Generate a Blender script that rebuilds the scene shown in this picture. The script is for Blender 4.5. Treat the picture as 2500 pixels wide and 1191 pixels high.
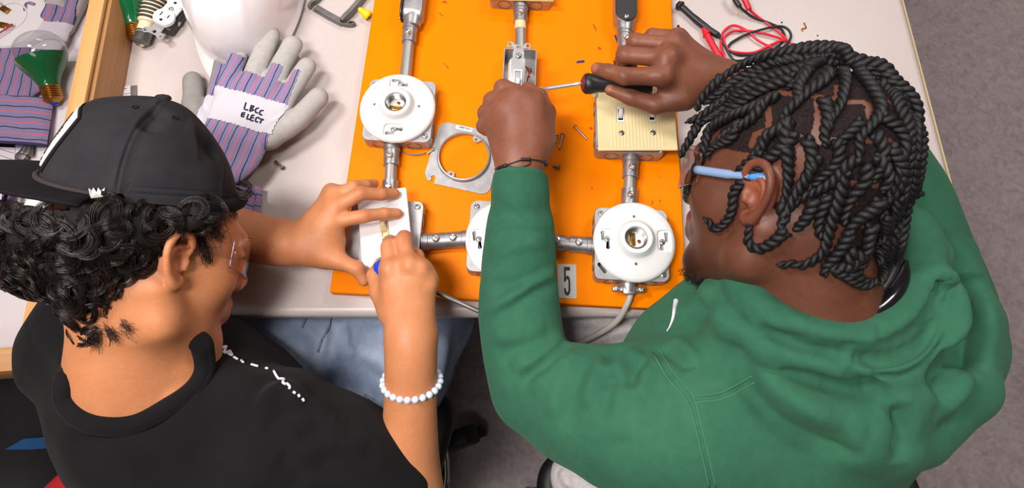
import bpy, bmesh, math, random
import numpy as np
from mathutils import Vector, Matrix
from mathutils.bvhtree import BVHTree
from mathutils import geometry as mgeo

random.seed(7)
SC = bpy.context.scene
COL = SC.collection
for o in list(bpy.data.objects):
    bpy.data.objects.remove(o)

# ------------------------------------------------------------------ camera
# metres; the table top is z = 0, the floor lies 0.75 below it
FPX = 1650.0                     # focal length in pixels of the 2500 x 1191 frame
TH = math.radians(23.0)          # tilt of the view away from straight down
HC = 0.97                        # camera height above the table top
CY = 357.0                       # row of the optical axis (the photo is cropped from a taller frame)
CAMP = Vector((0.0, -0.25, HC))
cam = bpy.data.cameras.new('camera')
cam.sensor_width = 36.0
cam.lens = FPX / 2500.0 * 36.0
cam.shift_y = -(595.5 - CY) / 2500.0
cam.clip_start = 0.02
cam.dof.use_dof = True
cam.dof.focus_distance = 0.985
cam.dof.aperture_fstop = 8.0
camo = bpy.data.objects.new('camera', cam)
COL.objects.link(camo)
camo.location = CAMP
camo.rotation_euler = (TH, 0, 0)
SC.camera = camo

# ------------------------------------------------------------------ world, lamps, exposure
SC.view_settings.view_transform = 'Standard'
SC.view_settings.look = 'None'
SC.view_settings.gamma = 1.0
SC.view_settings.use_curve_mapping = False
SC.view_settings.exposure = 0.05
w = bpy.data.worlds.new('room_light')
SC.world = w
w.use_nodes = True
bg = w.node_tree.nodes['Background']
bg.inputs[0].default_value = (1.0, 0.93, 0.90, 1)
bg.inputs[1].default_value = 0.34

def ceiling_or_fill_lamp(name, loc, size, power, col, aim):
    l = bpy.data.lights.new(name, 'AREA')
    l.shape = 'RECTANGLE'
    l.size, l.size_y = size
    l.energy = power
    l.color = col
    o = bpy.data.objects.new(name, l)
    COL.objects.link(o)
    o.location = loc
    d = Vector(aim) - Vector(loc)
    o.rotation_euler = d.to_track_quat('-Z', 'Y').to_euler()
    return o

LC = (1.0, 0.945, 0.915)
ceiling_or_fill_lamp('ceiling_or_fill_lamp', (-0.90, 0.25, 1.90), (0.26, 0.7), 36, LC, (0.0, 0.0, 0))
ceiling_or_fill_lamp('ceiling_or_fill_lamp', (-0.38, -0.35, 1.90), (0.26, 0.7), 33, LC, (0.1, -0.1, 0))
ceiling_or_fill_lamp('ceiling_or_fill_lamp', (0.95, 0.85, 1.90), (0.35, 1.1), 24, LC, (0.2, 0, 0))
ceiling_or_fill_lamp('ceiling_or_fill_lamp', (-0.55, -1.10, 1.90), (1.1, 0.35), 9, LC, (-0.2, -0.25, 0))  # unseen fill lamp in front, added to brighten the jeans
ceiling_or_fill_lamp('ceiling_or_fill_lamp', (-0.1, 1.9, 1.90), (1.1, 0.35), 12, LC, (0, 1.0, 0))  # unseen lamp at the back, added to lift the ambient light

# ------------------------------------------------------------------ helpers
_s, _c = math.sin(TH), math.cos(TH)
def ray(px, py):
    u = (px - 1250.0) / FPX
    v = (CY - py) / FPX
    return Vector((u, v * _c + _s, v * _s - _c))
def W(px, py, z=0.0):
    """world point at height z seen at photo pixel (px, py)"""
    d = ray(px, py)
    t = (z - CAMP.z) / d.z
    return CAMP + d * t
def depth(px, py, z):
    return (z - CAMP.z) / ray(px, py).z
def RM(rpx, px, py, z):
    """metres covered by rpx pixels at that place"""
    return rpx * depth(px, py, z) / FPX
def pix(p):
    q = Vector(p) - CAMP
    f = Vector((0, _s, -_c)); u = Vector((0, _c, _s))
    d = q.dot(f)
    return (1250 + FPX * q.x / d, CY - FPX * q.dot(u) / d)

def tag(o, label=None, cat=None, group=None, kind=None):
    if label: o['label'] = label
    if cat: o['category'] = cat
    if group: o['group'] = group
    if kind: o['kind'] = kind
    return o

def empty(name, loc=(0, 0, 0), rz=0.0, label=None, cat=None, group=None, rot=None):
    o = bpy.data.objects.new(name, None)
    o.empty_display_size = 0.02
    COL.objects.link(o)
    o.location = loc
    o.rotation_euler = rot if rot is not None else (0, 0, rz)
    return tag(o, label, cat, group)

def link(name, me, mat=None, parent=None, loc=None, rot=None):
    o = bpy.data.objects.new(name, me)
    COL.objects.link(o)
    if mat is not None and len(me.materials) == 0:
        me.materials.append(mat)
    if parent is not None: o.parent = parent
    if loc is not None: o.location = loc
    if rot is not None: o.rotation_euler = rot
    return o

def keep_world(root):
    """children of root were modelled in world coordinates: cancel the root's own placement"""
    inv = Matrix.LocRotScale(root.location, root.rotation_euler, None).inverted()
    for ch in root.children: ch.matrix_parent_inverse = inv
    return root

def copy_tree(o, parent=None):
    c = o.copy()
    COL.objects.link(c)
    c.parent = parent
    for ch in o.children:
        copy_tree(ch, c)
    return c

def mesh_np(name, V, F, smooth=True):
    V = np.asarray(V, dtype=np.float32)
    F = np.asarray(F, dtype=np.int32)
    me = bpy.data.meshes.new(name)
    n, k = F.shape
    me.vertices.add(len(V)); me.vertices.foreach_set('co', V.ravel())
    me.loops.add(n * k); me.loops.foreach_set('vertex_index', F.ravel())
    me.polygons.add(n)
    me.polygons.foreach_set('loop_start', np.arange(0, n * k, k, dtype=np.int32))
    me.polygons.foreach_set('use_smooth', np.full(n, smooth))
    me.update(calc_edges=True)
    return me

def bm_mesh(bm, name, smooth=False, angle=None):
    me = bpy.data.meshes.new(name)
    bm.normal_update()
    bm.to_mesh(me)
    bm.free()
    if smooth or angle:
        me.polygons.foreach_set('use_smooth', np.full(len(me.polygons), True))
        if angle:
            me.set_sharp_from_angle(angle=math.radians(angle))
    return me

def bm_box(bm, size, c=(0, 0, 0), bevel=0.0, segs=2, rot=None, taper=None):
    r = bmesh.ops.create_cube(bm, size=1.0)
    vs = r['verts']
    for v in vs:
        v.co = Vector((v.co.x * size[0], v.co.y * size[1], v.co.z * size[2]))
        if taper and v.co.z > 0:
            v.co.x *= taper; v.co.y *= taper
    if bevel > 0:
        es = list({e for v in vs for e in v.link_edges})
        g = bmesh.ops.bevel(bm, geom=es, offset=bevel, segments=segs, profile=0.5, affect='EDGES')
        vs = list({v for f in g['faces'] for v in f.verts} | {v for v in vs if v.is_valid})
    M = Matrix.Translation(Vector(c))
    if rot is not None: M = M @ rot.to_4x4()
    for v in vs: v.co = M @ v.co
    return vs

def box_mesh(name, size, c=(0, 0, 0), bevel=0.0, segs=2, taper=None):
    bm = bmesh.new()
    bm_box(bm, size, c, bevel, segs, taper=taper)
    return bm_mesh(bm, name, angle=35)

def lathe_mesh(name, prof, n=48, smooth_angle=40, cap=True):
    """revolve (r, z) profile about z"""
    bm = bmesh.new()
    rings = []
    for (r, z) in prof:
        if r < 1e-6:
            rings.append([bm.verts.new((0, 0, z))])
        else:
            rings.append([bm.verts.new((r * math.cos(2 * math.pi * i / n), r * math.sin(2 * math.pi * i / n), z)) for i in range(n)])
    for a, b in zip(rings[:-1], rings[1:]):
        for i in range(n):
            j = (i + 1) % n
            if len(a) == 1 and len(b) == 1: continue
            if len(a) == 1: bm.faces.new((a[0], b[j], b[i]))
            elif len(b) == 1: bm.faces.new((a[i], a[j], b[0]))
            else: bm.faces.new((a[i], a[j], b[j], b[i]))
    if cap:
        if len(rings[0]) > 1: bm.faces.new(rings[0][::-1])
        if len(rings[-1]) > 1: bm.faces.new(rings[-1])
    bmesh.ops.recalc_face_normals(bm, faces=bm.faces)
    return bm_mesh(bm, name, angle=smooth_angle)

def spline(pts, n=8):
    """Catmull-Rom through points (any dimension)"""
    P = [np.array(p, dtype=float) for p in pts]
    if len(P) < 3: 
        return [P[0] + (P[-1] - P[0]) * t for t in np.linspace(0, 1, n + 1)]
    P = [2 * P[0] - P[1]] + P + [2 * P[-1] - P[-2]]
    out = []
    for i in range(1, len(P) - 2):
        p0, p1, p2, p3 = P[i - 1], P[i], P[i + 1], P[i + 2]
        for k in range(n):
            t = k / n
            out.append(0.5 * ((2 * p1) + (-p0 + p2) * t + (2 * p0 - 5 * p1 + 4 * p2 - p3) * t * t + (-p0 + 3 * p1 - 3 * p2 + p3) * t ** 3))
    out.append(P[-2])
    return out

def tube_arrays(pts, rad, sides=8, base=0, closed=False):
    """sweep a circle along points (n,3); rad scalar or list. returns V, F(quads)"""
    P = np.asarray(pts, dtype=float)
    n = len(P)
    R = np.full(n, rad) if np.isscalar(rad) else np.asarray(rad, dtype=float)
    T = np.gradient(P, axis=0)
    if closed:
        T = np.roll(P, -1, 0) - np.roll(P, 1, 0)
    T /= np.linalg.norm(T, axis=1, keepdims=True) + 1e-12
    ref = np.array([0, 0, 1.0])
    if abs(T[0] @ ref) > 0.9: ref = np.array([1.0, 0, 0])
    N = np.zeros_like(P)
    nn = np.cross(T[0], ref); nn /= np.linalg.norm(nn)
    for i in range(n):
        nn = nn - T[i] * (nn @ T[i])
        nn /= np.linalg.norm(nn) + 1e-12
        N[i] = nn
    B = np.cross(T, N)
    a = np.linspace(0, 2 * math.pi, sides, endpoint=False)
    V = P[:, None, :] + R[:, None, None] * (np.cos(a)[None, :, None] * N[:, None, :] + np.sin(a)[None, :, None] * B[:, None, :])
    V = V.reshape(-1, 3)
    m = n if closed else n - 1
    i = np.arange(m)[:, None]; j = np.arange(sides)[None, :]
    i2 = (i + 1) % n; j2 = (j + 1) % sides
    F = np.stack([i * sides + j, i * sides + j2, i2 * sides + j2, i2 * sides + j], -1).reshape(-1, 4) + base
    if not closed:      # close the ends with degenerate-free fans of quads
        c0 = len(V) + base
        V = np.vstack([V, P[0][None], P[-1][None]])
        jj = np.arange(0, sides, 2)
        e0 = np.stack([np.full(len(jj), c0), (jj + 2) % sides + base, (jj + 1) % sides + base, jj + base], -1)
        o = (n - 1) * sides + base
        e1 = np.stack([np.full(len(jj), c0 + 1), o + jj, o + (jj + 1) % sides, o + (jj + 2) % sides], -1)
        F = np.vstack([F, e0, e1])
    return V, F

def tubes_mesh(name, tubes, sides=8):
    Vs, Fs, b = [], [], 0
    for t in tubes:
        V, F = tube_arrays(t[0], t[1], sides, b, t[2] if len(t) > 2 else False)
        Vs.append(V); Fs.append(F); b += len(V)
    return mesh_np(name, np.vstack(Vs), np.vstack(Fs))

def tube_mesh(name, pts, rad, sides=10, closed=False):
    return tubes_mesh(name, [(pts, rad, closed)], sides)

def plate_mesh(name, outlines, thick, bevel=0.0, res=2, angle=40):
    """flat plate from closed 2-D outlines (holes allowed), z 0..thick"""
    cu = bpy.data.curves.new(name, 'CURVE')
    cu.dimensions = '2D'
    cu.fill_mode = 'BOTH'
    cu.extrude = thick / 2 - bevel
    cu.bevel_depth = bevel
    cu.bevel_resolution = res
    cu.offset = -bevel
    for ol in outlines:
        s = cu.splines.new('POLY')
        s.points.add(len(ol) - 1)
        for p, q in zip(s.points, ol): p.co = (q[0], q[1], 0, 1)
        s.use_cyclic_u = True
    o = bpy.data.objects.new(name, cu)
    COL.objects.link(o)
    dg = bpy.context.evaluated_depsgraph_get()
    me = bpy.data.meshes.new_from_object(o.evaluated_get(dg))
    bpy.data.objects.remove(o)
    bpy.data.curves.remove(cu)
    me.transform(Matrix.Translation((0, 0, thick / 2)))
    me.polygons.foreach_set('use_smooth', np.full(len(me.polygons), True))
    me.set_sharp_from_angle(angle=math.radians(angle))
    me.name = name
    return me

def rrect(w, h, r, n=5, c=(0, 0)):
    pts = []
    for (sx, sy, a0) in ((1, 1, 0), (-1, 1, 90), (-1, -1, 180), (1, -1, 270)):
        for i in range(n + 1):
            a = math.radians(a0 + 90 * i / n)
            pts.append((c[0] + sx * (w / 2 - r) + r * math.cos(a), c[1] + sy * (h / 2 - r) + r * math.sin(a)))
    return pts
def circ(r, n=32, c=(0, 0), flip=False):
    p = [(c[0] + r * math.cos(2 * math.pi * i / n), c[1] + r * math.sin(2 * math.pi * i / n)) for i in range(n)]
    return p[::-1] if flip else p

def boolean(me, cutters, op='DIFFERENCE'):
    o = bpy.data.objects.new('b', me); COL.objects.link(o)
    cs = []
    for i, c in enumerate(cutters):
        q = bpy.data.objects.new('c', c); COL.objects.link(q); cs.append(q)
        m = o.modifiers.new('b%d' % i, 'BOOLEAN'); m.operation = op; m.object = q; m.solver = 'EXACT'
    dg = bpy.context.evaluated_depsgraph_get()
    r = bpy.data.meshes.new_from_object(o.evaluated_get(dg))
    for q in cs + [o]: bpy.data.objects.remove(q)
    r.polygons.foreach_set('use_smooth', np.full(len(r.polygons), True))
    r.set_sharp_from_angle(angle=math.radians(38))
    return r

def moved(me, loc=(0, 0, 0), rot=(0, 0, 0), sc=(1, 1, 1)):
    from mathutils import Euler
    me.transform(Matrix.LocRotScale(Vector(loc), Euler(rot), Vector(sc)))
    return me

def joined(name, parts, angle=38):
    """several meshes of ONE piece into one mesh"""
    bm = bmesh.new()
    for p in parts: bm.from_mesh(p)
    return bm_mesh(bm, name, angle=angle)

def text_mesh(name, body, size, thick=0.0002):
    cu = bpy.data.curves.new(name, 'FONT')
    cu.body = body; cu.size = size; cu.extrude = thick / 2
    cu.align_x = 'CENTER'; cu.align_y = 'CENTER'
    cu.resolution_u = 3
    o = bpy.data.objects.new(name, cu); COL.objects.link(o)
    dg = bpy.context.evaluated_depsgraph_get()
    me = bpy.data.meshes.new_from_object(o.evaluated_get(dg))
    bpy.data.objects.remove(o); bpy.data.curves.remove(cu)
    return me

# ------------------------------------------------------------------ materials
def srgb(r, g, b):
    f = lambda c: (c / 255 / 12.92) if c / 255 <= 0.04045 else ((c / 255 + 0.055) / 1.055) ** 2.4
    return (f(r), f(g), f(b), 1.0)

class NT:
    def __init__(self, name):
        self.m = bpy.data.materials.new(name)
        self.m.use_nodes = True
        self.t = self.m.node_tree
        self.b = self.t.nodes['Principled BSDF']
    def n(self, typ, **kw):
        q = self.t.nodes.new(typ)
        for k, v in kw.items():
            if k in q.inputs: q.inputs[k].default_value = v
            else: setattr(q, k, v)
        return q
    def l(self, a, b): self.t.links.new(a, b)
    def coord(self, kind='Object'):
        return self.n('ShaderNodeTexCoord').outputs[kind]
    def noise(self, scale, detail=4, rough=0.55, vec=None, dist=0.0):
        q = self.n('ShaderNodeTexNoise')
        q.inputs['Scale'].default_value = scale
        q.inputs['Detail'].default_value = detail
        q.inputs['Roughness'].default_value = rough
        q.inputs['Distortion'].default_value = dist
        self.l(vec if vec is not None else self.coord(), q.inputs['Vector'])
        return q.outputs['Fac']
    def ramp(self, fac, stops, interp='LINEAR'):
        q = self.n('ShaderNodeValToRGB')
        q.color_ramp.interpolation = interp
        e = q.color_ramp.elements
        while len(e) < len(stops): e.new(0.5)
        for x, (p, c) in zip(e, stops): x.position = p; x.color = c
        self.l(fac, q.inputs['Fac'])
        return q.outputs['Color']
    def mix(self, fac, a, b, blend='MIX'):
        q = self.n('ShaderNodeMix', data_type='RGBA', blend_type=blend)
        for s, v in ((q.inputs[0], fac), (q.inputs[6], a), (q.inputs[7], b)):
            if hasattr(v, 'is_linked') or hasattr(v, 'links'): self.l(v, s)
            else: s.default_value = v
        return q.outputs[2]
    def bump(self, h, strength=0.2, dist=0.001, prev=None):
        q = self.n('ShaderNodeBump')
        q.inputs['Strength'].default_value = strength
        q.inputs['Distance'].default_value = dist
        self.l(h, q.inputs['Height'])
        if prev is not None: self.l(prev, q.inputs['Normal'])
        return q.outputs['Normal']
    def base(self, c):
        if isinstance(c, tuple): self.b.inputs['Base Color'].default_value = c
        else: self.l(c, self.b.inputs['Base Color'])
    def set(self, **kw):
        for k, v in kw.items():
            self.b.inputs[k.replace('_', ' ')].default_value = v
        return self

def mat(name, c, rough=0.5, metal=0.0, noise=None, bump=None, coat=0.0, spec=None):
    """noise=(scale, second colour, amount), bump=(scale, strength, distance)"""
    q = NT(name)
    q.b.inputs['Roughness'].default_value = rough
    q.b.inputs['Metallic'].default_value = metal
    if coat: q.b.inputs['Coat Weight'].default_value = coat; q.b.inputs['Coat Roughness'].default_value = 0.08
    if spec is not None: q.b.inputs['Specular IOR Level'].default_value = spec
    if noise:
        f = q.noise(noise[0], 5)
        q.base(q.ramp(f, [(0.5 - noise[2] / 2, c), (0.5 + noise[2] / 2, noise[1])]))
    else: q.base(c)
    if bump:
        q.l(q.bump(q.noise(bump[0], 4), bump[1], bump[2]), q.b.inputs['Normal'])
    return q.m

M = {}
M['porcelain'] = mat('porcelain', srgb(236, 236, 236), 0.13, coat=0.4, noise=(30, srgb(228, 228, 227), 0.5))
M['galv'] = mat('galvanised_steel', srgb(186, 185, 186), 0.5, 0.8, noise=(60, srgb(162, 161, 163), 0.35), bump=(300, 0.12, 0.0004))
M['galv_dark'] = mat('dull_steel', srgb(140, 138, 136), 0.5, 0.85, noise=(50, srgb(112, 110, 108), 0.4), bump=(250, 0.15, 0.0004))
M['zinc'] = mat('zinc_casting', srgb(186, 184, 186), 0.42, 0.82, noise=(80, srgb(150, 148, 152), 0.4), bump=(400, 0.15, 0.0003))
M['screw'] = mat('bright_screw_steel', srgb(200, 198, 192), 0.3, 0.95)
M['slot'] = mat('dark_slot', srgb(30, 28, 27), 0.8)
M['brass'] = mat('brass', srgb(186, 140, 62), 0.33, 0.95, noise=(90, srgb(150, 108, 48), 0.5))
M['gold_zinc'] = mat('yellow_zinc_plate', srgb(190, 165, 105), 0.35, 0.9, noise=(45, srgb(160, 132, 88), 0.5))
M['copper'] = mat('copper', srgb(205, 120, 70), 0.3, 0.95)
M['black_plastic'] = mat('black_plastic', srgb(34, 33, 35), 0.42)
M['black_paint'] = mat('black_cover_paint', srgb(38, 38, 42), 0.35, bump=(200, 0.1, 0.0003))
M['white_plastic'] = mat('white_plastic', srgb(238, 236, 238), 0.3)
M['ivory'] = mat('ivory_plastic', srgb(226, 207, 158), 0.35)
M['almond'] = mat('almond_plastic', srgb(232, 214, 164), 0.32)
M['tape'] = mat('masking_tape', srgb(226, 205, 160), 0.7, bump=(400, 0.2, 0.0002))
M['sticker'] = mat('silver_sticker', srgb(205, 200, 196), 0.4, noise=(200, srgb(190, 186, 182), 0.4))
M['ink'] = mat('black_ink', srgb(24, 23, 26), 0.5)
M['blue_handle'] = mat('blue_handle_plastic', srgb(22, 70, 205), 0.28)
M['red_plastic'] = mat('red_plastic', srgb(226, 30, 52), 0.35)
M['blue_plastic'] = mat('blue_plastic', srgb(20, 55, 170), 0.35)
M['yellow_plastic'] = mat('yellow_plastic', srgb(250, 215, 10), 0.4)
M['cable'] = mat('grey_cable_sheath', srgb(178, 170, 162), 0.5)
M['chrome'] = mat('chrome', srgb(210, 210, 215), 0.12, 1.0)
# ================================================================== the setting
q = NT('linoleum_floor')
f1 = q.noise(7, 8, 0.65, dist=0.6); f2 = q.noise(45, 6, 0.6, dist=1.2)
c1 = q.ramp(f1, [(0.3, srgb(146, 133, 135)), (0.7, srgb(172, 158, 158))])
c2 = q.ramp(f2, [(0.33, srgb(123, 114, 120)), (0.5, srgb(161, 148, 149)), (0.7, srgb(187, 170, 168))])
q.base(q.mix(0.5, c1, c2)); q.set(Roughness=0.5)
q.l(q.bump(f2, 0.05, 0.001), q.b.inputs['Normal'])
FLOOR_Z = -0.75
fl = link('floor', box_mesh('floor', (6.6, 6.6, 0.06), (0, 0, FLOOR_Z - 0.03)), q.m)
fl['kind'] = 'structure'; fl['label'] = 'mottled mauve grey linoleum floor'

M['wall'] = mat('painted_wall', srgb(150, 146, 142), .8, noise=(4, srgb(142, 138, 135), .5))
M['ceiling'] = mat('ceiling_tile', srgb(196, 194, 190), .9, noise=(30, srgb(186, 184, 180), .5))
CEIL = 1.95; RX = 3.2
for nm, sz, c in (('wall_left', (.1, 2 * RX, CEIL - FLOOR_Z), (-RX - .05, 0, (CEIL + FLOOR_Z) / 2)), ('wall_right', (.1, 2 * RX, CEIL - FLOOR_Z), (RX + .05, 0, (CEIL + FLOOR_Z) / 2)),
                  ('wall_back', (2 * RX, .1, CEIL - FLOOR_Z), (0, RX + .05, (CEIL + FLOOR_Z) / 2)), ('wall_front', (2 * RX, .1, CEIL - FLOOR_Z), (0, -RX - .05, (CEIL + FLOOR_Z) / 2))):
    o = link(nm, box_mesh(nm, sz, c), M['wall']); o['kind'] = 'structure'; o['label'] = 'plain pale painted room wall'
o = link('ceiling', box_mesh('ceiling', (2 * RX + .2, 2 * RX + .2, .08), (0, 0, CEIL + .04)), M['ceiling']); o['kind'] = 'structure'; o['label'] = 'white tiled room ceiling'
# ---- table
q = NT('white_laminate')
f1 = q.noise(3, 4); f2 = q.noise(160, 5, 0.7)
q.base(q.mix(0.35, q.ramp(f1, [(0.35, srgb(196, 184, 180)), (0.7, srgb(203, 191, 187))]), q.ramp(f2, [(0.3, srgb(190, 178, 174)), (0.6, srgb(201, 190, 186))])))
q.set(Roughness=0.34)
M['laminate'] = q.m
M['tan_core'] = mat('particle_board_edge', srgb(196, 176, 140), 0.7)
A = W(540, 771, 0.0); fy = A.y - 0.0
TR0 = W(2207, 0, 0); TR1 = W(2390, 690, 0)
def right_edge(y):
    t = (y - TR0.y) / (TR1.y - TR0.y)
    return TR0.x + (TR1.x - TR0.x) * t
tb = empty('work_table', (0, fy + 0.5, FLOOR_Z), label='white laminate work table carrying the orange training board', cat='table')
LX = -1.62; BY = 1.15
outl = [(LX, fy + 0.02), (LX + .02, fy), (right_edge(fy) - 0.015, fy), (right_edge(fy), fy + 0.02), (right_edge(BY), BY), (LX, BY)]
me = plate_mesh('table_top', [[(x, y - fy - 0.5) for x, y in outl]], 0.030, 0.011, 5)
link('table_top', me, M['laminate'], tb, (0, 0, -FLOOR_Z - 0.030))
o2 = [(x + (0.002 if x > 0 else 0), y) for x, y in outl]
me = plate_mesh('edge_band', [[(right_edge(fy + .03) - 0.001, fy + 0.03 - fy - .5), (right_edge(fy + .03) + 0.0012, fy + .03 - fy - .5), (right_edge(BY) + 0.0012, BY - fy - .5), (right_edge(BY) - 0.001, BY - fy - .5)]], 0.024)
link('edge_band', me, M['tan_core'], tb, (0, 0, -FLOOR_Z - 0.027))
lm = box_mesh('leg', (0.045, 0.045, 0.72), (0, 0, 0.36), 0.004)
for (x, y) in ((LX + .1, fy + .12), (LX + .1, BY - .1), (right_edge(fy) - .16, fy + .22), (right_edge(BY) - .12, BY - .1)):
    link('leg', lm, M['galv_dark'], tb, (x, y - fy - .5, 0))

# ---- orange training board
q = NT('orange_paint')
f1 = q.noise(120, 5, 0.6); f2 = q.noise(2.5, 3)
q.base(q.ramp(f2, [(0.3, srgb(252, 128, 0)), (0.7, srgb(252, 135, 0))]))
q.set(Roughness=0.45); q.b.inputs['Specular IOR Level'].default_value = .06
vor = q.n('ShaderNodeTexVoronoi', Scale=180.0); q.l(q.coord(), vor.inputs['Vector'])
q.l(q.bump(f1, 0.25, 0.0008), q.b.inputs['Normal'])
M['orange'] = q.m
BZ = 0.019
bl = W(804, 714, BZ); br = W(1679, 757, BZ)
tl = W(905, 0, BZ)
bx = (br - bl).normalized(); BANG = math.atan2(bx.y, bx.x)
by_ = Vector((-bx.y, bx.x, 0))
BW = (br - bl).length; BH = 0.66
bo = empty('training_board', (bl + bx * BW / 2 + by_ * BH / 2) - Vector((0, 0, BZ)), BANG, label='bright orange painted training board carrying boxes and conduit', cat='board')
bm = bmesh.new(); bm_box(bm, (BW, BH, BZ - 0.0005), (0, 0, BZ / 2 + .00025), 0.0025, 3)
link('panel', bm_mesh(bm, 'panel', angle=35), M['orange'], bo)
def on_board(px, py, z):
    return W(px, py, BZ + z)
# sticker with the number 5
st = W(1384.5, 686, BZ + 0.0003)
sw = RM(45, 1384, 686, BZ); sh = (W(1384, 644, BZ) - W(1384, 727, BZ)).length
s = link('number_sticker', plate_mesh('number_sticker', [rrect(sw, sh, 0.0015, 3)], 0.0006), M['sticker'], bo)
s['label'] = 'silver sticker printed with a black 5'
s.location = Matrix.Rotation(-BANG, 3, 'Z') @ (st - bo.location); s.location.z = BZ; s.rotation_euler = (0, 0, -BANG * 0.6)
five = []
five_out = [(-.5, 1), (.5, 1), (.5, .74), (-.2, .74), (-.2, .28), (-.1, .34), (.08, .38), (.3, .32), (.46, .15), (.52, -.1), (.52, -.55), (.46, -.8), (.3, -.95), (0, -1.02), (-.3, -.95), (-.46, -.8), (-.52, -.5), (-.22, -.5), (-.18, -.68), (-.08, -.77), (.06, -.77), (.18, -.68), (.21, -.5), (.21, -.12), (.18, .05), (.08, .13), (-.06, .13), (-.16, .06), (-.2, -.05), (-.5, -.05)]
me = plate_mesh('numeral', [[(x * sw * 0.33, y * sh * 0.42) for x, y in five_out]], 0.0003)
n5 = link('numeral', me, M['ink'], s, (0.0, 0, 0.0006))
# ================================================================== things fixed on the training board
BOXH = 0.027
def ring2(ro, ri, n=24): return [circ(ro, n), circ(ri, n, flip=True)]

def screw_head_mesh(r=0.0042, h=0.0022, cross=True):
    m = lathe_mesh('screw', [(r, 0), (r, h * .45), (r * .8, h * .85), (r * .35, h), (0, h)], 16)
    c = [box_mesh('c', (r * 1.5, r * .28, h), (0, 0, h))]
    if cross: c.append(box_mesh('c', (r * .28, r * 1.5, h), (0, 0, h)))
    return boolean(m, c)
SCREW = screw_head_mesh()
SLOTSCREW = screw_head_mesh(0.0042, 0.0022, False)
BIGSLOT = screw_head_mesh(0.0048, 0.004, False)
for m_ in (SCREW, SLOTSCREW, BIGSLOT): m_.materials.append(M['screw'])

# ---- square junction box
def make_box_meshes():
    L = 0.1025
    t = 0.0016
    o = plate_mesh('o', [rrect(L, L, 0.008, 4)], BOXH, 0.0012)
    i = plate_mesh('i', [rrect(L - 2 * t, L - 2 * t, 0.007, 4)], BOXH)
    moved(i, (0, 0, t))
    body = boolean(o, [i])
    hole = circ(0.0375, 40, flip=True)
    slots = []
    for sx, sy in ((1, 1), (-1, -1)):
        c = Vector((sx * 0.041, sy * 0.036)); d = Vector((0.6, -0.8 * sx * sy)).normalized()
        n = Vector((-d.y, d.x))
        sl = []
        for k in range(13):
            a = math.pi * k / 6
            off = d * (0.006 if math.cos(a) > 0 else -0.006)
            sl.append(tuple(c + off + d * 0.0024 * math.cos(a) + n * 0.0024 * math.sin(a)))
        slots.append(sl[:-1][::-1])
    cover = plate_mesh('cover', [rrect(L, L, 0.010, 5), hole] + slots, 0.0018, 0.0004)
    ko = plate_mesh('knockout', ring2(0.0112, 0.0104), 0.0006)
    return body, cover, ko
BOX_BODY, BOX_COVER, KO = make_box_meshes()
for m_, k in ((BOX_BODY, 'galv'), (BOX_COVER, 'galv'), (KO, 'galv_dark')): m_.materials.append(M[k])

def junction_box(px, py, label, rz=0.0, cover=True, skip=()):
    p = W(px, py, BZ + BOXH)
    e = empty('junction_box', (p.x, p.y, BZ + 0.0002), BANG + rz, label, 'junction box', 'square steel junction boxes on the board')
    link('body', BOX_BODY, None, e)
    if cover:
        c = link('cover', BOX_COVER, None, e, (0, 0, BOXH))
        for sx, sy in ((-1, 1), (1, -1)):
            link('screw', SCREW, None, c, (sx * 0.0425, sy * 0.0415, 0.0018), (0, 0, random.random() * 3))
    for k in range(4):
        if k in skip: continue
        a = k * math.pi / 2
        for s in (-0.026, 0.026):
            q = link('knockout', KO, None, e)
            d = Vector((math.cos(a), math.sin(a), 0)); n = Vector((-d.y, d.x, 0))
            q.location = d * 0.0513 + n * s + Vector((0, 0, BOXH * 0.46))
            q.rotation_euler = (math.pi / 2, 0, a + math.pi / 2)
    return e

# ---- porcelain lamp holder
def make_lampholder_mesh():
    prof = [(0.0, 0.0), (0.0545, 0.0), (0.0568, 0.0012), (0.0572, 0.0045), (0.0560, 0.0075), (0.0525, 0.0098), (0.045, 0.0118), (0.034, 0.0135),
            (0.029, 0.0145), (0.0262, 0.0166), (0.0244, 0.0205), (0.0234, 0.0245), (0.0215, 0.0268), (0.0185, 0.0272), (0.0162, 0.0262), (0.0152, 0.024), (0.0150, 0.006), (0.0, 0.006)]
    m = lathe_mesh('body', prof, 72)
    cuts = []
    for s in (1, -1):
        c = plate_mesh('c', [rrect(0.021, 0.031, 0.006, 5)], 0.02); moved(c, (s * 0.0405, 0.0, 0.0090)); cuts.append(c)
        for (dx, dy, f) in ((0.0035, 0.006, 1), (-0.0035, -0.0055, -1)):
            k = [(0.0029 * math.cos(a) , 0.0045 + 0.0029 * math.sin(a)) for a in np.linspace(-0.6, math.pi + 0.6, 12)] + \
                [(0.0019 * math.cos(a), -0.005 + 0.0019 * math.sin(a)) for a in np.linspace(math.pi, 2 * math.pi, 8)]
            c = plate_mesh('c', [k], 0.03); moved(c, (s * (0.0405 + dx), dy, -0.005), (0, 0, 0 if f > 0 else math.pi)); cuts.append(c)
        c = lathe_mesh('c', [(0.0021, -0.005), (0.0021, 0.03)], 14); moved(c, (0, s * 0.0335, 0)); cuts.append(c)
    return boolean(m, cuts)
LH_BODY = make_lampholder_mesh(); LH_BODY.materials.append(M['porcelain'])
LH_SHELL = lathe_mesh('screw_shell', [(0.0146, 0.0065)] + [(0.0136 + 0.0009 * math.cos(i * math.pi), 0.0075 + 0.0011 * i) for i in range(15)], 40, cap=False)
LH_SHELL.materials.append(M['screw'])
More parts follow.
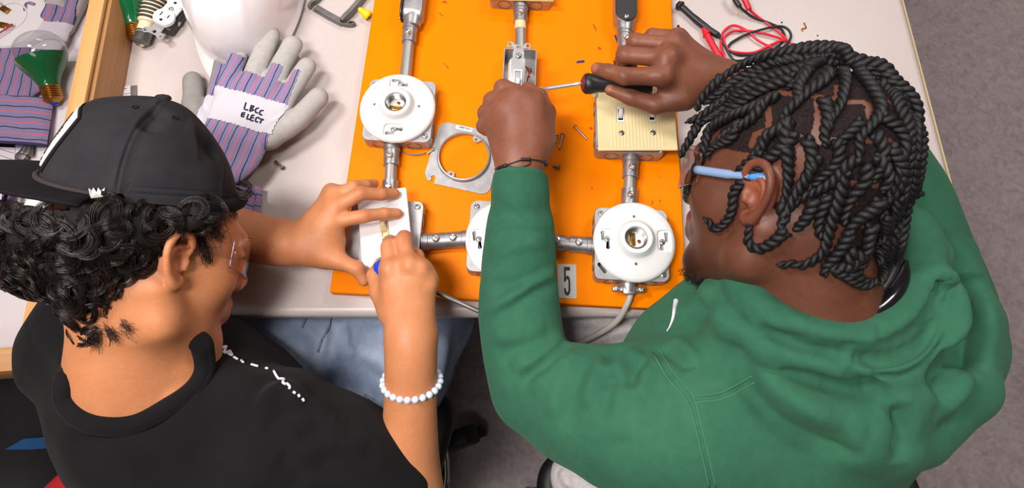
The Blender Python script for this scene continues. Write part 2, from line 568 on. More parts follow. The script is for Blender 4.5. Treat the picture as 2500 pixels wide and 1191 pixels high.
def mk_contact():
    a = box_mesh('contact', (0.007, 0.017, 0.0012), (-0.0035, 0.001, 0.0105), 0.0003)
    b = box_mesh('contact', (0.007, 0.004, 0.006), (-0.0035, 0.009, 0.008), 0.0003)
    c = moved(lathe_mesh('contact', [(0.0022, 0), (0.0022, .0012), (0, .0014)], 14), (-0.0035, 0.004, 0.011))
    return joined('contact', [a, b, c])
LH_CONTACT = mk_contact(); LH_CONTACT.materials.append(M['brass'])
LH_INS = lathe_mesh('insulator_disc', [(0, 0.0061), (0.0142, 0.0061), (0.0142, 0.0072), (0, 0.0072)], 28); LH_INS.materials.append(M['white_plastic'])
LH_RIVET = lathe_mesh('rivet', [(0.0026, 0), (0.0026, .0010), (0.0014, .0013), (0.0012, .0006), (0, .0006)], 16); LH_RIVET.materials.append(M['copper'])

def lampholder(px, py, rz, label, z0):
    p = W(px, py, z0 + 0.008)
    e = empty('lamp_holder', (p.x, p.y, z0 + 0.0004), rz, label, 'lamp holder', 'round white porcelain lamp holders')
    link('porcelain_body', LH_BODY, None, e)
    sh = link('screw_shell', LH_SHELL, None, e)
    link('insulator_disc', LH_INS, None, sh); link('contact', LH_CONTACT, None, sh)
    link('rivet', LH_RIVET, None, sh, (0.006, -0.001, 0.0074))
    for s in (1, -1):
        link('mounting_screw', SLOTSCREW, None, e, (s * 0.038, -0.001 * s, 0.0088), (0, 0, random.random() * 3))
    return e

# ---- conduit and set-screw connectors
def conduit_mesh(l):
    n = 28
    prof = [(0.0076, 0), (0.0089, 0), (0.0089, l), (0.0076, l)]
    return lathe_mesh('conduit', prof + [(0.0076, 0)], n, cap=False)
q = NT('conduit_steel')
tc = q.coord(); mp = q.n('ShaderNodeMapping'); mp.inputs['Scale'].default_value = (160, 160, 14); q.l(tc, mp.inputs['Vector'])
f = q.noise(1.0, 5, 0.7, vec=mp.outputs['Vector'])
q.base(q.ramp(f, [(0.3, srgb(152, 149, 147)), (0.7, srgb(190, 188, 186))])); q.set(Roughness=0.48, Metallic=0.78)
q.l(q.bump(f, 0.15, 0.0004), q.b.inputs['Normal'])
M['conduit'] = q.m
def connector_mesh():
    a = lathe_mesh('a', [(0.0092, 0), (0.0117, 0), (0.0117, 0.0235), (0.0128, 0.0242), (0.0128, 0.030), (0.0118, 0.0306), (0.0118, 0.034), (0.0, 0.034)], 28, cap=False)
    b = moved(lathe_mesh('b', [(0.0052, 0), (0.0052, 0.0038), (0.0044, 0.0042), (0, 0.0042)], 16), (0, -0.0100, 0.012), (math.pi / 2, 0, 0))
    return joined('connector', [a, b])
CONN = connector_mesh(); CONN.materials.append(M['zinc'])
CZ = 0.0145      # conduit axis above the board

def conduit_run(p0, p1, label, c0=True, c1=True, over=0.0, screw_up=True, tape=None):
    """p0, p1: world points on the axis at the box faces (connector ends)."""
    a = Vector(p0); b = Vector(p1); d = (b - a); L = d.length; d.normalize()
    e = empty('conduit_run', (a.x, a.y, a.z), 0, label, 'conduit', 'steel conduit runs on the board')
    q = d.to_track_quat('Z', 'Y')
    # local frame: z along the run, -y up (so that the set screws face up)
    up = Vector((0, 0, 1)); yax = -(up - d * up.dot(d)).normalized(); xax = yax.cross(d)
    R = Matrix((xax, yax, d)).transposed()
    e.rotation_euler = R.to_euler()
    s0 = 0.012 if c0 else 0.0; s1 = 0.012 if c1 else 0.0
    t = link('tube', conduit_mesh(L - s0 - s1), M['conduit'], e, (0, 0, s0))
    def con(flip):
        c = link('connector', CONN, None, e, (0, 0, L if not flip else 0), (0, 0, 0))
        if flip:   # the flange of the connector meets the box at z=0
            c.location = (0, 0, 0.034); c.rotation_euler = (math.pi, 0, math.pi)
        else:
            c.location = (0, 0, L - 0.034)
        link('set_screw', BIGSLOT, None, c, (0, -0.0138, 0.012), (math.pi / 2, random.random() * 3, 0))
    if c0: con(True)
    if c1: con(False)
    if tape:
        tm = lathe_mesh('masking_tape', [(0.0091, 0), (0.00935, 0.0002), (0.00935, tape[1]), (0.0091, tape[1] + .0002)], 28, cap=False)
        link('masking_tape', tm, M['tape'], e, (0, 0, tape[0]))['label'] = 'band of cream masking tape'
    return e

# boxes and lamp holders
jb_ul = junction_box(976, 270, 'steel junction box under the upper left lamp holder')
lh_ul = lampholder(970, 261, BANG + math.pi / 2, 'porcelain lamp holder at upper left of the board, pads above and below its socket', BZ + BOXH + .002)
jb_m = junction_box(1233, 578, 'steel junction box under the lamp holder half hidden by the green sleeve')
lh_m = lampholder(1236, 583, BANG + 0.1, 'porcelain lamp holder half hidden behind the green sleeve', BZ + BOXH + .002)
jb_r = junction_box(1541, 596, 'steel junction box under the lamp holder beside the number 5 sticker')
lh_r = lampholder(1549, 588, BANG + 0.02, 'porcelain lamp holder at lower right, just above the grey cable', BZ + BOXH + .002)
jb_l = junction_box(938, 574, 'steel junction box under the switch plate in the bare hand', cover=False)
jb_t = junction_box(1274, -62, 'steel junction box with a yellow metal bracket at the top edge', cover=False)
jb_g = junction_box(1537, 298, 'steel junction box under the two switch almond plate', cover=False)

def face_pt(jb, side, off=0.0):
    """axis point on a face of a junction box: side 0:+x 1:+y 2:-x 3:-y"""
    a = jb.rotation_euler.z + side * math.pi / 2
    d = Vector((math.cos(a), math.sin(a), 0)); n = Vector((-d.y, d.x, 0))
    return Vector((jb.location.x, jb.location.y, BZ + CZ)) + d * 0.0512 + n * off

# metal single-gang raised cover on the lower left box
def raised_cover(two=False):
    o = rrect(0.1025, 0.1025, 0.009, 5)
    iw = 0.095 if two else 0.052
    i = rrect(iw - .006, 0.068, 0.004, 4)[::-1]
    base = plate_mesh('a', [o, i], 0.0018, 0.0004)
    col = plate_mesh('b', [rrect(iw, 0.074, 0.006, 4), rrect(iw - .006, 0.068, 0.004, 4)[::-1]], 0.011, 0.0008)
    return joined('raised_cover', [base, moved(col, (0, 0, 0.0017))])
RC1 = raised_cover()
c = link('raised_cover', RC1, M['galv'], jb_l, (0, 0, BOXH))
for sx, sy in ((1, 1), (-1, -1)): link('screw', SCREW, None, c, (sx * 0.043, sy * 0.043, 0.0018), (0, 0, .6))
c = link('raised_cover', raised_cover(True), M['galv'], jb_g, (0, 0, BOXH))
for sx, sy in ((1, 1), (-1, -1), (1, -1)): link('screw', SCREW, None, c, (sx * 0.046, sy * 0.045, 0.0018), (0, 0, .3))

# yellow zinc bracket / raised cover on the top box
def bracket():
    o = [(-.053, -.0535), (.053, -.0535), (.0555, -.050), (.0515, -.047), (.0515, .045), (.053, .05), (-.053, .05), (-.0515, .045), (-.0515, -.047), (-.0555, -.050)]
    a = plate_mesh('a', [o], 0.002, 0.0004)
    b = box_mesh('b', (0.066, 0.078, 0.009), (0.002, 0, 0.006), 0.004, 3, taper=0.93)
    return joined('bracket', [a, b])
c = link('bracket', bracket(), M['gold_zinc'], jb_t, (0, 0, BOXH))
c['label'] = 'yellowish zinc plated raised bracket'
for sx, sy in ((1, -1), (-1, 1)): link('screw', SCREW, None, c, (sx * 0.0425, sy * 0.040, 0.002), (0, 0, .5))

# conduit bodies (LB fittings)
def conduit_body(px, py, lab, tilt):
    """hub end at pixel (px,py); body runs up the board"""
    p = W(px, py, BZ + CZ + .004)
    e = empty('conduit_elbow', (p.x, p.y, BZ + 0.0005), BANG, lab, 'conduit elbow', 'cast conduit elbows at the top of the board')
    Lb = 0.118
    h = 0.036
    body = plate_mesh('casting', [rrect(0.035, Lb, 0.0165, 7)], h - 0.003, 0.004, 3)
    moved(body, (0, Lb / 2 + 0.010, 0))
    hub = moved(lathe_mesh('hub', [(0.0, 0.03), (0.0165, 0.03), (0.0160, 0.012), (0.0135, 0.004), (0.0135, 0.0), (0.0, 0.0)], 28), (0, 0, CZ + .002), (-math.pi / 2, 0, 0))
    cst = link('casting', joined('casting', [body, hub]), M['zinc'], e)
    cov = plate_mesh('cover_plate', [rrect(0.0345, Lb - 0.002, 0.0168, 7)], 0.0035, 0.0010)
    c = link('cover_plate', cov, M['black_paint'], e)
    c['label'] = 'black cover plate'
    if tilt:    # cover on the left side
        cst.rotation_euler = (0, -math.pi / 2, 0); cst.location = (0.020, 0, 0.018)
        c.rotation_euler = (0, -math.pi / 2, 0); c.location = (-0.0135, Lb / 2 + 0.010, 0.018)
        link('screw', SCREW, None, c, (0, -Lb / 2 + 0.007, 0.0035))
    else:
        c.location = (0, Lb / 2 + 0.010, h - 0.003)
        link('screw', SCREW, None, c, (0, -Lb / 2 + 0.008, 0.0035), (0, 0, .4))
    return e
cb_l = conduit_body(1001, 66, 'conduit body at upper left with its black cover turned sideways', True)
cb_r = conduit_body(1526, 78, 'conduit body at upper right with its black cover facing up', False)

def end_pt(px, py): return W(px, py, BZ + CZ + 0.002)
p_ul_top = face_pt(jb_ul, 1)
conduit_run(face_pt(jb_ul, 1, 0.0) , end_pt(1002, 60), 'conduit from the upper left conduit body to its lamp holder', c0=False)
conduit_run(face_pt(jb_ul, 3, -0.008), face_pt(jb_l, 1, 0.001), 'conduit between the upper left lamp holder and the hand held plate')
conduit_run(face_pt(jb_l, 0, -0.004), face_pt(jb_m, 2, 0.002), 'short conduit between the switch plate and the half hidden lamp holder')
conduit_run(face_pt(jb_m, 0, 0.0), face_pt(jb_r, 2, 0.002), 'conduit running from the green sleeve to the right lamp holder')
conduit_run(face_pt(jb_g, 3, 0.003), face_pt(jb_r, 1, 0.001), 'conduit between the almond plate and the right lamp holder')
conduit_run(face_pt(jb_g, 1, 0.006), end_pt(1525, 74), 'conduit at the upper right behind the dark hand')

# handy box with the switch pulled out of it
hb = empty('utility_box', W(1267, 212, BZ), BANG, 'open narrow steel utility box behind the loose toggle switch', 'junction box')
def handy():
    o = plate_mesh('o', [rrect(0.052, 0.104, 0.003, 3)], 0.030, 0.0006); i = plate_mesh('i', [rrect(0.0488, 0.1008, 0.002, 3)], 0.03)
    return boolean(o, [moved(i, (0, 0, 0.0016))])
link('body', handy(), M['galv'], hb)
hbt = hb.location + Matrix.Rotation(BANG, 3, 'Z') @ Vector((0.0, 0.052, CZ))
conduit_run(hbt, face_pt(jb_t, 3, 0.0), 'conduit with a band of masking tape below the top bracket', c0=False, tape=(0.045, 0.022))
wm = tubes_mesh('wire', [(spline([(0.008, 0.03, 0.006), (0.018, 0.02, 0.022), (0.014, 0.0, 0.034), (0.012, -0.015, 0.04)], 6), 0.0011)], 8)
link('bare_wire', wm, M['copper'], hb)
wm2 = tube_mesh('wire', spline([(-0.008, 0.04, 0.006), (0.004, 0.03, 0.02), (0.013, 0.012, 0.036), (0.016, -0.004, 0.04)], 6), 0.0012, 8)
link('bare_wire', wm2, M['copper'], hb)

# loose toggle switch held over the box
def toggle_switch(loc, rot, label, toggle_mat, name='toggle_switch'):
    e = empty(name, loc, 0, label, 'switch', rot=rot)
    st_o = [(-.0085, .030), (-.0085, .040), (-.007, .0455), (-.012, .047), (-.0165, .0455), (-.018, .050), (-.0165, .0545), (-.012, .0555), (-.0085, .0535), (-.006, .0515),
            (.006, .0515), (.0085, .0535), (.012, .0555), (.0165, .0545), (.018, .050), (.0165, .0455), (.012, .047), (.007, .0455), (.0085, .040), (.0085, .030)]
    st_o = st_o + [(x, -y) for x, y in st_o[::-1]]
    holes = [circ(0.0026, 12, (-.0135, .0507), True), circ(0.0026, 12, (.0135, .0507), True), rrect(0.007, 0.0032, 0.0015, 3, (0, .0475))[::-1], circ(0.0018, 10, (-.002, .0365), True)]
    strap = joined('strap', [plate_mesh('s', [st_o] + holes, 0.0014, 0.0003), moved(box_mesh('s', (0.021, 0.062, 0.003), (0, 0, 0.001), .001), (0, 0, 0))])
    link('strap', strap, M['galv'], e)
    link('switch_body', box_mesh('switch_body', (0.024, 0.060, 0.024), (0, 0, -0.0132), 0.002), M['white_plastic'], e)
    fr = link('bezel', plate_mesh('bezel', [rrect(0.0125, 0.026, .0012, 3), rrect(0.0085, 0.021, .0008, 3)[::-1]], 0.0024, .0004), M['white_plastic'], e, (0, 0, 0.0022))
    link('toggle', box_mesh('toggle', (0.0062, 0.009, 0.014), (0, 0, 0.005), 0.0015, 3, taper=0.85), toggle_mat, e, (0, -0.003, 0.0018), (math.radians(24), 0, 0))
    for s in (-1, 1): link('screw', SCREW, None, e, (0, s * 0.034, 0.0024))
    for y in (0.016, -0.016): link('terminal_screw', SLOTSCREW, None, e, (0.0122, y, -0.012), (0, math.pi / 2, 0))
    return e
ts = toggle_switch(W(1263, 180, 0.092), (math.radians(14), math.radians(8), BANG + math.radians(2)), 'bare white toggle switch pulled out of its utility box', M['white_plastic'])
ts.location += Vector((0, -0.008, 0))

# cable clamp and grey cable at the bottom right box
cc = empty('cable_clamp', face_pt(jb_r, 3, -0.003), BANG, 'small two screw metal clamp on the box, gripping the grey cable', 'cable clamp')
cm = joined('clamp_body', [box_mesh('a', (0.046, 0.008, 0.012), (0, -0.010, 0.001), 0.003), moved(lathe_mesh('b', [(0.011, 0), (0.011, 0.016), (0, 0.016)], 24), (0, 0.002, 0), (math.pi / 2, 0, 0)),
                           box_mesh('c', (0.018, 0.012, 0.008), (0, -0.012, 0.006), 0.003)])
link('clamp_body', cm, M['zinc'], cc)
for s in (-1, 1): link('screw', SCREW, None, cc, (s * 0.0165, -0.010, 0.007), (0, 0, .5 * s))
cp = [W(1542, 690, .034), W(1541, 712, .034), W(1530, 745, .028), W(1505, 785, .005), W(1460, 815, -.03), W(1405, 840, -.06), W(1330, 860, -.1)]
tag(link('grey_cable', tube_mesh('grey_cable', spline([tuple(p) for p in cp], 10), 0.0043, 14), M['cable']), 'grey sheathed cable curving off the board at the lower right', 'cable')

# loose round plaster ring
mr = empty('plaster_ring', W(1133, 385, BZ), -math.radians(13), 'loose square plate with a large round opening, lying on the orange board', 'plaster ring')
def notch_plate():
    L = 0.051; n = 0.010
    pts = []
    for k in range(4):
        a = k * math.pi / 2
        loc = [(L, -L + 0.020), (L, L - 0.014), (L - .004, L - .006), (L - 0.010, L - 0.002), (L - .013, L - .006), (L - .011, L - .010), (L - .014, L - .013), (L - .018, L - .010), (L - 0.018, L)]
        if k % 2: loc = [(L, -L + 0.020), (L, L - 0.012), (L - .003, L - 0.004), (L - .010, L)]
        for (x, y) in loc:
            pts.append((x * math.cos(a) - y * math.sin(a), x * math.sin(a) + y * math.cos(a)))
    return pts
pr = joined('plate', [plate_mesh('p', [notch_plate(), circ(0.0375, 48, flip=True)], 0.0018, 0.0004)])
link('plate', pr, M['galv'], mr, (0, 0, 0.0005))
col = lathe_mesh('collar', [(0.0375, 0.0008), (0.0410, 0.0018), (0.0402, 0.0045), (0.0390, 0.0085), (0.0375, 0.009), (0.0368, 0.0085), (0.0368, 0.0008), (0.0375, 0.0008)], 56, cap=False)
link('collar', col, M['galv'], mr, (0, 0, 0.0005))
tabm = plate_mesh('screw_tab', [[(-.008, .006), (-.006, -.001), (-.003, -.0055), (.003, -.0055), (.006, -.001), (.008, .006)], circ(0.0019, 12, (0, -.001), True)], 0.0014)
for a in (0.35, math.pi + 0.35):
    link('screw_tab', tabm, M['galv'], mr, (0.0345 * math.sin(a), 0.0345 * math.cos(a), 0.0035), (0, 0, -a))
link('barcode_label', plate_mesh('barcode_label', [rrect(0.026, 0.0065, 0.0005, 2)], 0.0002), M['white_plastic'], mr, (-0.012, 0.0465, 0.0023))
bl_ = bpy.data.objects['barcode_label']
bm = bmesh.new()
x = -0.0075
while x < 0.0120:
    wd = random.choice((.0003, .0005, .0008)); bm_box(bm, (wd, 0.0032, 0.0001), (x, .0006, 0.00025)); x += wd + random.choice((.0003, .0006))
link('bar_print', bm_mesh(bm, 'bar_print'), M['ink'], bl_)

# almond two-gang plate with two toggles
gp = empty('switch_plate', W(1552, 282, BZ + BOXH + 0.014), 0, 'ribbed almond two gang switch plate below the dark hand with the screwdriver', 'switch plate', rot=(math.radians(2), math.radians(-2.5), BANG * 0.3))
def gang_plate():
    a = plate_mesh('a', [rrect(0.1155, 0.114, 0.002, 3), rrect(0.0105, 0.0245, .0006, 2, (-.023, 0))[::-1], rrect(0.0105, 0.0245, .0006, 2, (.023, 0))[::-1]], 0.0050, 0.0018, 3)
    parts = [a]
    x = -0.037
    while x < 0.0375:
        for (y0, y1) in (((-0.0525, -0.0145), (0.0145, 0.0525)) if (abs(abs(x) - .023) < .0072) else ((-0.0525, 0.0525),)):
            b = box_mesh('r', (0.0034, y1 - y0, 0.0009), (x, (y0 + y1) / 2, 0.0049), .0004, 2); parts.append(b)
        x += 0.0049
    return joined('plate', parts)
link('plate', gang_plate(), M['almond'], gp)
for s in (-1, 1):
    for y in (-0.0302, 0.0302):
        link('screw', SLOTSCREW, None, gp, (s * 0.023, y, 0.0052), (0, 0, random.random()))
    bz = link('bezel', plate_mesh('bezel', [rrect(0.0102, 0.0242, .0006, 2), rrect(0.0072, 0.018, .0006, 2)[::-1]], 0.004), M['white_plastic'], gp, (s * .023, 0, 0.0008))
    link('toggle', box_mesh('toggle', (0.0066, 0.009, 0.017), (0, 0, 0.006), 0.0016, 3, taper=0.86), M['white_plastic'], gp, (s * 0.023, 0.001 * s, 0.002), (math.radians(-24 if s < 0 else 26), 0, 0))
# ================================================================== smooth implicit surfaces for bodies and cloth
class Field:
    def __init__(self): self.pr = []
    def _add(self, f, lo, hi, k, op):
        self.pr.append((f, np.asarray(lo, float), np.asarray(hi, float), k, op))
    def cap(self, a, b, ra, rb=None, k=0.01, op='u', flat=None):
        """tapered capsule; flat=(axis, factor): squash along a world axis"""
        rb = ra if rb is None else rb
        a = np.array(a, dtype=np.float32); b = np.array(b, dtype=np.float32)
        ba = b - a; L2 = max(float(ba @ ba), 1e-12)
        if flat is not None:
            ax = np.array(flat[0], dtype=np.float32); ax /= np.linalg.norm(ax); fac = flat[1]
        def f(P):
            q = P - a
            t = np.clip((q @ ba) / L2, 0, 1)
            e = q - t[:, None] * ba
            if flat is not None:
                c = e @ ax
                e = e + (c * (1.0 / fac - 1.0))[:, None] * ax
                return (np.sqrt((e * e).sum(1)) - (ra + (rb - ra) * t)) * (fac ** 0.5)
            return np.sqrt((e * e).sum(1)) - (ra + (rb - ra) * t)
        r = max(ra, rb) * 1.05
        self._add(f, np.minimum(a, b) - r, np.maximum(a, b) + r, k, op)
    def ell(self, c, r, R=None, k=0.01, op='u'):
        c = np.array(c, dtype=np.float32); r = np.array(r, dtype=np.float32)
        R = np.eye(3, dtype=np.float32) if R is None else np.array(R, dtype=np.float32)   # columns: axes
        def f(P):
            q = (P - c) @ R
            k0 = np.sqrt(((q / r) ** 2).sum(1)); k1 = np.sqrt(((q / (r * r)) ** 2).sum(1)) + 1e-9
            return k0 * (k0 - 1.0) / k1
        ext = np.sqrt(((R * r) ** 2).sum(1)) if R is not None else r
        self._add(f, c - ext, c + ext, k, op)
    def chain(self, pts, rad, k=0.01, op='u', flat=None):
        for i in range(len(pts) - 1):
            self.cap(pts[i], pts[i + 1], rad[i], rad[i + 1], k, op, flat)
    def pchain(self, L, k=0.01, op='u', n=0, flat=None):
        """points given as (photo x, photo y, height, radius in px)"""
        P = [tuple(W(x, y, z)) for x, y, z, r in L]; R = [RM(r, x, y, z) for x, y, z, r in L]
        if n:
            Q = spline([tuple(p) + (r,) for p, r in zip(P, R)], n)
            P = [q[:3] for q in Q]; R = [float(q[3]) for q in Q]
        self.chain(P, R, k, op, flat)
    def ev(self, P, lo, hi, pad):
        d = np.full(len(P), 0.5, dtype=np.float32)
        for f, a, b, k, op in self.pr:
            m = 2.6 * k + pad
            if (a - m > hi).any() or (b + m < lo).any(): continue
            e = f(P).astype(np.float32)
            if op == 'u':
                h = np.maximum(k - np.abs(d - e), 0) / k
                d = np.minimum(d, e) - h * h * k * 0.25
            elif op == 's':
                e = -e
                h = np.maximum(k - np.abs(d - e), 0) / k
                d = np.maximum(d, e) + h * h * k * 0.25
            elif op == 'i':
                d = np.maximum(d, e)
        return d
    def mesh(self, h, lo=None, hi=None, N=20):
        us = [p for p in self.pr if p[4] == 'u']
        L = np.min([p[1] for p in us], 0) - 3 * h if lo is None else np.array(lo, float)
        H = np.max([p[2] for p in us], 0) + 3 * h if hi is None else np.array(hi, float)
        nb = np.ceil((H - L) / (h * N)).astype(int)
        off = np.arange(N + 1)
        big = (nb * N + 2)
        cg = np.linspace(0, N, 5)
        CO = np.stack(np.meshgrid(cg, cg, cg, indexing='ij'), -1).reshape(-1, 3) * h
        FO = np.stack(np.meshgrid(off, off, off, indexing='ij'), -1).reshape(-1, 3) * h
        act = np.zeros(nb, bool)
        for p in us:
            i0 = np.maximum(((p[1] - p[3] - L) / (h * N)).astype(int), 0); i1 = np.minimum(((p[2] + p[3] - L) / (h * N)).astype(int) + 1, nb)
            act[i0[0]:i1[0], i0[1]:i1[1], i0[2]:i1[2]] = True
        vid, vco, quads = [], [], []
        for bi in np.argwhere(act):
            o = L + bi * (N * h); e = o + N * h
            dc = self.ev((CO + o).astype(np.float32), o, e, 2 * h)
            if np.abs(dc).min() > N * h * 0.26: continue
            D = self.ev((FO + o).astype(np.float32), o, e, 2 * h).reshape(N + 1, N + 1, N + 1)
            S = D < 0
            if S.all() or not S.any(): continue
            # cell vertices
            cs = np.zeros((N, N, N), np.int32)
            for dx in (0, 1):
                for dy in (0, 1):
                    for dz in (0, 1): cs += S[dx:N + dx, dy:N + dy, dz:N + dz]
            C = np.argwhere((cs > 0) & (cs < 8))
            acc = np.zeros((len(C), 3)); cnt = np.zeros(len(C))
            i, j, k_ = C[:, 0], C[:, 1], C[:, 2]
            for (a, b) in (((0,0,0),(1,0,0)),((0,1,0),(1,1,0)),((0,0,1),(1,0,1)),((0,1,1),(1,1,1)),((0,0,0),(0,1,0)),((1,0,0),(1,1,0)),((0,0,1),(0,1,1)),((1,0,1),(1,1,1)),((0,0,0),(0,0,1)),((1,0,0),(1,0,1)),((0,1,0),(0,1,1)),((1,1,0),(1,1,1))):
                da = D[i + a[0], j + a[1], k_ + a[2]]; db = D[i + b[0], j + b[1], k_ + b[2]]
                m = (da < 0) != (db < 0)
                t = np.where(m, da / (da - db + 1e-20), 0)
                for ax in range(3):
                    acc[:, ax] += np.where(m, a[ax] + (b[ax] - a[ax]) * t, 0)
                cnt += m
            pos = (C + acc / cnt[:, None]) * h + o
            G = C + bi * N + 1
            vid.append((G[:, 0] * big[1] + G[:, 1]) * big[2] + G[:, 2]); vco.append(pos)
            # faces
            for ax in range(3):
                sl = [slice(0, N)] * 3; s2 = list(sl); s2[ax] = slice(1, N + 1)
                A = S[tuple(sl)]; B = S[tuple(s2)]
                E = np.argwhere(A != B)
                if not len(E): continue
                fl = A[E[:, 0], E[:, 1], E[:, 2]]
                g = E + bi * N + 1
                u, v = [(1, 2), (2, 0), (0, 1)][ax]
                def idd(du, dv):
                    q = g.copy(); q[:, u] += du; q[:, v] += dv
                    return (q[:, 0] * big[1] + q[:, 1]) * big[2] + q[:, 2]
                Q = np.stack([idd(-1, -1), idd(0, -1), idd(0, 0), idd(-1, 0)], 1)
                Q[~fl] = Q[~fl][:, ::-1]
                quads.append(Q)
        ids = np.concatenate(vid); co = np.vstack(vco); Q = np.vstack(quads)
        o = np.argsort(ids); ids = ids[o]; co = co[o]
        ix = np.searchsorted(ids, Q); ix = np.minimum(ix, len(ids) - 1)
        ok = (ids[ix] == Q).all(1)
        return co.astype(np.float32), ix[ok].astype(np.int32)

def vnormals(V, F):
    a = V[F[:, 2]] - V[F[:, 0]]; b = V[F[:, 3]] - V[F[:, 1]]
    n = np.cross(a, b)
    N = np.zeros_like(V)
    for c in range(4): np.add.at(N, F[:, c], n)
    return N / (np.linalg.norm(N, axis=1, keepdims=True) + 1e-12)

def relax(V, F, it=2, lam=0.5, mask=None):
    for _ in range(it):
        acc = np.zeros_like(V); cnt = np.zeros(len(V), np.float32)
        for c in range(4):
            np.add.at(acc, F[:, c], V[F[:, (c + 1) % 4]]); np.add.at(cnt, F[:, c], 1)
            np.add.at(acc, F[:, c], V[F[:, (c + 3) % 4]]); np.add.at(cnt, F[:, c], 1)
        A = acc / np.maximum(cnt, 1)[:, None]
        V = V + (A - V) * lam
    return V.astype(np.float32)

def seg_dist(V, poly):
    """distance of points to a polyline and the fraction along it"""
    best = np.full(len(V), 1e9, np.float32); par = np.zeros(len(V), np.float32)
    n = len(poly) - 1
    for i in range(n):
        a = np.array(poly[i], np.float32); b = np.array(poly[i + 1], np.float32); ba = b - a
        q = V - a
        t = np.clip((q @ ba) / max(float(ba @ ba), 1e-12), 0, 1)
        d = np.linalg.norm(q - t[:, None] * ba, axis=1)
        m = d < best
        best[m] = d[m]; par[m] = (i + t[m]) / n
    return best, par

class Cloth:
    """vertex displacement of a finished surface along traced folds and seams"""
    def __init__(self, V, F):
        self.V, self.F = V, F
        self.N = vnormals(V, F)
        self.tree = BVHTree.FromPolygons([tuple(v) for v in V.tolist()], [tuple(f) for f in F.tolist()])
        self.V0 = V.copy()
        self.col = None
    def hit(self, px, py):
        d = ray(px, py).normalized()
        h = self.tree.ray_cast(CAMP, d)
        if h[0] is None:
            q = CAMP + d * 0.8
            # nearest approach of the ray to the surface
            best = None
            for t in np.linspace(0.5, 1.3, 60):
                p = CAMP + d * t
                n = self.tree.find_nearest(p)
                if best is None or n[3] < best[1]: best = (n[0], n[3])
            return best[0]
        return h[0]
    def near(self, px, py, lift=0.0):
        """point over the surface; beside it, the point of the view ray nearest to it"""
        d = ray(px, py).normalized()
        h = self.tree.ray_cast(CAMP, d)
        if h[0] is not None: return Vector(h[0]) + h[1] * lift
        best = None
        for t in np.linspace(0.55, 1.1, 56):
            p = CAMP + d * t; n = self.tree.find_nearest(p)
            if best is None or n[3] < best[1]: best = (p, n[3])
        return best[0]
    def trace(self, pp, n=6):
        pts = [tuple(self.hit(x, y)) for x, y in spline(pp, n)]
        return pts
    def fold(self, pp, width, height, n=6, taper=True, skew=0.0, poly=None):
        """ridge (height>0) or crease (height<0) along photo points pp; width, height in metres"""
        poly = self.trace(pp, n) if poly is None else poly
        P = np.array(poly); lo = P.min(0) - 3 * width; hi = P.max(0) + 3 * width
        m = ((self.V0 > lo) & (self.V0 < hi)).all(1)
        if not m.any(): return
        d, t = seg_dist(self.V0[m], poly)
        g = np.exp(-(d / width) ** 2)
        if taper: g = g * np.clip(np.minimum(t, 1 - t) * 5, 0, 1) ** 0.7
        self.V[m] += (self.N[m] * (g * height)[:, None]).astype(np.float32)
    def noise(self, amp, scale, seed=0):
        from mathutils import noise as mn
        rs = np.random.RandomState(seed)
        acc = np.zeros(len(self.V), np.float32)
        for k in range(14):
            w = rs.normal(size=3) * scale; ph = rs.rand() * 6.28
            acc += np.sin(self.V0 @ w.astype(np.float32) + ph)
        self.V += self.N * (acc * amp / 4)[:, None]

def vcol(me, C, name='tint'):
    a = me.color_attributes.new(name, 'FLOAT_COLOR', 'POINT')
    A = np.ones((len(C), 4), np.float32); A[:, :3] = C
    a.data.foreach_set('color', A.ravel())

# ---- skin
def skin_mat(name, c_dark, c_light, rough=0.48, sss=0.12, rad=(1.0, 0.35, 0.2), bscale=900):
    q = NT(name)
    at = q.n('ShaderNodeAttribute'); at.attribute_name = 'tint'
    n1 = q.noise(26, 5, 0.6); n2 = q.noise(260, 3, 0.6)
    c = q.mix(0.35, q.ramp(n1, [(0.32, c_dark), (0.68, c_light)]), q.ramp(n2, [(0.3, c_dark), (0.7, c_light)]))
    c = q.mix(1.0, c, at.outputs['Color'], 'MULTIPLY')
    q.base(c)
    q.set(Roughness=rough); q.b.inputs['Specular IOR Level'].default_value = .35
    q.b.inputs['Subsurface Weight'].default_value = sss
    q.b.inputs['Subsurface Radius'].default_value = rad
    q.b.inputs['Subsurface Scale'].default_value = 0.006
    q.l(q.bump(q.noise(bscale, 3, 0.6), 0.25, 0.0006), q.b.inputs['Normal'])
    return q.m

def paint_sphere(V, C, p, r, col, soft=0.5):
    d = np.linalg.norm(V - np.array(p, np.float32), axis=1)
    w_ = np.clip((r - d) / (r * soft + 1e-9), 0, 1)[:, None]
    C[:] = C * (1 - w_) + np.array(col, np.float32) * w_
def paint_line(V, C, poly, r, col, soft=0.6):
    d, t = seg_dist(V, poly)
    w_ = np.clip((r - d) / (r * soft + 1e-9), 0, 1)[:, None]
    C[:] = C * (1 - w_) + np.array(col, np.float32) * w_

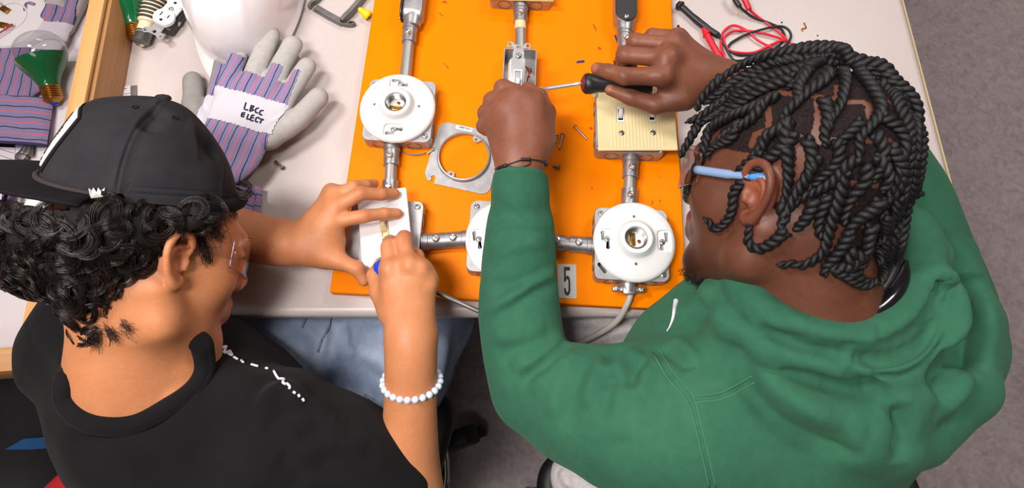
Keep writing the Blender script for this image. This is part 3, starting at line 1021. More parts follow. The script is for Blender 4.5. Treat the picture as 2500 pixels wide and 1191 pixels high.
# ---- head (local axes: x forward, y left, z up; metres)
class HeadFrame:
    def __init__(self, px, py, z, away, roll, nod, facing, s=1.0):
        """facing +1: face to photo right, -1: to photo left. away: turned from the viewer, roll: in the picture, nod: crown towards viewer"""
        self.o = W(px, py, z)
        t = (CAMP - self.o).normalized()
        r = Vector((1, 0, 0)); r = (r - t * r.dot(t)).normalized()
        u = t.cross(r)
        a = math.radians(roll); r, u = r * math.cos(a) + u * math.sin(a), u * math.cos(a) - r * math.sin(a)
        f = r * facing
        a = math.radians(away); fwd = f * math.cos(a) - t * math.sin(a); side = t * math.cos(a) + f * math.sin(a)
        a = math.radians(nod); up = u * math.cos(a) + side * math.sin(a); side = side * math.cos(a) - u * math.sin(a)
        left = side if facing < 0 else -side
        self.M = Matrix((fwd, left, up)).transposed()
        self.s = s
    def p(self, x, y, z): return tuple(self.o + self.M @ (Vector((x, y, z)) * self.s))
    def sag(self, px, py, y=0.0):
        """local (x, z) of a photo pixel on the plane y of the head"""
        d = ray(px, py); n = self.M.col[1]
        t = (self.o + n * (y * self.s) - CAMP).dot(n) / d.dot(n)
        v = self.M.transposed() @ (CAMP + d * t - self.o) / self.s
        return (v.x, v.z)
    def R(self): return np.array([list(r) for r in self.M])
    def loc(self, V):
        """world points to local"""
        return (np.asarray(V) - np.array(self.o)) @ self.R() / self.s

def build_head(F, H, near, brow=1.0, lips=1.0, chin=1.0, nose=1.0, ears=True, es=.84):
    p = H.p; s = H.s; R = H.R()
    E = lambda c, r, k=0.02, op='u': F.ell(p(*c), [x * s for x in r], R, k * s, op)
    Cp = lambda a, b, ra, rb, k=0.012, op='u': F.cap(p(*a), p(*b), ra * s, rb * s, k * s, op)
    E((-.014, 0, .046), (.098, .077, .088), .02)
    E((.034, 0, -.008), (.062, .066, .078), .03)
    E((.045, 0, -.058), (.048, .045, .052), .03)
    for y in (-1, 1):
        Cp((-.008, y * .060, -.035), (.004, y * .055, -.070), .019, .017, .025)
        Cp((.004, y * .055, -.070), (.074, y * .016, -.100), .017, .015, .025)
        E((.054, y * .044, -.020), (.024, .022, .022), .03)
        Cp((.094, y * .006, .026), (.084, y * .040, .026), .010 * brow, .009, .02)
    Cp((.078, -.012, -.098), (.078, .012, -.098), .017 * chin, .017 * chin, .02)
    for y in (-1, 1):
        E((.101, y * .031, .006), (.016, .016, .010), .012, 's')
        E((.082, y * .031, .004), (.0135, .0135, .0125), .004)
        Cp((.090, y * .018, .011), (.088, y * .044, .009), .0042, .0038, .006)
    Cp((.100, 0, .016), (.117 * (.5 + .5 * nose), 0, -.022), .0075, .0105, .012)
    E((.116 * (.5 + .5 * nose), 0, -.026), (.012, .011, .010), .008)
    for y in (-1, 1): E((.104, y * .013, -.030), (.012, .0078, .008), .006)
    # mouth
    Cp((.099, 0, -.054), (.084, .024, -.060), .0095 * lips, .006, .010); Cp((.099, 0, -.054), (.084, -.024, -.060), .0095 * lips, .006, .010)
    Cp((.097, 0, -.068), (.083, .021, -.063), .0095 * lips, .006, .010); Cp((.097, 0, -.068), (.083, -.021, -.063), .0095 * lips, .006, .010)
    Cp((.111, -.014, -.0612), (.111, .014, -.0612), .0016, .0016, .003, 's')
    # ears
    for y in ((-1, 1) if ears else ()):
        def q(x, d, z): return (x * es - .002, y * (.0735 + d * .95), z * es - .002)
        rim = [(.010, .004, .006), (.011, .010, .020), (.002, .015, .031), (-.012, .019, .033), (-.022, .022, .024), (-.025, .022, .010), (-.021, .019, -.006), (-.013, .014, -.020), (-.004, .009, -.030), (.004, .005, -.031), (.008, .003, -.024)]
        E(q(-.006, .002, .004), (.016, .007, .024), .006)
        rr = [.0034, .0037, .0038, .0039, .0039, .0038, .0037, .0042, .0056, .0054, .0036]
        RS = spline([a + (b,) for a, b in zip(rim, rr)], 3)
        for i in range(len(RS) - 1): Cp(q(*RS[i][:3]), q(*RS[i + 1][:3]), float(RS[i][3]), float(RS[i + 1][3]), .0022)
        an = [(.004, .007, .016), (-.008, .011, .016), (-.014, .012, .006), (-.011, .010, -.010), (-.002, .008, -.020)]
        AS = spline(an, 3)
        for i in range(len(AS) - 1): Cp(q(*AS[i]), q(*AS[i + 1]), .0027, .0027, .0022)
        E(q(-.002, .012, -.004), (.0065, .008, .009), .004, 's')
        E(q(-.006, .018, .022), (.007, .006, .004), .003, 's')
        Cp(q(.010, .006, -.002), q(.009, .006, -.010), .0036, .0036, .003)

def hand(F, wrist, mcps, fingers, thumb, rw, kpalm=0.014, heel=None):
    """all joints as (photo x, photo y, height, radius px)"""
    w_ = wrist
    for m in mcps:
        x0 = w_[0] + (m[0] - mcps[1][0]) * 0.42; y0 = w_[1] + (m[1] - mcps[1][1]) * 0.42
        F.pchain([(x0, y0, w_[2], w_[3] * 0.62), (m[0], m[1], m[2] - 0.004, m[3])], kpalm)
    for i in range(len(mcps) - 1):
        a, b = mcps[i], mcps[i + 1]
        F.pchain([(a[0], a[1], a[2] - .006, a[3] * .85), (b[0], b[1], b[2] - .006, b[3] * .85)], kpalm)
    if heel: F.pchain(heel, kpalm)
    for m, f in zip(mcps, fingers):
        F.pchain([(m[0], m[1], m[2] - .003, m[3] * .96)] + list(f), 0.0035)
    F.pchain(thumb[:2], kpalm); F.pchain(thumb[1:], 0.005)
# ================================================================== person in the black cap
SKIN_L = skin_mat('tan_skin', srgb(188, 120, 78), srgb(206, 138, 96))
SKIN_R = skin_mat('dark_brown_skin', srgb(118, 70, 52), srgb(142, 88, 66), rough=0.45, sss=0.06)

def finish_person_mesh(name, F, h, mat_, parent, paint=None, post=None, it=1):
    V, Q = F.mesh(h)
    if it: V = relax(V, Q, it, 0.4)
    if post: V = post(V, Q)
    me = mesh_np(name, V, Q)
    C = np.ones((len(V), 3), np.float32)
    if paint: paint(V, C)
    vcol(me, C)
    o = link(name, me, mat_, parent)
    return o, V, Q

PL = empty('person', W(480, 1250, -0.3), 0, 'person in black backward cap and black t-shirt holding a white switch plate', 'person')
PL.location = (0, 0, 0)
HL = HeadFrame(366, 616, 0.205, 23, -6, 2, +1, 1.0)
FB = Field()
build_head(FB, HL, -1, lips=1.05, nose=0.93)
# neck and shoulders
FB.cap(HL.p(-.030, 0, -.03), tuple(W(318, 905, 0.135)), 0.054, 0.058, 0.03)
FB.cap(HL.p(.005, 0, -.07), tuple(W(380, 890, 0.12)), 0.042, 0.05, 0.03)
FB.cap(tuple(W(318, 905, 0.135)), tuple(W(320, 985, 0.10)), 0.058, 0.056, 0.04)
FB.cap(tuple(W(350, 950, 0.100)), tuple(W(690, 1060, 0.08)), 0.052, 0.042, 0.05)
FB.cap(tuple(W(310, 950, 0.07)), tuple(W(185, 835, 0.035)), 0.046, 0.038, 0.05)
# a tendon down the side of the neck, collar bone
FB.pchain([(440, 800, 0.165, 20), (452, 880, 0.142, 16), (462, 930, 0.125, 14)], 0.03)
FB.pchain([(462, 925, 0.128, 12), (470, 890, 0.118, 16), (430, 980, 0.148, 16)], 0.02)
# right arm
FB.pchain([(690, 1060, 0.075, 90), (1000, 1230, 0.02, 78)], 0.02)
FB.pchain([(1000, 1230, 0.02, 76), (992, 1130, 0.045, 70), (1000, 1040, 0.075, 57), (1003, 930, 0.105, 53), (1003, 850, 0.125, 51), (1001, 800, 0.130, 50)], 0.015, n=3)
FB.pchain([(1045, 815, 0.128, 14), (1040, 835, 0.125, 14)], 0.012)
# left arm under the head
FB.pchain([(185, 835, 0.035, 75), (330, 560, 0.055, 78)], 0.02)
FB.pchain([(330, 560, 0.055, 72), (520, 560, 0.062, 57), (640, 585, 0.07, 47), (735, 597, 0.080, 44)], 0.02, n=3)
# left hand, fingers spread on the plate
hand(FB, (748, 592, 0.085, 46),
     [(812, 541, 0.104, 20), (822, 506, 0.108, 20), (818, 480, 0.102, 19), (808, 468, 0.090, 17)],
     [[(890, 527, 0.104, 16.5), (938, 522, 0.090, 14.5), (970, 521, 0.0775, 13)],
      [(880, 472, 0.112, 17), (930, 474, 0.096, 15), (962, 473, 0.0785, 14)],
      [(862, 456, 0.104, 15.5), (893, 452, 0.090, 13.5), (913, 448, 0.075, 12)],
      [(842, 464, 0.086, 13.5), (862, 461, 0.072, 12), (878, 459, 0.062, 11)]],
     [(770, 618, 0.082, 32), (830, 638, 0.084, 20), (872, 655, 0.082, 17), (889, 685, 0.074, 14)], 46)
FB.pchain([(790, 560, 0.086, 34), (800, 590, 0.080, 34), (800, 622, 0.078, 22)], 0.02)
# right hand closed round the screwdriver handle
hand(FB, (1001, 795, 0.130, 48),
     [(951, 655, 0.132, 22), (998, 645, 0.138, 22), (1030, 660, 0.132, 20), (1049, 688, 0.120, 17)],
     [[(951, 604, 0.125, 21), (952, 592, 0.105, 18), (952, 606, 0.084, 15)],
      [(985, 590, 0.128, 21), (987, 580, 0.108, 18), (985, 598, 0.086, 15)],
      [(1016, 626, 0.112, 19), (1010, 622, 0.092, 17), (1000, 645, 0.080, 15)],
      [(1040, 660, 0.098, 17), (1034, 660, 0.082, 15), (1022, 680, 0.075, 14)]],
     [(952, 760, 0.116, 30), (924, 712, 0.104, 21), (914, 672, 0.094, 18), (930, 642, 0.084, 15)], 48)
FB.pchain([(985, 700, 0.115, 45), (990, 750, 0.118, 45)], 0.02)
for (x, y, z) in ((949, 652, .1425), (999, 642, .1485), (1031, 655, .1415), (1052, 684, .128)):
    FB.pchain([(x, y, z, 9), (x, y + 6, z, 8)], 0.016)
NAILS_L = [(971, 517, .0835), (968, 467, .085), (915, 443, .080)]
def paintL(V, C):
    for (x, y, z) in NAILS_L:
        p = np.array(W(x, y, z)); paint_sphere(V, C, p, 0.0062, (1.12, 1.02, 1.08), 0.35)
    for (x, y, z, r) in ((888, 524, .113, .009), (880, 466, .12, .009), (950, 598, .137, .010), (985, 583, .14, .010), (872, 652, .092, .009), (1016, 622, .12, .009)):
        paint_sphere(V, C, W(x, y, z), r, (0.86, 0.78, 0.76), 0.9)
    for (x, y, z, r) in ((970, 521, .076, .010), (962, 473, .078, .010), (889, 690, .074, .013)):
        paint_sphere(V, C, W(x, y, z), r, (1.06, 0.94, 0.94), 0.9)
    L = HL.loc(V)
    # warm ear, lips, brow, moustache shadow
    e = np.exp(-(((L[:, 0] + .006) / .02) ** 2 + ((L[:, 1] + .085) / .014) ** 2 + ((L[:, 2] - .004) / .032) ** 2))[:, None]
    C[:] = C * (1 - .5 * e) + np.array((1.05, .82, .80)) * .5 * e
    for y in (-1, 1):
        paint_line(V, C, [HL.p(.104, y * .010, .028), HL.p(.098, y * .030, .034), HL.p(.080, y * .046, .029)], .0065, (.16, .13, .13), .5)
    paint_line(V, C, [HL.p(.104, .016, -.056), HL.p(.109, 0, -.052), HL.p(.104, -.016, -.056)], .006, (.92, .66, .66), .5)
    paint_line(V, C, [HL.p(.102, .014, -.069), HL.p(.107, 0, -.071), HL.p(.102, -.014, -.069)], .006, (.95, .68, .68), .5)
    for y in (-1, 1):
        paint_line(V, C, [HL.p(.110, y * .004, -.043), HL.p(.100, y * .020, -.050)], .0055, (.45, .42, .42), .7)
        paint_sphere(V, C, HL.p(.094, y * .031, .004), .008, (.9, .9, .95), .3); paint_sphere(V, C, HL.p(.096, y * .030, .003), .0045, (.10, .07, .06), .2)
    paint_sphere(V, C, HL.p(-.06, 0, .06), .085, (.12, .10, .10), .15)
    paint_sphere(V, C, W(512, 660, .27), .0022, (.5, .4, .4), .5)
body_l, VLb, QLb = finish_person_mesh('body', FB, 0.002, SKIN_L, PL, paintL)
tag(body_l, 'tan skinned head, neck, arms and hands')
# ---- clothes of the person in the cap
q = NT('black_cotton')
n1 = q.noise(14, 4); n2 = q.noise(1300, 2, 0.7)
q.base(q.ramp(n1, [(0.3, srgb(17, 15, 17)), (0.7, srgb(23, 21, 23))]))
q.set(Roughness=0.92); q.b.inputs['Specular IOR Level'].default_value = .15; q.b.inputs['Sheen Weight'].default_value = 0.03; q.b.inputs['Sheen Roughness'].default_value = 0.6
q.l(q.bump(n2, 0.4, 0.0005), q.b.inputs['Normal'])
M['black_cotton'] = q.m
q = NT('washed_denim')
tc = q.coord()
mp = q.n('ShaderNodeMapping'); mp.inputs['Scale'].default_value = (900, 900, 900); mp.inputs['Rotation'].default_value = (0, 0, 0.8); q.l(tc, mp.inputs['Vector'])
n1 = q.noise(13, 6, 0.62, dist=0.4); n2 = q.noise(60, 5, 0.7)
c = q.mix(0.4, q.ramp(n1, [(0.3, srgb(104, 126, 162)), (0.5, srgb(150, 168, 196)), (0.72, srgb(192, 204, 220))]), q.ramp(n2, [(0.3, srgb(104, 124, 158)), (0.7, srgb(166, 180, 202))]))
q.base(c); q.set(Roughness=0.9)
wv = q.n('ShaderNodeTexWave', Scale=1.0, Distortion=0.6); q.l(mp.outputs['Vector'], wv.inputs['Vector'])
q.l(q.bump(wv.outputs['Fac'], 0.25, 0.0004), q.b.inputs['Normal'])
M['denim'] = q.m
M['denim_seam'] = mat('denim_seam', srgb(150, 160, 178), 0.9, noise=(300, srgb(96, 112, 142), 0.3))

FS = Field()
FS.cap((-.562, -.160, .045), (-.45, -.205, .085), .068, .080, .05)
FS.cap((-.45, -.215, .085), (-.290, -.262, .080), .082, .080, .05)
FS.cap((-.44, -.245, .02), (-.32, -.40, -.25), .115, .150, .06)
FS.cap((-.475, -.20, .00), (-.40, -.24, -.02), .100, .110, .06)
FS.cap((-.43, -.20, .0), (-.36, -.27, -.05), .090, .100, .06)          # chest
FS.pchain([(178, 832, .06, 112), (220, 745, .052, 104)], .03)           # far sleeve
FS.pchain([(700, 1080, .082, 140), (850, 1140, .062, 132), (930, 1195, .045, 122)], .05)
FS.cap(tuple(W(316, 900, .22)), tuple(W(322, 945, .105)), .062, .060, .012, 's')
FS.cap(tuple(W(385, 885, .20)), tuple(W(392, 905, .10)), .046, .040, .012, 's')
hem_c = W(935, 1185, .045); armdir = (W(1000, 1230, .02) - W(690, 1060, .10)).normalized()
FS.cap(tuple(hem_c + armdir * 0.335), tuple(hem_c + armdir * 0.35), .30, .30, .004, 's')
FS.cap(tuple(W(760, 1090, .07)), tuple(W(1000, 1230, .02)), .046, .050, .006, 's')
V, Q = FS.mesh(.003)
V = relax(V, Q, 2)
CL = Cloth(V, Q)
# folds traced on the shirt
for pp, wd, ht in (
    ([(615, 1010), (680, 960), (760, 980), (830, 1010)], .012, .007),
    ([(640, 1040), (720, 1000), (800, 1040)], .010, -.006),
    ([(690, 1080), (760, 1030), (850, 1045)], .012, .006),
    ([(640, 985), (700, 940), (745, 985)], .010, .006),
    ([(600, 1000), (650, 930), (700, 920)], .010, -.004),
    ([(530, 900), (600, 930), (650, 990)], .018, .005),
    ([(480, 960), (560, 1000), (620, 1060)], .018, -.004),
    ([(700, 1120), (800, 1090), (900, 1090)], .013, .006),
    ([(680, 1110), (720, 1150), (730, 1191)], .010, -.005),
    ([(760, 1140), (840, 1110), (920, 1130)], .012, -.005),
    ([(90, 800), (140, 860), (150, 930)], .012, .005),
    ([(60, 870), (110, 900), (135, 980)], .012, -.003),
    ([(200, 1060), (320, 1090), (470, 1100)], .02, .004),
    ([(330, 1130), (450, 1150), (560, 1180)], .02, -.004)):
    CL.fold(pp, wd, ht)
# seams: shoulder seam and the collar stitching
CL.fold([(382, 1045), (480, 1085), (600, 1130), (690, 1160)], .0022, -.0016, 10, False)
CL.fold([(65, 790), (90, 855), (130, 885), (148, 945)], .0022, -.0018, 10, False)
CL.noise(.0011, 55, 3)
ts_me = mesh_np('t_shirt', CL.V, CL.F)
tshirt = link('t_shirt', ts_me, M['black_cotton'], PL); tag(tshirt, 'black cotton t-shirt')
def surf_tube(cl, pp, r, lift=0.0, n=8, sides=10, closed=False, name='seam'):
    pts = [Vector(cl.hit(x, y)) for x, y in spline(pp, n)]
    pts = [p + (CAMP - p).normalized() * lift for p in pts]
    return tube_mesh(name, [tuple(p) for p in pts], r, sides, closed)
# rib collar band (a flattened ring round the neck)
CLs = Cloth(CL.V.copy(), CL.F); BHs = Cloth(VLb, QLb)
def top_hit(x, y):
    a_ = CLs.tree.ray_cast(CAMP, ray(x, y).normalized()); b_ = BHs.tree.ray_cast(CAMP, ray(x, y).normalized())
    c_ = [h for h in (a_, b_) if h[0] is not None]
    return min(c_, key=lambda h: h[3])[0] if c_ else None
col_px = [(160, 930), (162, 975), (200, 1018), (260, 1036), (335, 1030), (410, 992), (470, 950), (494, 905), (492, 862), (480, 832)]
cpw = [top_hit(x, y) for x, y in col_px]
cpw = [tuple(p + (CAMP - p).normalized() * .001) for p in cpw] + [tuple(W(*p)) for p in ((410, 800, .10), (300, 790, .10), (205, 850, .15))]
cp = np.array(spline(cpw + [cpw[0]], 6)[:-1])
for _ in range(4): cp = cp * .5 + (np.roll(cp, 1, 0) + np.roll(cp, -1, 0)) * .25
link('collar', tubes_mesh('collar', [(cp, .0105, True), (cp * .5 + np.roll(cp, 1, 0) * .5 + (np.array(cp) - cp.mean(0)) * .075 - np.array([0, 0, .002]), .0085, True)], 12), M['black_cotton'], tshirt)['label'] = 'ribbed black collar'
# white lettering printed down the chest
M['print'] = mat('white_print', srgb(226, 222, 232), 0.7)
def stroke_print(cl, strokes, r, name, mat_, parent, lift=.0006, n=4, sides=6):
    T = []
    for s_ in strokes:
        pts = []
        for x, y in (spline(s_, n) if len(s_) > 2 else spline(s_, 4)):
            p = Vector(cl.hit(x, y)); nn = cl.tree.find_nearest(p)[1]
            pts.append(tuple(p + nn * lift))
        T.append((pts, r))
    return link(name, tubes_mesh(name, T, sides), mat_, parent)
CL2 = Cloth(CL.V.copy(), CL.F)
stroke_print(CL2, [[(511, 822), (520, 826), (514, 838), (530, 834), (541, 845), (528, 841)], [(541, 850), (552, 846), (545, 862), (558, 858)], [(553, 862), (566, 868), (560, 856)], [(570, 872), (580, 878)], [(588, 880), (594, 886)], [(612, 890), (622, 893), (630, 895)], [(648, 899), (654, 901)],
                   [(668, 906), (676, 920), (682, 926)], [(684, 925), (694, 926), (690, 934), (698, 938)], [(700, 936), (708, 944), (706, 950)], [(716, 956), (722, 960)], [(728, 962), (732, 968)], [(738, 972), (742, 978)]],
             .0016, 'chest_print', M['print'], tshirt)['label'] = 'white brush lettering across the chest'

# jeans
FJ = Field()
FJ.cap((-.30, -.40, -.23), (-.36, -.40, -.23), .14, .14, .05)
FJ.pchain([(800, 1150, -.20, 150), (1010, 760, -.165, 132), (1040, 560, -.15, 110)], .04, n=3)
FJ.pchain([(650, 1050, -.19, 150), (690, 800, -.165, 130), (690, 560, -.15, 105)], .04, n=3)
FJ.cap((-.16, .14, -.15), (-.16, .12, -.62), .06, .055, .03); FJ.cap((-.40, .14, -.15), (-.42, .12, -.62), .06, .055, .03)
V, Q = FJ.mesh(.004); V = relax(V, Q, 2)
CJ = Cloth(V, Q)
for pp, wd, ht in (([(835, 790), (840, 850), (900, 900), (960, 960)], .014, -.012), ([(800, 800), (790, 850), (785, 900)], .008, .006), ([(850, 860), (920, 890), (990, 950)], .014, .010), ([(1090, 800), (1080, 900), (1050, 980)], .012, .006),
                   ([(900, 800), (960, 840), (1040, 850)], .02, .006), ([(870, 930), (930, 990), (950, 1040)], .012, .008), ([(600, 800), (700, 830), (760, 870)], .015, .006)):
    CJ.fold(pp, wd, ht)
CJ.noise(.0016, 40, 5)
jeans = link('jeans', mesh_np('jeans', CJ.V, CJ.F), M['denim'], PL); tag(jeans, 'washed blue denim jeans')
CJ2 = Cloth(CJ.V.copy(), CJ.F)
for pp in ([(806, 772), (802, 800), (785, 830), (775, 860)], [(890, 962), (920, 985), (945, 1015)], [(1140, 880), (1110, 950), (1085, 1000)], [(748, 772), (735, 800)]):
    link('seam', surf_tube(CJ2, pp, .0022, .0006, 8, 6), M['denim_seam'], jeans)
link('shoe', box_mesh('shoe', (.095, .27, .09), (-.17, .17, FLOOR_Z + .046), .03, 4), M['black_plastic'], PL)
link('shoe', box_mesh('shoe', (.095, .27, .09), (-.42, .17, FLOOR_Z + .046), .03, 4), M['black_plastic'], PL)
# ================================================================== cap, curls, glasses and beads of the person in the cap
q = NT('faded_black_twill')
n1 = q.noise(22, 5, .6); n2 = q.noise(1500, 2, .6); n3 = q.noise(70, 6, .7)
q.base(q.mix(q.ramp(n3, [(0.62, (0, 0, 0, 1)), (0.80, (.5, .5, .5, 1))]), q.ramp(n1, [(0.3, srgb(34, 34, 38)), (0.7, srgb(47, 45, 48))]), srgb(70, 72, 80)))
q.set(Roughness=0.9); q.b.inputs['Specular IOR Level'].default_value = .2
q.l(q.bump(n2, 0.4, 0.0004), q.b.inputs['Normal'])
M['twill'] = q.m
M['twill_dark'] = mat('black_twill', srgb(26, 24, 27), .92, bump=(1200, .4, .0004), spec=.15)
M['patch_white'] = mat('patch_white', srgb(226, 218, 210), .85, bump=(900, .3, .0003))
CAP = empty('baseball_cap', HL.p(0, 0, .06), 0, 'worn black baseball cap worn backward with a white patch', 'cap')
CAPW = .089
out_px = [(112, 418), (128, 385), (165, 325), (205, 268), (232, 244), (285, 236), (345, 234), (395, 240), (450, 264), (505, 318), (545, 378), (566, 430), (580, 490)]
HK = HeadFrame(366, 616, 0.205, -12, -6, 15, +1, 1.0)      # the cap sits twisted on the head
OUT = [HK.sag(*p) for p in out_px]
OUTS = np.array(spline(OUT, 5))
cb = (OUTS[0] + OUTS[-1]) / 2
nphi = 49
PH = np.linspace(-math.pi / 2 * .992, math.pi / 2 * .992, nphi)
def cap_pt(outp, ph, lift=0.0):
    sc = math.cos(ph) ** 0.72 if abs(math.cos(ph)) > 1e-6 else 0
    x, z = cb + (np.array(outp) - cb) * sc
    return HK.p(x, CAPW * math.copysign(abs(math.sin(ph)) ** 0.95, ph) , z)
nth = len(OUTS)
Vc = np.array([[cap_pt(OUTS[i], ph) for ph in PH] for i in range(nth)]).reshape(-1, 3)
ii, jj = np.meshgrid(np.arange(nth - 1), np.arange(nphi - 1), indexing='ij')
Fc = np.stack([ii * nphi + jj, ii * nphi + jj + 1, (ii + 1) * nphi + jj + 1, (ii + 1) * nphi + jj], -1).reshape(-1, 4)
# refine the grid once so that seams can be pressed in
def refine(V, nr, nc, k):
    G = V.reshape(nr, nc, 3)
    r = np.linspace(0, nr - 1, (nr - 1) * k + 1); c = np.linspace(0, nc - 1, (nc - 1) * k + 1)
    i0 = np.minimum(r.astype(int), nr - 2); fr = (r - i0)[:, None, None]
    G = G[i0] * (1 - fr) + G[i0 + 1] * fr
    j0 = np.minimum(c.astype(int), nc - 2); fc = (c - j0)[None, :, None]
    G = G[:, j0] * (1 - fc) + G[:, j0 + 1] * fc
    R_, C_ = len(r), len(c)
    ii, jj = np.meshgrid(np.arange(R_ - 1), np.arange(C_ - 1), indexing='ij')
    F = np.stack([ii * C_ + jj, ii * C_ + jj + 1, (ii + 1) * C_ + jj + 1, (ii + 1) * C_ + jj], -1).reshape(-1, 4)
    return G.reshape(-1, 3).astype(np.float32), F.astype(np.int32)
Vc, Fc = refine(Vc, nth, nphi, 3)
Vc = relax(Vc, Fc, 2)
# make the normals point outwards
if (vnormals(Vc, Fc) * (Vc - np.array(HK.p(-.02, 0, .05)))).sum() < 0: Fc = Fc[:, ::-1].copy()
CC = Cloth(Vc, Fc)
seam1 = [(388, 250), (345, 285), (315, 340), (295, 400), (280, 468)]
seam2 = [(548, 395), (545, 440), (543, 486)]
CC.fold(seam1, .006, .0032, 8, False); CC.fold([(x + 4, y + 2) for x, y in seam1], .0016, -.0020, 10, False)
CC.fold(seam2, .004, .002, 8, False); CC.fold(seam2, .0014, -.0016, 10, False)
CC.fold([(395, 262), (370, 285), (355, 320)], .010, -.009)
CC.fold([(480, 350), (510, 360), (530, 370)], .014, -.010); CC.fold([(455, 300), (490, 330), (500, 390)], .016, .003)
CC.fold([(300, 470), (420, 478), (560, 484)], .0012, -.0014, 12, False); CC.fold([(300, 455), (420, 463), (560, 470)], .0012, -.0012, 12, False)
CC.noise(.0012, 45, 4)
crown = link('crown', mesh_np('crown', CC.V, CC.F), M['twill'], CAP)
CC2 = Cloth(CC.V.copy(), CC.F)
link('button', moved(lathe_mesh('button', [(.009, -.002), (.0085, .001), (.006, .003), (0, .004)], 20), (0, 0, 0)), M['twill'], CAP, HK.p(*[(lambda v: (v[0], 0, v[1]))(HK.sag(398, 238))][0]), (math.radians(-60), math.radians(10), 0))
for ex, ey in ((427, 288), (330, 262)):
    hp_ = CC2.tree.ray_cast(CAMP, ray(ex, ey).normalized())
    eo = link('eyelet', lathe_mesh('eyelet', [(.0034, 0), (.0034, .0008), (.0026, .0012), (.0016, .0006), (.0012, -.0006)], 16, cap=False), M['twill_dark'], CAP)
    eo.location = hp_[0]; eo.rotation_euler = hp_[1].to_track_quat('Z', 'Y').to_euler()
# brim
def brim():
    nu, nv = 41, 14
    base_x, base_z = OUTS[0]
    fx = (OUTS[0] - OUTS[-1]); ln = np.linalg.norm(fx); fx = fx / ln       # direction of the brim in the sagittal plane
    up = np.array([-fx[1], fx[0]]); up = up if up[1] > 0 else -up
    G = []
    for j in range(nv):
        v = j / (nv - 1)
        row = []
        for i in range(nu):
            u = -1 + 2 * i / (nu - 1)
            ph = u * math.pi / 2 * .93
            sc = math.cos(ph) ** 0.72
            b = cb + (OUTS[0] - cb) * sc
            y0 = CAPW * math.copysign(abs(math.sin(ph)) ** .95, ph)
            ext = .086 * max(0.0, (1 - (abs(u)) ** 4.5)) + .005
            p = b + fx * ext * v - up * (-.004 * v * u * u + .008 * v * v + .001)
            y = y0 * (.985 + .42 * v * u * u)
            row.append(HK.p(p[0], y, p[1]))
        G.append(row)
    V = np.array(G).reshape(-1, 3)
    V, F = refine(V, nv, nu, 2)
    return V, F
Vb, Fb = brim()
b_me = mesh_np('brim', Vb, Fb)
bo_ = link('brim', b_me, M['twill_dark'], CAP)
sm = bo_.modifiers.new('thick', 'SOLIDIFY'); sm.thickness = .0035; sm.offset = 0
# braided cord along the brim seam
cd = [cap_pt(OUTS[0], ph) for ph in np.linspace(-1.46, 1.46, 50)]
cen = np.array(HK.p(-.02, 0, .03)); cd = [tuple(np.array(p) + (np.array(p) - cen) / np.linalg.norm(np.array(p) - cen) * .002) for p in cd]
link('cord_trim', tube_mesh('cord_trim', cd, .0034, 8), mat('brown_cord', srgb(52, 42, 42), .9, bump=(500, .8, .001)), CAP)
# patch on the front panel
def patch(t0, t1, p0, p1, lift, name, mt, parent):
    a = [OUTS[int(round(t0 + (t1 - t0) * k / 12))] if False else OUTS[0] * 0 for k in range(1)]
    nT, nP = 14, 18
    pts = []
    for i in range(nT):
        t = t0 + (t1 - t0) * i / (nT - 1); k = int(t); f_ = t - k
        o_ = OUTS[k] * (1 - f_) + OUTS[min(k + 1, nth - 1)] * f_
        for j in range(nP):
            p = np.array(cap_pt(o_, p0 + (p1 - p0) * j / (nP - 1)))
            n = CC2.tree.find_nearest(Vector(p))
            pts.append(tuple(Vector(n[0]) + n[1] * lift))
    ii, jj = np.meshgrid(np.arange(nT - 1), np.arange(nP - 1), indexing='ij')
    F = np.stack([ii * nP + jj, ii * nP + jj + 1, (ii + 1) * nP + jj + 1, (ii + 1) * nP + jj], -1).reshape(-1, 4)
    o = link(name, mesh_np(name, pts, F), mt, parent)
    m_ = o.modifiers.new('t', 'SOLIDIFY'); m_.thickness = .0016; m_.offset = 0
    return o
pb = patch(3.2, 17.5, -.62, .62, .0012, 'patch_border', M['twill_dark'], CAP)
pw = patch(4.6, 16.2, -.54, .54, .0024, 'patch', M['patch_white'], CAP); pw['label'] = 'white embroidered patch with black border'
def cap_stroke(pts_tp, r):
    out = []
    for t, ph in spline(pts_tp, 4):
        k = int(t); f_ = t - k
        o_ = OUTS[k] * (1 - f_) + OUTS[min(k + 1, nth - 1)] * f_
        n = CC2.tree.find_nearest(Vector(cap_pt(o_, ph))); out.append(tuple(Vector(n[0]) + n[1] * .0036))
    return (out, r)
rs = random.Random(3)
st = []
for k in range(26):
    t = 6.6 + k * .30
    st.append(cap_stroke([(t, -.30 + rs.uniform(-.08, .08)), (t + rs.uniform(0, .7), rs.uniform(-.1, .1)), (t + rs.uniform(.0, .6), .34 + rs.uniform(-.08, .08))], .0009))
for k in range(3):
    st.append(cap_stroke([(5.2, -.35 + .12 * k), (5.7, -.30 + .12 * k), (5.2, -.27 + .12 * k)], .0006))
link('patch_lettering', tubes_mesh('patch_lettering', st, 5), M['ink'], CAP)
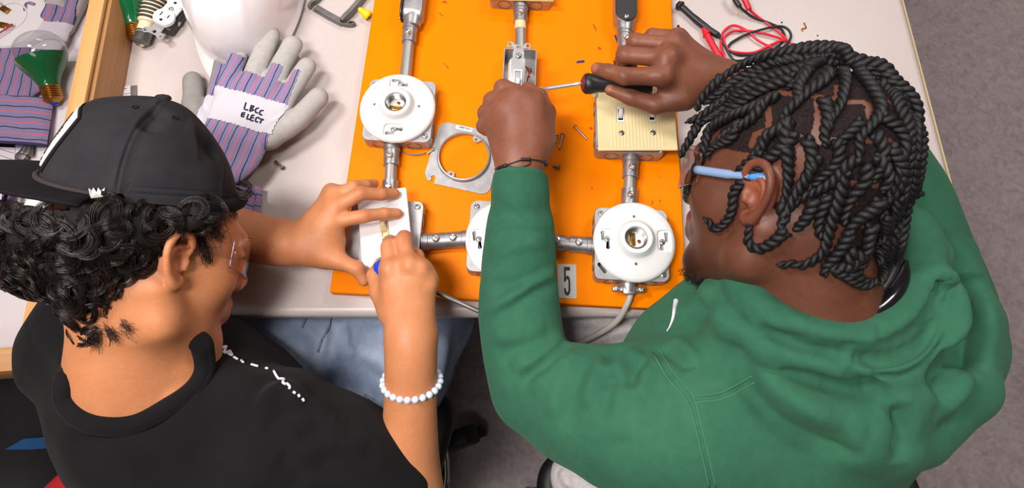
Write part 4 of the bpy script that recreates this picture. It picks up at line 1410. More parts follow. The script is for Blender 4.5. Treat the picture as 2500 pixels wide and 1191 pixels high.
# white crown mark sewn on the brim
BC = Cloth(Vb.copy(), Fb)
cr = [(217, 460), (222, 484), (236, 486), (252, 480), (256, 458), (246, 466), (240, 458), (236, 470), (228, 458), (224, 466)]
cp_ = []
for x, y in cr:
    hs_ = [h for h in (BC.tree.ray_cast(CAMP, ray(x, y).normalized()), CC2.tree.ray_cast(CAMP, ray(x, y).normalized())) if h[0] is not None]
    p = min(hs_, key=lambda h: h[3])[0] if hs_ else BC.near(x, y)
    cp_.append(p + (CAMP - p).normalized() * .0036)
bm = bmesh.new(); vs = [bm.verts.new(p) for p in cp_]; f_ = bm.faces.new(vs); bmesh.ops.triangulate(bm, faces=[f_])
cro = link('crown_mark', bm_mesh(bm, 'crown_mark'), M['patch_white'], CAP); cro['label'] = 'small white crown emblem'
m_ = cro.modifiers.new('t', 'SOLIDIFY'); m_.thickness = .0008; m_.offset = 0
# strap over the forehead opening
sp = [cap_pt(OUTS[-1], ph) for ph in np.linspace(-.9, .9, 24)]
link('strap', tube_mesh('strap', [tuple(np.array(p) + (np.array(HK.M.col[0]) * .003)) for p in sp], .008, 8), M['twill_dark'], CAP)

keep_world(CAP)
# ---- curly hair
q = NT('dark_brown_hair')
n1 = q.noise(40, 3)
q.base(q.ramp(n1, [(0.3, srgb(20, 15, 14)), (0.7, srgb(44, 34, 31))]))
q.set(Roughness=0.30)
M['hair_brown'] = q.m
FM = Field()
FM.pchain([(35, 580, .215, 85), (130, 605, .235, 105), (240, 615, .25, 118), (310, 610, .25, 85)], .02)
FM.pchain([(245, 680, .235, 100), (272, 765, .205, 72), (235, 800, .185, 48)], .02)
FM.pchain([(40, 550, .205, 50), (180, 555, .235, 58), (300, 550, .255, 55)], .02)
FM.ell(HL.p(-.060, 0, .028), (.092, .093, .060), HL.R(), .02)
FM.pchain([(400, 520, .285, 26), (470, 528, .280, 22), (530, 525, .262, 16)], .02)
Vm, Qm = FM.mesh(.004); Vm = relax(Vm, Qm, 2)
def cap_line(x):
    if x < 150: return 495 + max(0, x) * .16
    return 519 - (x - 150) * .19 if x < 330 else 485 + (x - 330) * .06
cen_ = Vm[Qm].mean(1)
Qm = Qm[np.array([pix(c)[1] > cap_line(pix(c)[0]) - 4 for c in cen_])]          # no hair through the cap
hair_l = link('hair', mesh_np('hair', Vm, Qm), mat('hair_core', srgb(17, 13, 12), .9), PL); tag(hair_l, 'dark brown curly hair')
Nm = vnormals(Vm, Qm)
rng = np.random.RandomState(11)
def curls(n, vs_idx, r_rng, seed, strands=13, rad=.00050, turns=(.55, 1.15)):
    rg = np.random.RandomState(seed)
    T = []
    for c in rg.choice(vs_idx, n):
        p = Vm[c].astype(float); nn = Nm[c].astype(float)
        qx, qy = pix(p)
        if 375 < qx < 475 and 560 < qy < 720: continue          # keep the ear clear
        if qy < cap_line(qx) + 16: continue      # nothing above the cap's edge
        a = rg.normal(size=3); a -= nn * (a @ nn); a /= np.linalg.norm(a); b = np.cross(nn, a)
        R0 = rg.uniform(*r_rng); th0 = rg.uniform(0, 6.28); tn = rg.uniform(*turns) * 6.28 * rg.choice([-1, 1])
        tt = np.linspace(0, 1, 16)
        rr = R0 * (1 - .70 * tt); ang = th0 + tn * tt
        rad_dir = np.outer(np.cos(ang), a) + np.outer(np.sin(ang), b)
        base = p + rad_dir * rr[:, None] + np.outer(-.006 + .012 * np.sin(math.pi * tt) ** .8, nn)
        wdt = rg.uniform(.0028, .0048)
        for s_ in range(strands):
            k = (s_ / (strands - 1) - .5) * 2 * wdt + rg.normal() * .0004
            h = rg.normal() * .0010
            amp = (.25 + .75 * np.sin(math.pi * np.clip(tt * .85 + .10, 0, 1)))[:, None]
            T.append((base + (rad_dir * k + nn * (h - abs(k) * .35)) * amp, rad * (1.15 - .7 * tt)))
    return T
lo = Vm @ np.array([0, 0, 1.0]) > -1
idx = np.where(lo)[0]
link('curls', tubes_mesh('curls', curls(560, idx, (.011, .023), 5), 3), M['hair_brown'], hair_l)['kind'] = 'stuff'
# wisps at the temple, the nape and through the cap opening
BH = Cloth(VLb, QLb)
W_ = []
rg = np.random.RandomState(21)
def wisps(root, tip, n, spread, curl, rad=.00035, lift=.004):
    for _ in range(n):
        j = rg.normal(size=2) * spread; k = rg.normal(size=2) * spread
        a = Vector(BH.near(root[0] + j[0], root[1] + j[1], .002)); b = Vector(BH.near(tip[0] + k[0], tip[1] + k[1], lift))
        m = (a + b) / 2 + Vector(rg.normal(size=3)) * curl
        W_.append((np.array(spline([tuple(a), tuple(m), tuple(b)], 6)), rad))
wisps((488, 575), (502, 640), 60, 8, .003, .00022); wisps((510, 545), (530, 580), 60, 12, .004, .00025); wisps((562, 500), (568, 528), 26, 7, .003, .00025)
wisps((262, 800), (285, 822), 40, 9, .002, .0002); wisps((238, 805), (236, 838), 44, 9, .002, .0002); wisps((300, 790), (325, 806), 30, 9, .002, .0002)
wisps((545, 520), (495, 540), 60, 14, .004, .00025)
for k in range(26):      # curl poking through the strap opening
    c = W(598, 462, .235); th = rg.uniform(0, 6.28)
    tt = np.linspace(0, 1, 14); r_ = RM(15, 598, 462, .235) * (1 + rg.normal() * .12)
    an = 2.2 - 5.2 * tt
    P = np.stack([c.x + r_ * np.cos(an), c.y + r_ * np.sin(an), np.full(14, c.z) + rg.normal() * .004], 1) + rg.normal(size=3) * .0012
    W_.append((P, .0004))
link('wisps', tubes_mesh('wisps', W_, 3), M['hair_brown'], hair_l)['kind'] = 'stuff'

# ---- clear safety glasses
def glass_mat(name, tint, rough=.03, edge=.08):
    m = bpy.data.materials.new(name); m.use_nodes = True
    t = m.node_tree; t.nodes.clear()
    o = t.nodes.new('ShaderNodeOutputMaterial'); mx = t.nodes.new('ShaderNodeMixShader'); tr = t.nodes.new('ShaderNodeBsdfTransparent'); gl = t.nodes.new('ShaderNodeBsdfGlossy'); lw = t.nodes.new('ShaderNodeLayerWeight')
    pw = t.nodes.new('ShaderNodeMath'); pw.operation = 'POWER'; pw.inputs[1].default_value = 4.0
    ma = t.nodes.new('ShaderNodeMath'); ma.operation = 'MULTIPLY_ADD'; ma.inputs[1].default_value = .7; ma.inputs[2].default_value = edge; ma.use_clamp = True
    tr.inputs[0].default_value = tint; gl.inputs['Roughness'].default_value = rough; lw.inputs[0].default_value = .5
    t.links.new(lw.outputs['Facing'], pw.inputs[0]); t.links.new(pw.outputs[0], ma.inputs[0]); t.links.new(ma.outputs[0], mx.inputs[0]); t.links.new(tr.outputs[0], mx.inputs[1]); t.links.new(gl.outputs[0], mx.inputs[2]); t.links.new(mx.outputs[0], o.inputs[0])
    return m
M['clear_lens'] = glass_mat('clear_polycarbonate', (.93, .90, .93, 1), .04, .05)
M['lens_rim'] = glass_mat('lens_rim', (.72, .68, .74, 1), .1, .15)
M['clear_edge'] = mat('frosted_clear_plastic', srgb(214, 200, 204), .25)
def safety_glasses(H, label, temple_mat, tip_mat, fx=.0):
    e = empty('safety_glasses', H.p(.09, 0, .005), 0, label, 'glasses')
    nA, nZ = 44, 12
    A_ = np.linspace(-1.22, 1.22, nA)
    G = []
    for k in range(nZ):
        v = k / (nZ - 1)
        for a in A_:
            zt = .026 - .004 * (abs(a) / 1.2) ** 2; zb = -.026 + .016 * (abs(a) / 1.22) ** 2 + .016 * math.exp(-(a / .16) ** 2)
            z = zb + (zt - zb) * v
            G.append(H.p(.030 + fx + .083 * math.cos(a), .080 * math.sin(a), .004 + z))
    ii, jj = np.meshgrid(np.arange(nZ - 1), np.arange(nA - 1), indexing='ij')
    F = np.stack([ii * nA + jj, ii * nA + jj + 1, (ii + 1) * nA + jj + 1, (ii + 1) * nA + jj], -1).reshape(-1, 4)
    o = link('lens', mesh_np('lens', G, F), M['clear_lens'], e)
    m_ = o.modifiers.new('t', 'SOLIDIFY'); m_.thickness = .0020
    G = np.array(G).reshape(nZ, nA, 3)
    rim = np.vstack([G[0], G[:, -1], G[-1][::-1], G[:, 0][::-1]])
    link('lens_edge', tube_mesh('lens_edge', rim, .0006, 6, True), M['lens_rim'], o)
    for y in (-1, 1):
        pts = spline([H.p(.060 + fx, y * .0765, .008), H.p(.03, y * .0800, .010), H.p(.010, y * .0812, .012), H.p(-.008, y * .0820, .014), H.p(-.020, y * .080, .012)], 6)
        t_ = link('temple_arm', tube_mesh('temple_arm', pts, [.0050] * 8 + [.0042] * 8 + [.0032] * (len(pts) - 16), 8), temple_mat, e)
        link('temple_tip', tube_mesh('temple_tip', pts[14:20], .0044, 8), tip_mat, t_)
    return keep_world(e)
safety_glasses(HL, 'clear wraparound safety glasses on the person in the cap', M['clear_lens'], M['clear_lens'])

# ---- bead bracelet
bd = NT('milky_bead'); bd.base(srgb(206, 216, 232)); bd.set(Roughness=.18); bd.b.inputs['Subsurface Weight'].default_value = .4; bd.b.inputs['Subsurface Radius'].default_value = (.6, .7, 1); bd.b.inputs['Subsurface Scale'].default_value = .004
BR = empty('bead_bracelet', W(1005, 930, .11), 0, 'bracelet of milky pale blue beads on the bare forearm', 'bracelet')
bead = lathe_mesh('bead', [(0, -.0043)] + [(.0044 * math.sin(t), -.0043 * math.cos(t)) for t in np.linspace(.3, 2.84, 10)] + [(0, .0043)], 16)
bead.materials.append(bd.m)
c0 = W(1005, 930, .104); ax = (W(1003, 850, .125) - W(1003, 1010, .085)).normalized()
side = Vector((1, 0, 0)); side = (side - ax * side.dot(ax)).normalized(); upv = side.cross(ax); upv = upv if upv.z > 0 else -upv
upv = (upv - ax * .25).normalized()
nb_ = 24
for k in range(nb_):
    a = 2 * math.pi * k / nb_
    p = c0 + side * (.0345 * math.cos(a)) + upv * (.0335 * math.sin(a))
    link('bead', bead, None, BR, p - BR.location)
link('elastic_cord', tube_mesh('elastic_cord', [tuple(c0 + side * (.0345 * math.cos(a)) + upv * (.0335 * math.sin(a)) - BR.location) for a in np.linspace(0, 2 * math.pi, 40, endpoint=False)], .0006, 6, True), M['white_plastic'], BR)
# ================================================================== person in the green hoodie
PR = empty('person', (0, 0, 0), 0, 'person with twisted black hair in a green hoodie driving a screwdriver', 'person')
HR = HeadFrame(1924, 468, 0.262, 24, -13, 4, -1, 1.045)
FR = Field()
build_head(FR, HR, 1, lips=1.15, nose=0.9, brow=1.05, es=.90)
FR.cap(HR.p(-.030, 0, -.03), tuple(W(1985, 745, .195)), .060, .064, .03)
FR.cap(HR.p(.005, 0, -.07), tuple(W(1900, 735, .175)), .045, .055, .03)
FR.cap(tuple(W(1985, 745, .195)), tuple(W(2000, 860, .13)), .064, .066, .04)
FR.cap(tuple(W(2000, 850, .10)), tuple(W(1700, 1020, .11)), .05, .05, .05)
FR.cap(tuple(W(2010, 850, .10)), tuple(W(2300, 830, .09)), .05, .05, .05)
# left arm inside the sleeve, bare wrist
FR.pchain([(1700, 1020, .11, 100), (1300, 925, .060, 60), (1268, 640, .098, 50), (1272, 445, .146, 45), (1274, 385, .156, 53)], .02)
hand(FR, (1274, 382, .157, 57),
     [(1300, 246, .168, 27), (1264, 243, .176, 27), (1232, 264, .170, 26), (1204, 300, .156, 24)],
     [[(1228, 215, .156, 22), (1236, 222, .128, 19), (1258, 222, .112, 16)],
      [(1203, 246, .148, 23), (1208, 252, .122, 20), (1232, 258, .108, 17)],
      [(1188, 276, .140, 22), (1192, 282, .114, 19), (1216, 288, .102, 17)],
      [(1182, 308, .128, 19), (1188, 314, .106, 17), (1210, 316, .096, 15)]],
     [(1318, 352, .148, 34), (1331, 275, .134, 25), (1316, 236, .122, 20), (1288, 214, .112, 15)], 60)
FR.pchain([(1272, 300, .150, 62), (1278, 350, .146, 60)], .02)
# right arm passes under the head
FR.pchain([(2300, 830, .09, 95), (2130, 400, .09, 88), (1900, 268, .105, 70), (1765, 202, .135, 50), (1735, 198, .142, 50)], .02)
hand(FR, (1728, 196, .146, 52),
     [(1618, 186, .178, 25), (1630, 142, .184, 24), (1642, 108, .176, 22), (1656, 90, .160, 19)],
     [[(1524, 186, .186, 21.5), (1484, 174, .178, 18.5), (1458, 168, .170, 16)],
      [(1526, 134, .172, 22), (1521, 146, .148, 19), (1540, 166, .136, 17)],
      [(1552, 101, .164, 20), (1546, 110, .140, 18), (1562, 130, .126, 16)],
      [(1592, 86, .150, 17), (1584, 93, .128, 15.5), (1594, 108, .116, 14)]],
     [(1668, 236, .150, 36), (1600, 256, .146, 23), (1540, 238, .150, 19), (1490, 220, .152, 14)], 52)
FR.pchain([(1650, 180, .150, 52), (1690, 190, .146, 52)], .02)
for (x, y, z) in ((1614, 184, .188), (1627, 138, .193)): FR.pchain([(x, y, z, 10), (x + 10, y, z, 9)], .022)
def paintR(V, C):
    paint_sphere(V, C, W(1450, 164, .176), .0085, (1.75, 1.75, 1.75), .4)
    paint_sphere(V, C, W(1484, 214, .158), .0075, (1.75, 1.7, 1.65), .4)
    for (x, y, z, r) in ((1522, 180, .197, .010), (1484, 168, .187, .008), (1526, 128, .183, .010), (1228, 212, .167, .010), (1540, 232, .160, .009)):
        paint_sphere(V, C, W(x, y, z), r, (.72, .68, .66), .9)
    # warm undersides of the thumb and palm
    for (x, y, z, r) in ((1560, 255, .138, .016), (1515, 236, .145, .014), (1600, 268, .136, .02)):
        paint_sphere(V, C, W(x, y, z), r, (1.35, 1.25, 1.2), .9)
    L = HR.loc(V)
    head_shade = np.clip(.27 - np.linalg.norm(L - np.array([0, 0, -.04]), axis=1), 0, .06)[:, None] / .06
    C[:] = C * (1 - .42 * head_shade)          # shade of the hood and head, put into the face and neck colour
    e = np.exp(-(((L[:, 0] + .006) / .02) ** 2 + ((L[:, 1] - .085) / .014) ** 2 + ((L[:, 2] - .004) / .032) ** 2))[:, None]
    C[:] = C * (1 - .7 * e) + np.array((1.55, 1.2, 1.1)) * .7 * e
    # faded short hair behind the ear
    fd = np.exp(-(((L[:, 0] + .065) / .030) ** 2 + ((L[:, 2] + .005) / .035) ** 2))[:, None]
    C[:] = C * (1 - .45 * fd)
    # chin beard
    b = np.exp(-(((L[:, 0] - .080) / .030) ** 2 + ((L[:, 2] + .103) / .020) ** 2))[:, None]
    C[:] = C * (1 - .85 * b) + C * np.array((.22, .20, .20)) * .85 * b
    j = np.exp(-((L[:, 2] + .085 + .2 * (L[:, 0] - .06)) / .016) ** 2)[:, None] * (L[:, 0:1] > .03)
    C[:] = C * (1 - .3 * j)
    for y in (-1, 1):
        paint_line(V, C, [HR.p(.110, y * .010, .030), HR.p(.098, y * .030, .036), HR.p(.082, y * .046, .030)], .0065, (.2, .18, .18), .5)
        paint_sphere(V, C, HR.p(.094, y * .031, .004), .008, (3, 3, 3), .3); paint_sphere(V, C, HR.p(.096, y * .030, .003), .0045, (.2, .15, .15), .2)
    paint_line(V, C, [HR.p(.104, .016, -.056), HR.p(.109, 0, -.052), HR.p(.104, -.016, -.056)], .006, (.9, .6, .6), .5)
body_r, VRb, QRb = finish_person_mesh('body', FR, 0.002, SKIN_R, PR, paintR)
tag(body_r, 'dark brown skinned head, neck and hands')

q = NT('green_fleece')
n1 = q.noise(9, 5, 0.6); n2 = q.noise(1100, 3, 0.7); n3 = q.noise(90, 4, .6)
c = q.mix(0.4, q.ramp(n1, [(0.3, srgb(42, 90, 70)), (0.7, srgb(56, 107, 82))]), q.ramp(n3, [(0.3, srgb(46, 94, 72)), (0.7, srgb(60, 110, 84))]))
q.base(c); q.set(Roughness=0.95); q.b.inputs['Specular IOR Level'].default_value = .15; q.b.inputs['Sheen Weight'].default_value = 0.15; q.b.inputs['Sheen Roughness'].default_value = 0.5
q.b.inputs['Sheen Tint'].default_value = srgb(150, 200, 160)
q.l(q.bump(n2, 0.5, 0.0006), q.b.inputs['Normal'])
M['fleece'] = q.m
M['fleece_seam'] = mat('green_fleece_seam', srgb(60, 114, 86), 0.95, bump=(900, .5, .0006))
M['cord_green'] = mat('green_cord', srgb(46, 132, 80), 0.8, bump=(900, .5, .0005))
M['heather'] = mat('grey_heather_fleece', srgb(170, 164, 164), 0.95, noise=(160, srgb(196, 190, 190), 0.5), bump=(900, .5, .0006))

FH = Field()
FH.cap((.32, -.19, .045), (.21, -.42, -.22), .140, .160, .06)
FH.cap((.20, -.24, .09), (.34, -.20, .085), .10, .115, .06)
FH.cap((.34, -.20, .085), (.485, -.160, .072), .115, .088, .06)
FH.cap((.27, -.25, .06), (.38, -.215, .05), .13, .12, .06)            # back
FH.pchain([(1665, 860, .05, 112), (1790, 750, .09, 105)], .05)        # chest
# right sleeve
FH.pchain([(2310, 850, .11, 125), (2225, 600, .07, 100), (2135, 410, .085, 98), (1930, 285, .098, 82), (1800, 222, .115, 60)], .04, n=3)
# left sleeve
FH.pchain([(1690, 1045, .14, 178), (1490, 1012, .105, 142), (1306, 940, .07, 104)], .03, n=2)
FH.pchain([(1306, 935, .07, 104), (1280, 850, .080, 100), (1266, 760, .088, 97), (1266, 650, .100, 90), (1269, 575, .115, 80), (1270, 545, .122, 74)], .008, n=2)
FH.pchain([(1270, 540, .124, 73), (1270, 470, .144, 69), (1271, 405, .160, 69)], .008)
cu_a = W(1271, 421, .160); cu_d = Vector((.02, 1, .10)).normalized()
FH.cap(tuple(cu_a + cu_d * 1.5), tuple(cu_a + cu_d * 1.51), 1.5, 1.5, .003, 's')
# opening for the neck
FH.cap(tuple(W(1965, 690, .30)), tuple(W(1985, 755, .15)), .068, .070, .01, 's')
FH.cap(tuple(W(1880, 690, .26)), tuple(W(1895, 720, .14)), .056, .056, .01, 's')
FH.cap(tuple(W(2085, 650, .27)), tuple(W(2095, 700, .15)), .062, .062, .01, 's')
# folded hood lying on the back and round the neck
ring1 = [(1815, 590, .17), (1800, 650, .205), (1826, 722, .232), (1885, 782, .246), (1990, 822, .252), (2100, 828, .252), (2190, 790, .246), (2248, 715, .238), (2262, 630, .225), (2235, 560, .21), (2150, 520, .19)]
FH.pchain([p + (40,) for p in ring1], .012, n=3)
ring2_ = [(1778, 640, .165), (1752, 715, .195), (1782, 795, .220), (1875, 845, .236), (1995, 880, .243), (2105, 905, .246), (2205, 900, .243), (2282, 835, .236), (2312, 745, .225), (2306, 655, .21), (2268, 590, .195)]
FH.pchain([p + (36,) for p in ring2_], .007, n=3)
FH.pchain([(1790, 850, .180, 80), (1930, 960, .195, 95), (2080, 1030, .195, 105), (2160, 1060, .180, 95)], .012)
FH.pchain([(2020, 900, .19, 90), (2150, 985, .20, 92), (2270, 910, .195, 85)], .012)
FH.pchain([(2230, 1050, .16, 85), (2350, 940, .155, 75), (2375, 780, .15, 60), (2330, 620, .14, 55)], .015)
# deep creases of the hood
FH.pchain([(1815, 745, .262, 9), (1850, 800, .262, 12), (1960, 848, .268, 13), (2080, 866, .272, 16), (2165, 862, .270, 20), (2235, 815, .262, 20), (2278, 740, .252, 16), (2285, 660, .24, 10)], .008, 's', n=2)
V, Q = FH.mesh(.003); V = relax(V, Q, 1)
CH = Cloth(V, Q)
for pp, wd, ht in (
    # forearm sleeve
    ([(1195, 700), (1270, 690), (1350, 655)], .009, -.006), ([(1175, 765), (1240, 735), (1300, 690), (1355, 668)], .008, .007), ([(1215, 770), (1290, 720), (1358, 690)], .007, -.006),
    ([(1200, 620), (1260, 600), (1340, 590)], .010, .004), ([(1195, 820), (1260, 815), (1330, 790)], .012, .004), ([(1210, 860), (1300, 855), (1370, 815)], .010, -.005),
    ([(1250, 905), (1320, 870), (1378, 832)], .009, .007), ([(1240, 880), (1310, 850), (1372, 815)], .007, .005), ([(1270, 935), (1330, 890), (1390, 842)], .008, -.008), ([(1300, 960), (1360, 900), (1420, 850)], .010, .006),
    ([(1220, 960), (1270, 930), (1330, 900)], .012, .004),
    # upper arm
    ([(1480, 900), (1500, 860), (1540, 850)], .008, -.009), ([(1500, 930), (1520, 880), (1570, 860)], .009, .008), ([(1545, 950), (1550, 900), (1590, 880)], .007, -.008), ([(1430, 1000), (1450, 920), (1490, 870)], .014, .007), ([(1470, 1030), (1485, 960), (1500, 900)], .010, -.006),
    ([(1560, 980), (1580, 910), (1600, 870)], .010, .007), ([(1380, 1050), (1400, 960), (1440, 880)], .014, -.005), ([(1340, 1020), (1370, 940), (1420, 870)], .012, .005),
    ([(1520, 1080), (1500, 1000), (1510, 930)], .018, .005), ([(1600, 1090), (1620, 1000), (1640, 940)], .02, -.004),
    # chest
    ([(1700, 890), (1670, 850), (1640, 830)], .012, .008), ([(1690, 900), (1650, 870), (1610, 845)], .008, -.008), ([(1640, 780), (1690, 740), (1740, 690)], .012, .005), ([(1700, 820), (1720, 760), (1740, 700)], .010, -.004),
    # hood
    ([(1760, 790), (1850, 930), (1960, 1030), (2080, 1080)], .012, -.008), ([(1820, 880), (1930, 980), (2050, 1040)], .016, .006), ([(2060, 910), (2150, 960), (2210, 1040), (2190, 1110)], .009, -.008),
    ([(1850, 800), (1960, 850), (2080, 870)], .006, -.010), ([(2080, 870), (2160, 880), (2240, 850), (2290, 780)], .006, -.012), ([(2130, 910), (2210, 930), (2290, 880), (2340, 780)], .010, -.014),
    ([(2350, 640), (2368, 760), (2345, 880), (2280, 960)], .016, -.026), ([(2280, 640), (2330, 700), (2345, 780), (2320, 860)], .010, .012), ([(2390, 700), (2410, 800), (2400, 900)], .014, .010), ([(2200, 985), (2218, 1050), (2196, 1130)], .010, -.014), ([(1900, 905), (2000, 935), (2090, 950), (2150, 960)], .010, -.012), ([(1800, 870), (1900, 960), (2000, 1015), (2120, 1060)], .020, .010), ([(1790, 900), (1880, 1010), (1990, 1085), (2110, 1120)], .010, -.012), ([(2310, 560), (2370, 660), (2395, 780)], .014, .007), ([(2280, 1010), (2340, 960), (2390, 880)], .014, .008), ([(2290, 900), (2310, 960), (2280, 1030)], .010, -.008),
    ([(1905, 760), (1990, 810), (2090, 830)], .010, .004), ([(1900, 820), (2000, 830), (2110, 850)], .008, -.005)):
    CH.fold(pp, wd, ht)
# seams as pairs of fine grooves
for pp in ([(1600, 855), (1640, 920), (1685, 975), (1710, 1060), (1740, 1191)], [(1685, 975), (1760, 965), (1840, 925)], [(2160, 860), (2150, 820), (2150, 790)], [(2080, 905), (2095, 870)]):
    CH.fold(pp, .0022, -.0025, 10, False); 
for pp in ([(1194, 538), (1270, 532), (1345, 536)], [(1193, 548), (1270, 542), (1346, 546)], [(1193, 558), (1270, 552), (1347, 556)]):
    CH.fold(pp, .0016, .0022, 10, False)
CH.V = relax(CH.V, CH.F, 1, .6)
CH.noise(.0013, 45, 9)
hoodie = link('hoodie', mesh_np('hoodie', CH.V, CH.F), M['fleece'], PR); tag(hoodie, 'green fleece hoodie with its hood down')
CH2 = Cloth(CH.V.copy(), CH.F)
for pp in ([(1608, 850), (1648, 915), (1692, 968), (1717, 1060), (1748, 1191)], [(1594, 862), (1632, 925), (1678, 982), (1702, 1060), (1732, 1191)], [(1690, 968), (1762, 957), (1836, 918)], [(1694, 982), (1766, 972), (1842, 934)]):
    link('seam', surf_tube(CH2, pp, .0011, .0, 10, 6), M['fleece_seam'], hoodie)
link('drawstring', surf_tube(CH2, [(1712, 660), (1722, 650), (1745, 650), (1775, 640), (1800, 632)], .0032, .002, 8, 8), M['cord_green'], hoodie)
# white embroidered swoosh-like stroke on the chest
sw_pts = [Vector(CH2.hit(x, y)) for x, y in spline([(1628, 808), (1636, 795), (1643, 775), (1647, 752), (1651, 733)], 8)]
sw_pts = [tuple(p + (CAMP - p).normalized() * .0012) for p in sw_pts]
n_ = len(sw_pts)
link('chest_emblem', tube_mesh('chest_emblem', sw_pts, [.0007 + .0028 * (i / n_) ** 1.3 for i in range(n_)], 8), M['print'], hoodie)['label'] = 'white embroidered curved emblem'
# grey sweat trousers
FT = Field()
FT.cap((.26, -.40, -.24), (.34, -.40, -.24), .15, .15, .05)
FT.pchain([(1560, 1150, -.16, 175), (1500, 800, -.150, 135), (1450, 560, -.15, 105)], .04, n=3)
FT.pchain([(2000, 1000, -.17, 150), (1900, 760, -.165, 130), (1850, 560, -.15, 105)], .04, n=3)
FT.cap((.10, .18, -.15), (.09, .14, -.62), .06, .05, .03); FT.cap((.34, .18, -.15), (.36, .14, -.62), .06, .05, .03)
FT.pchain([(1440, 1170, -.06, 90), (1560, 1230, -.06, 120)], .04)
V, Q = FT.mesh(.004); V = relax(V, Q, 2)
CT = Cloth(V, Q); CT.noise(.003, 40, 2)
for pp, wd, ht in (([(1380, 780), (1430, 790), (1470, 785)], .008, .005), ([(1400, 800), (1450, 810), (1500, 800)], .008, -.005), ([(1370, 1150), (1385, 1170), (1390, 1191)], .008, .006)): CT.fold(pp, wd, ht)
trousers = link('sweat_trousers', mesh_np('sweat_trousers', CT.V, CT.F), M['heather'], PR); tag(trousers, 'grey heather sweat trousers')
for x in (.085, .36): link('shoe', box_mesh('shoe', (.1, .28, .09), (x, .19, FLOOR_Z + .046), .03, 4), M['black_plastic'], PR)
# ================================================================== twists, glasses, earphones of the person in the hoodie
q = NT('black_twist_hair')
n1 = q.noise(60, 3); tc = q.coord()
n2 = q.noise(700, 3, .7)
q.base(q.ramp(n1, [(0.3, srgb(15, 13, 15)), (0.7, srgb(28, 25, 28))])); q.set(Roughness=.5); q.b.inputs['Specular IOR Level'].default_value = .4
q.l(q.bump(n2, .7, .0008), q.b.inputs['Normal'])
M['twist'] = q.m
q = NT('scalp_stubble'); n2 = q.noise(420, 4, .8)
q.base(q.ramp(n2, [(.35, srgb(22, 19, 20)), (.7, srgb(54, 42, 40))])); q.set(Roughness=.9); q.b.inputs['Specular IOR Level'].default_value = .1; q.l(q.bump(n2, .9, .0012), q.b.inputs['Normal'])
M['stubble'] = q.m
Lr = HR.loc(VRb)
hm = (np.abs(Lr[:, 0]) < .14) & (np.abs(Lr[:, 1]) < .11) & (Lr[:, 2] > -.16) & (Lr[:, 2] < .16)
FK = Field(); build_head(FK, HR, 1, lips=1.15, nose=0.9, brow=1.05, ears=False)
FK.cap(HR.p(-.030, 0, -.03), tuple(W(1985, 745, .195)), .060, .064, .03)
FK.cap(HR.p(.005, 0, -.07), tuple(W(1900, 735, .175)), .045, .055, .03)
FK.cap(tuple(W(1985, 745, .195)), tuple(W(2000, 860, .13)), .064, .066, .04)
Vk, Qk = FK.mesh(.004)
HC_ = Cloth(Vk, Qk)
NVb = vnormals(VRb, QRb)
def smooth01(x): return np.clip(x, 0, 1)
# short hair on the scalp, parted along lines
x_, y_, z_ = Lr[:, 0], Lr[:, 1], Lr[:, 2]
line = np.where(x_ > -.045, .034, .034 - (-.045 - x_) * 1.9)      # hairline over the ear falling to the nape
line = np.maximum(line, -.050)
scalp = hm & (z_ > line) & (x_ < .062 + (z_ - .06) * .35)
parts = [([(1990, 168), (2040, 166)], 8), ([(2038, 141), (2062, 135)], 6), ([(2072, 176), (2112, 172), (2135, 195), (2160, 235), (2180, 264)], 6), ([(1985, 236), (2040, 240), (2044, 212)], 8), ([(1998, 240), (2000, 290), (1990, 338)], 12), ([(1998, 346), (2042, 342)], 8),
         ([(2062, 250), (2112, 252), (2122, 292)], 8), ([(2112, 342), (2168, 346)], 9), ([(1952, 338), (1956, 400), (1945, 440)], 13), ([(1876, 265), (1876, 318), (1848, 326), (1836, 352)], 10), ([(1902, 226), (1942, 232)], 8),
         ([(2050, 450), (2095, 446), (2138, 452)], 7), ([(2098, 450), (2086, 490), (2070, 516)], 7), ([(1985, 440), (2008, 434)], 7), ([(2046, 552), (2125, 548)], 7), ([(2035, 610), (2050, 650)], 12)]
for pp, wpx in parts:
    pl = [tuple(HC_.hit(x, y)) for x, y in spline(pp, 6)]
    d, t = seg_dist(VRb, pl)
    scalp &= d > RM(wpx * .6, pp[0][0], pp[0][1], .3)
sf = scalp[QRb].all(1)
used = np.unique(QRb[sf]); mp_ = np.full(len(VRb), -1); mp_[used] = np.arange(len(used))
NV = NVb
hair_r = link('hair', mesh_np('hair', VRb[used] + NV[used] * .0012, mp_[QRb[sf]]), M['stubble'], PR); tag(hair_r, 'black hair parted into sections and twisted')
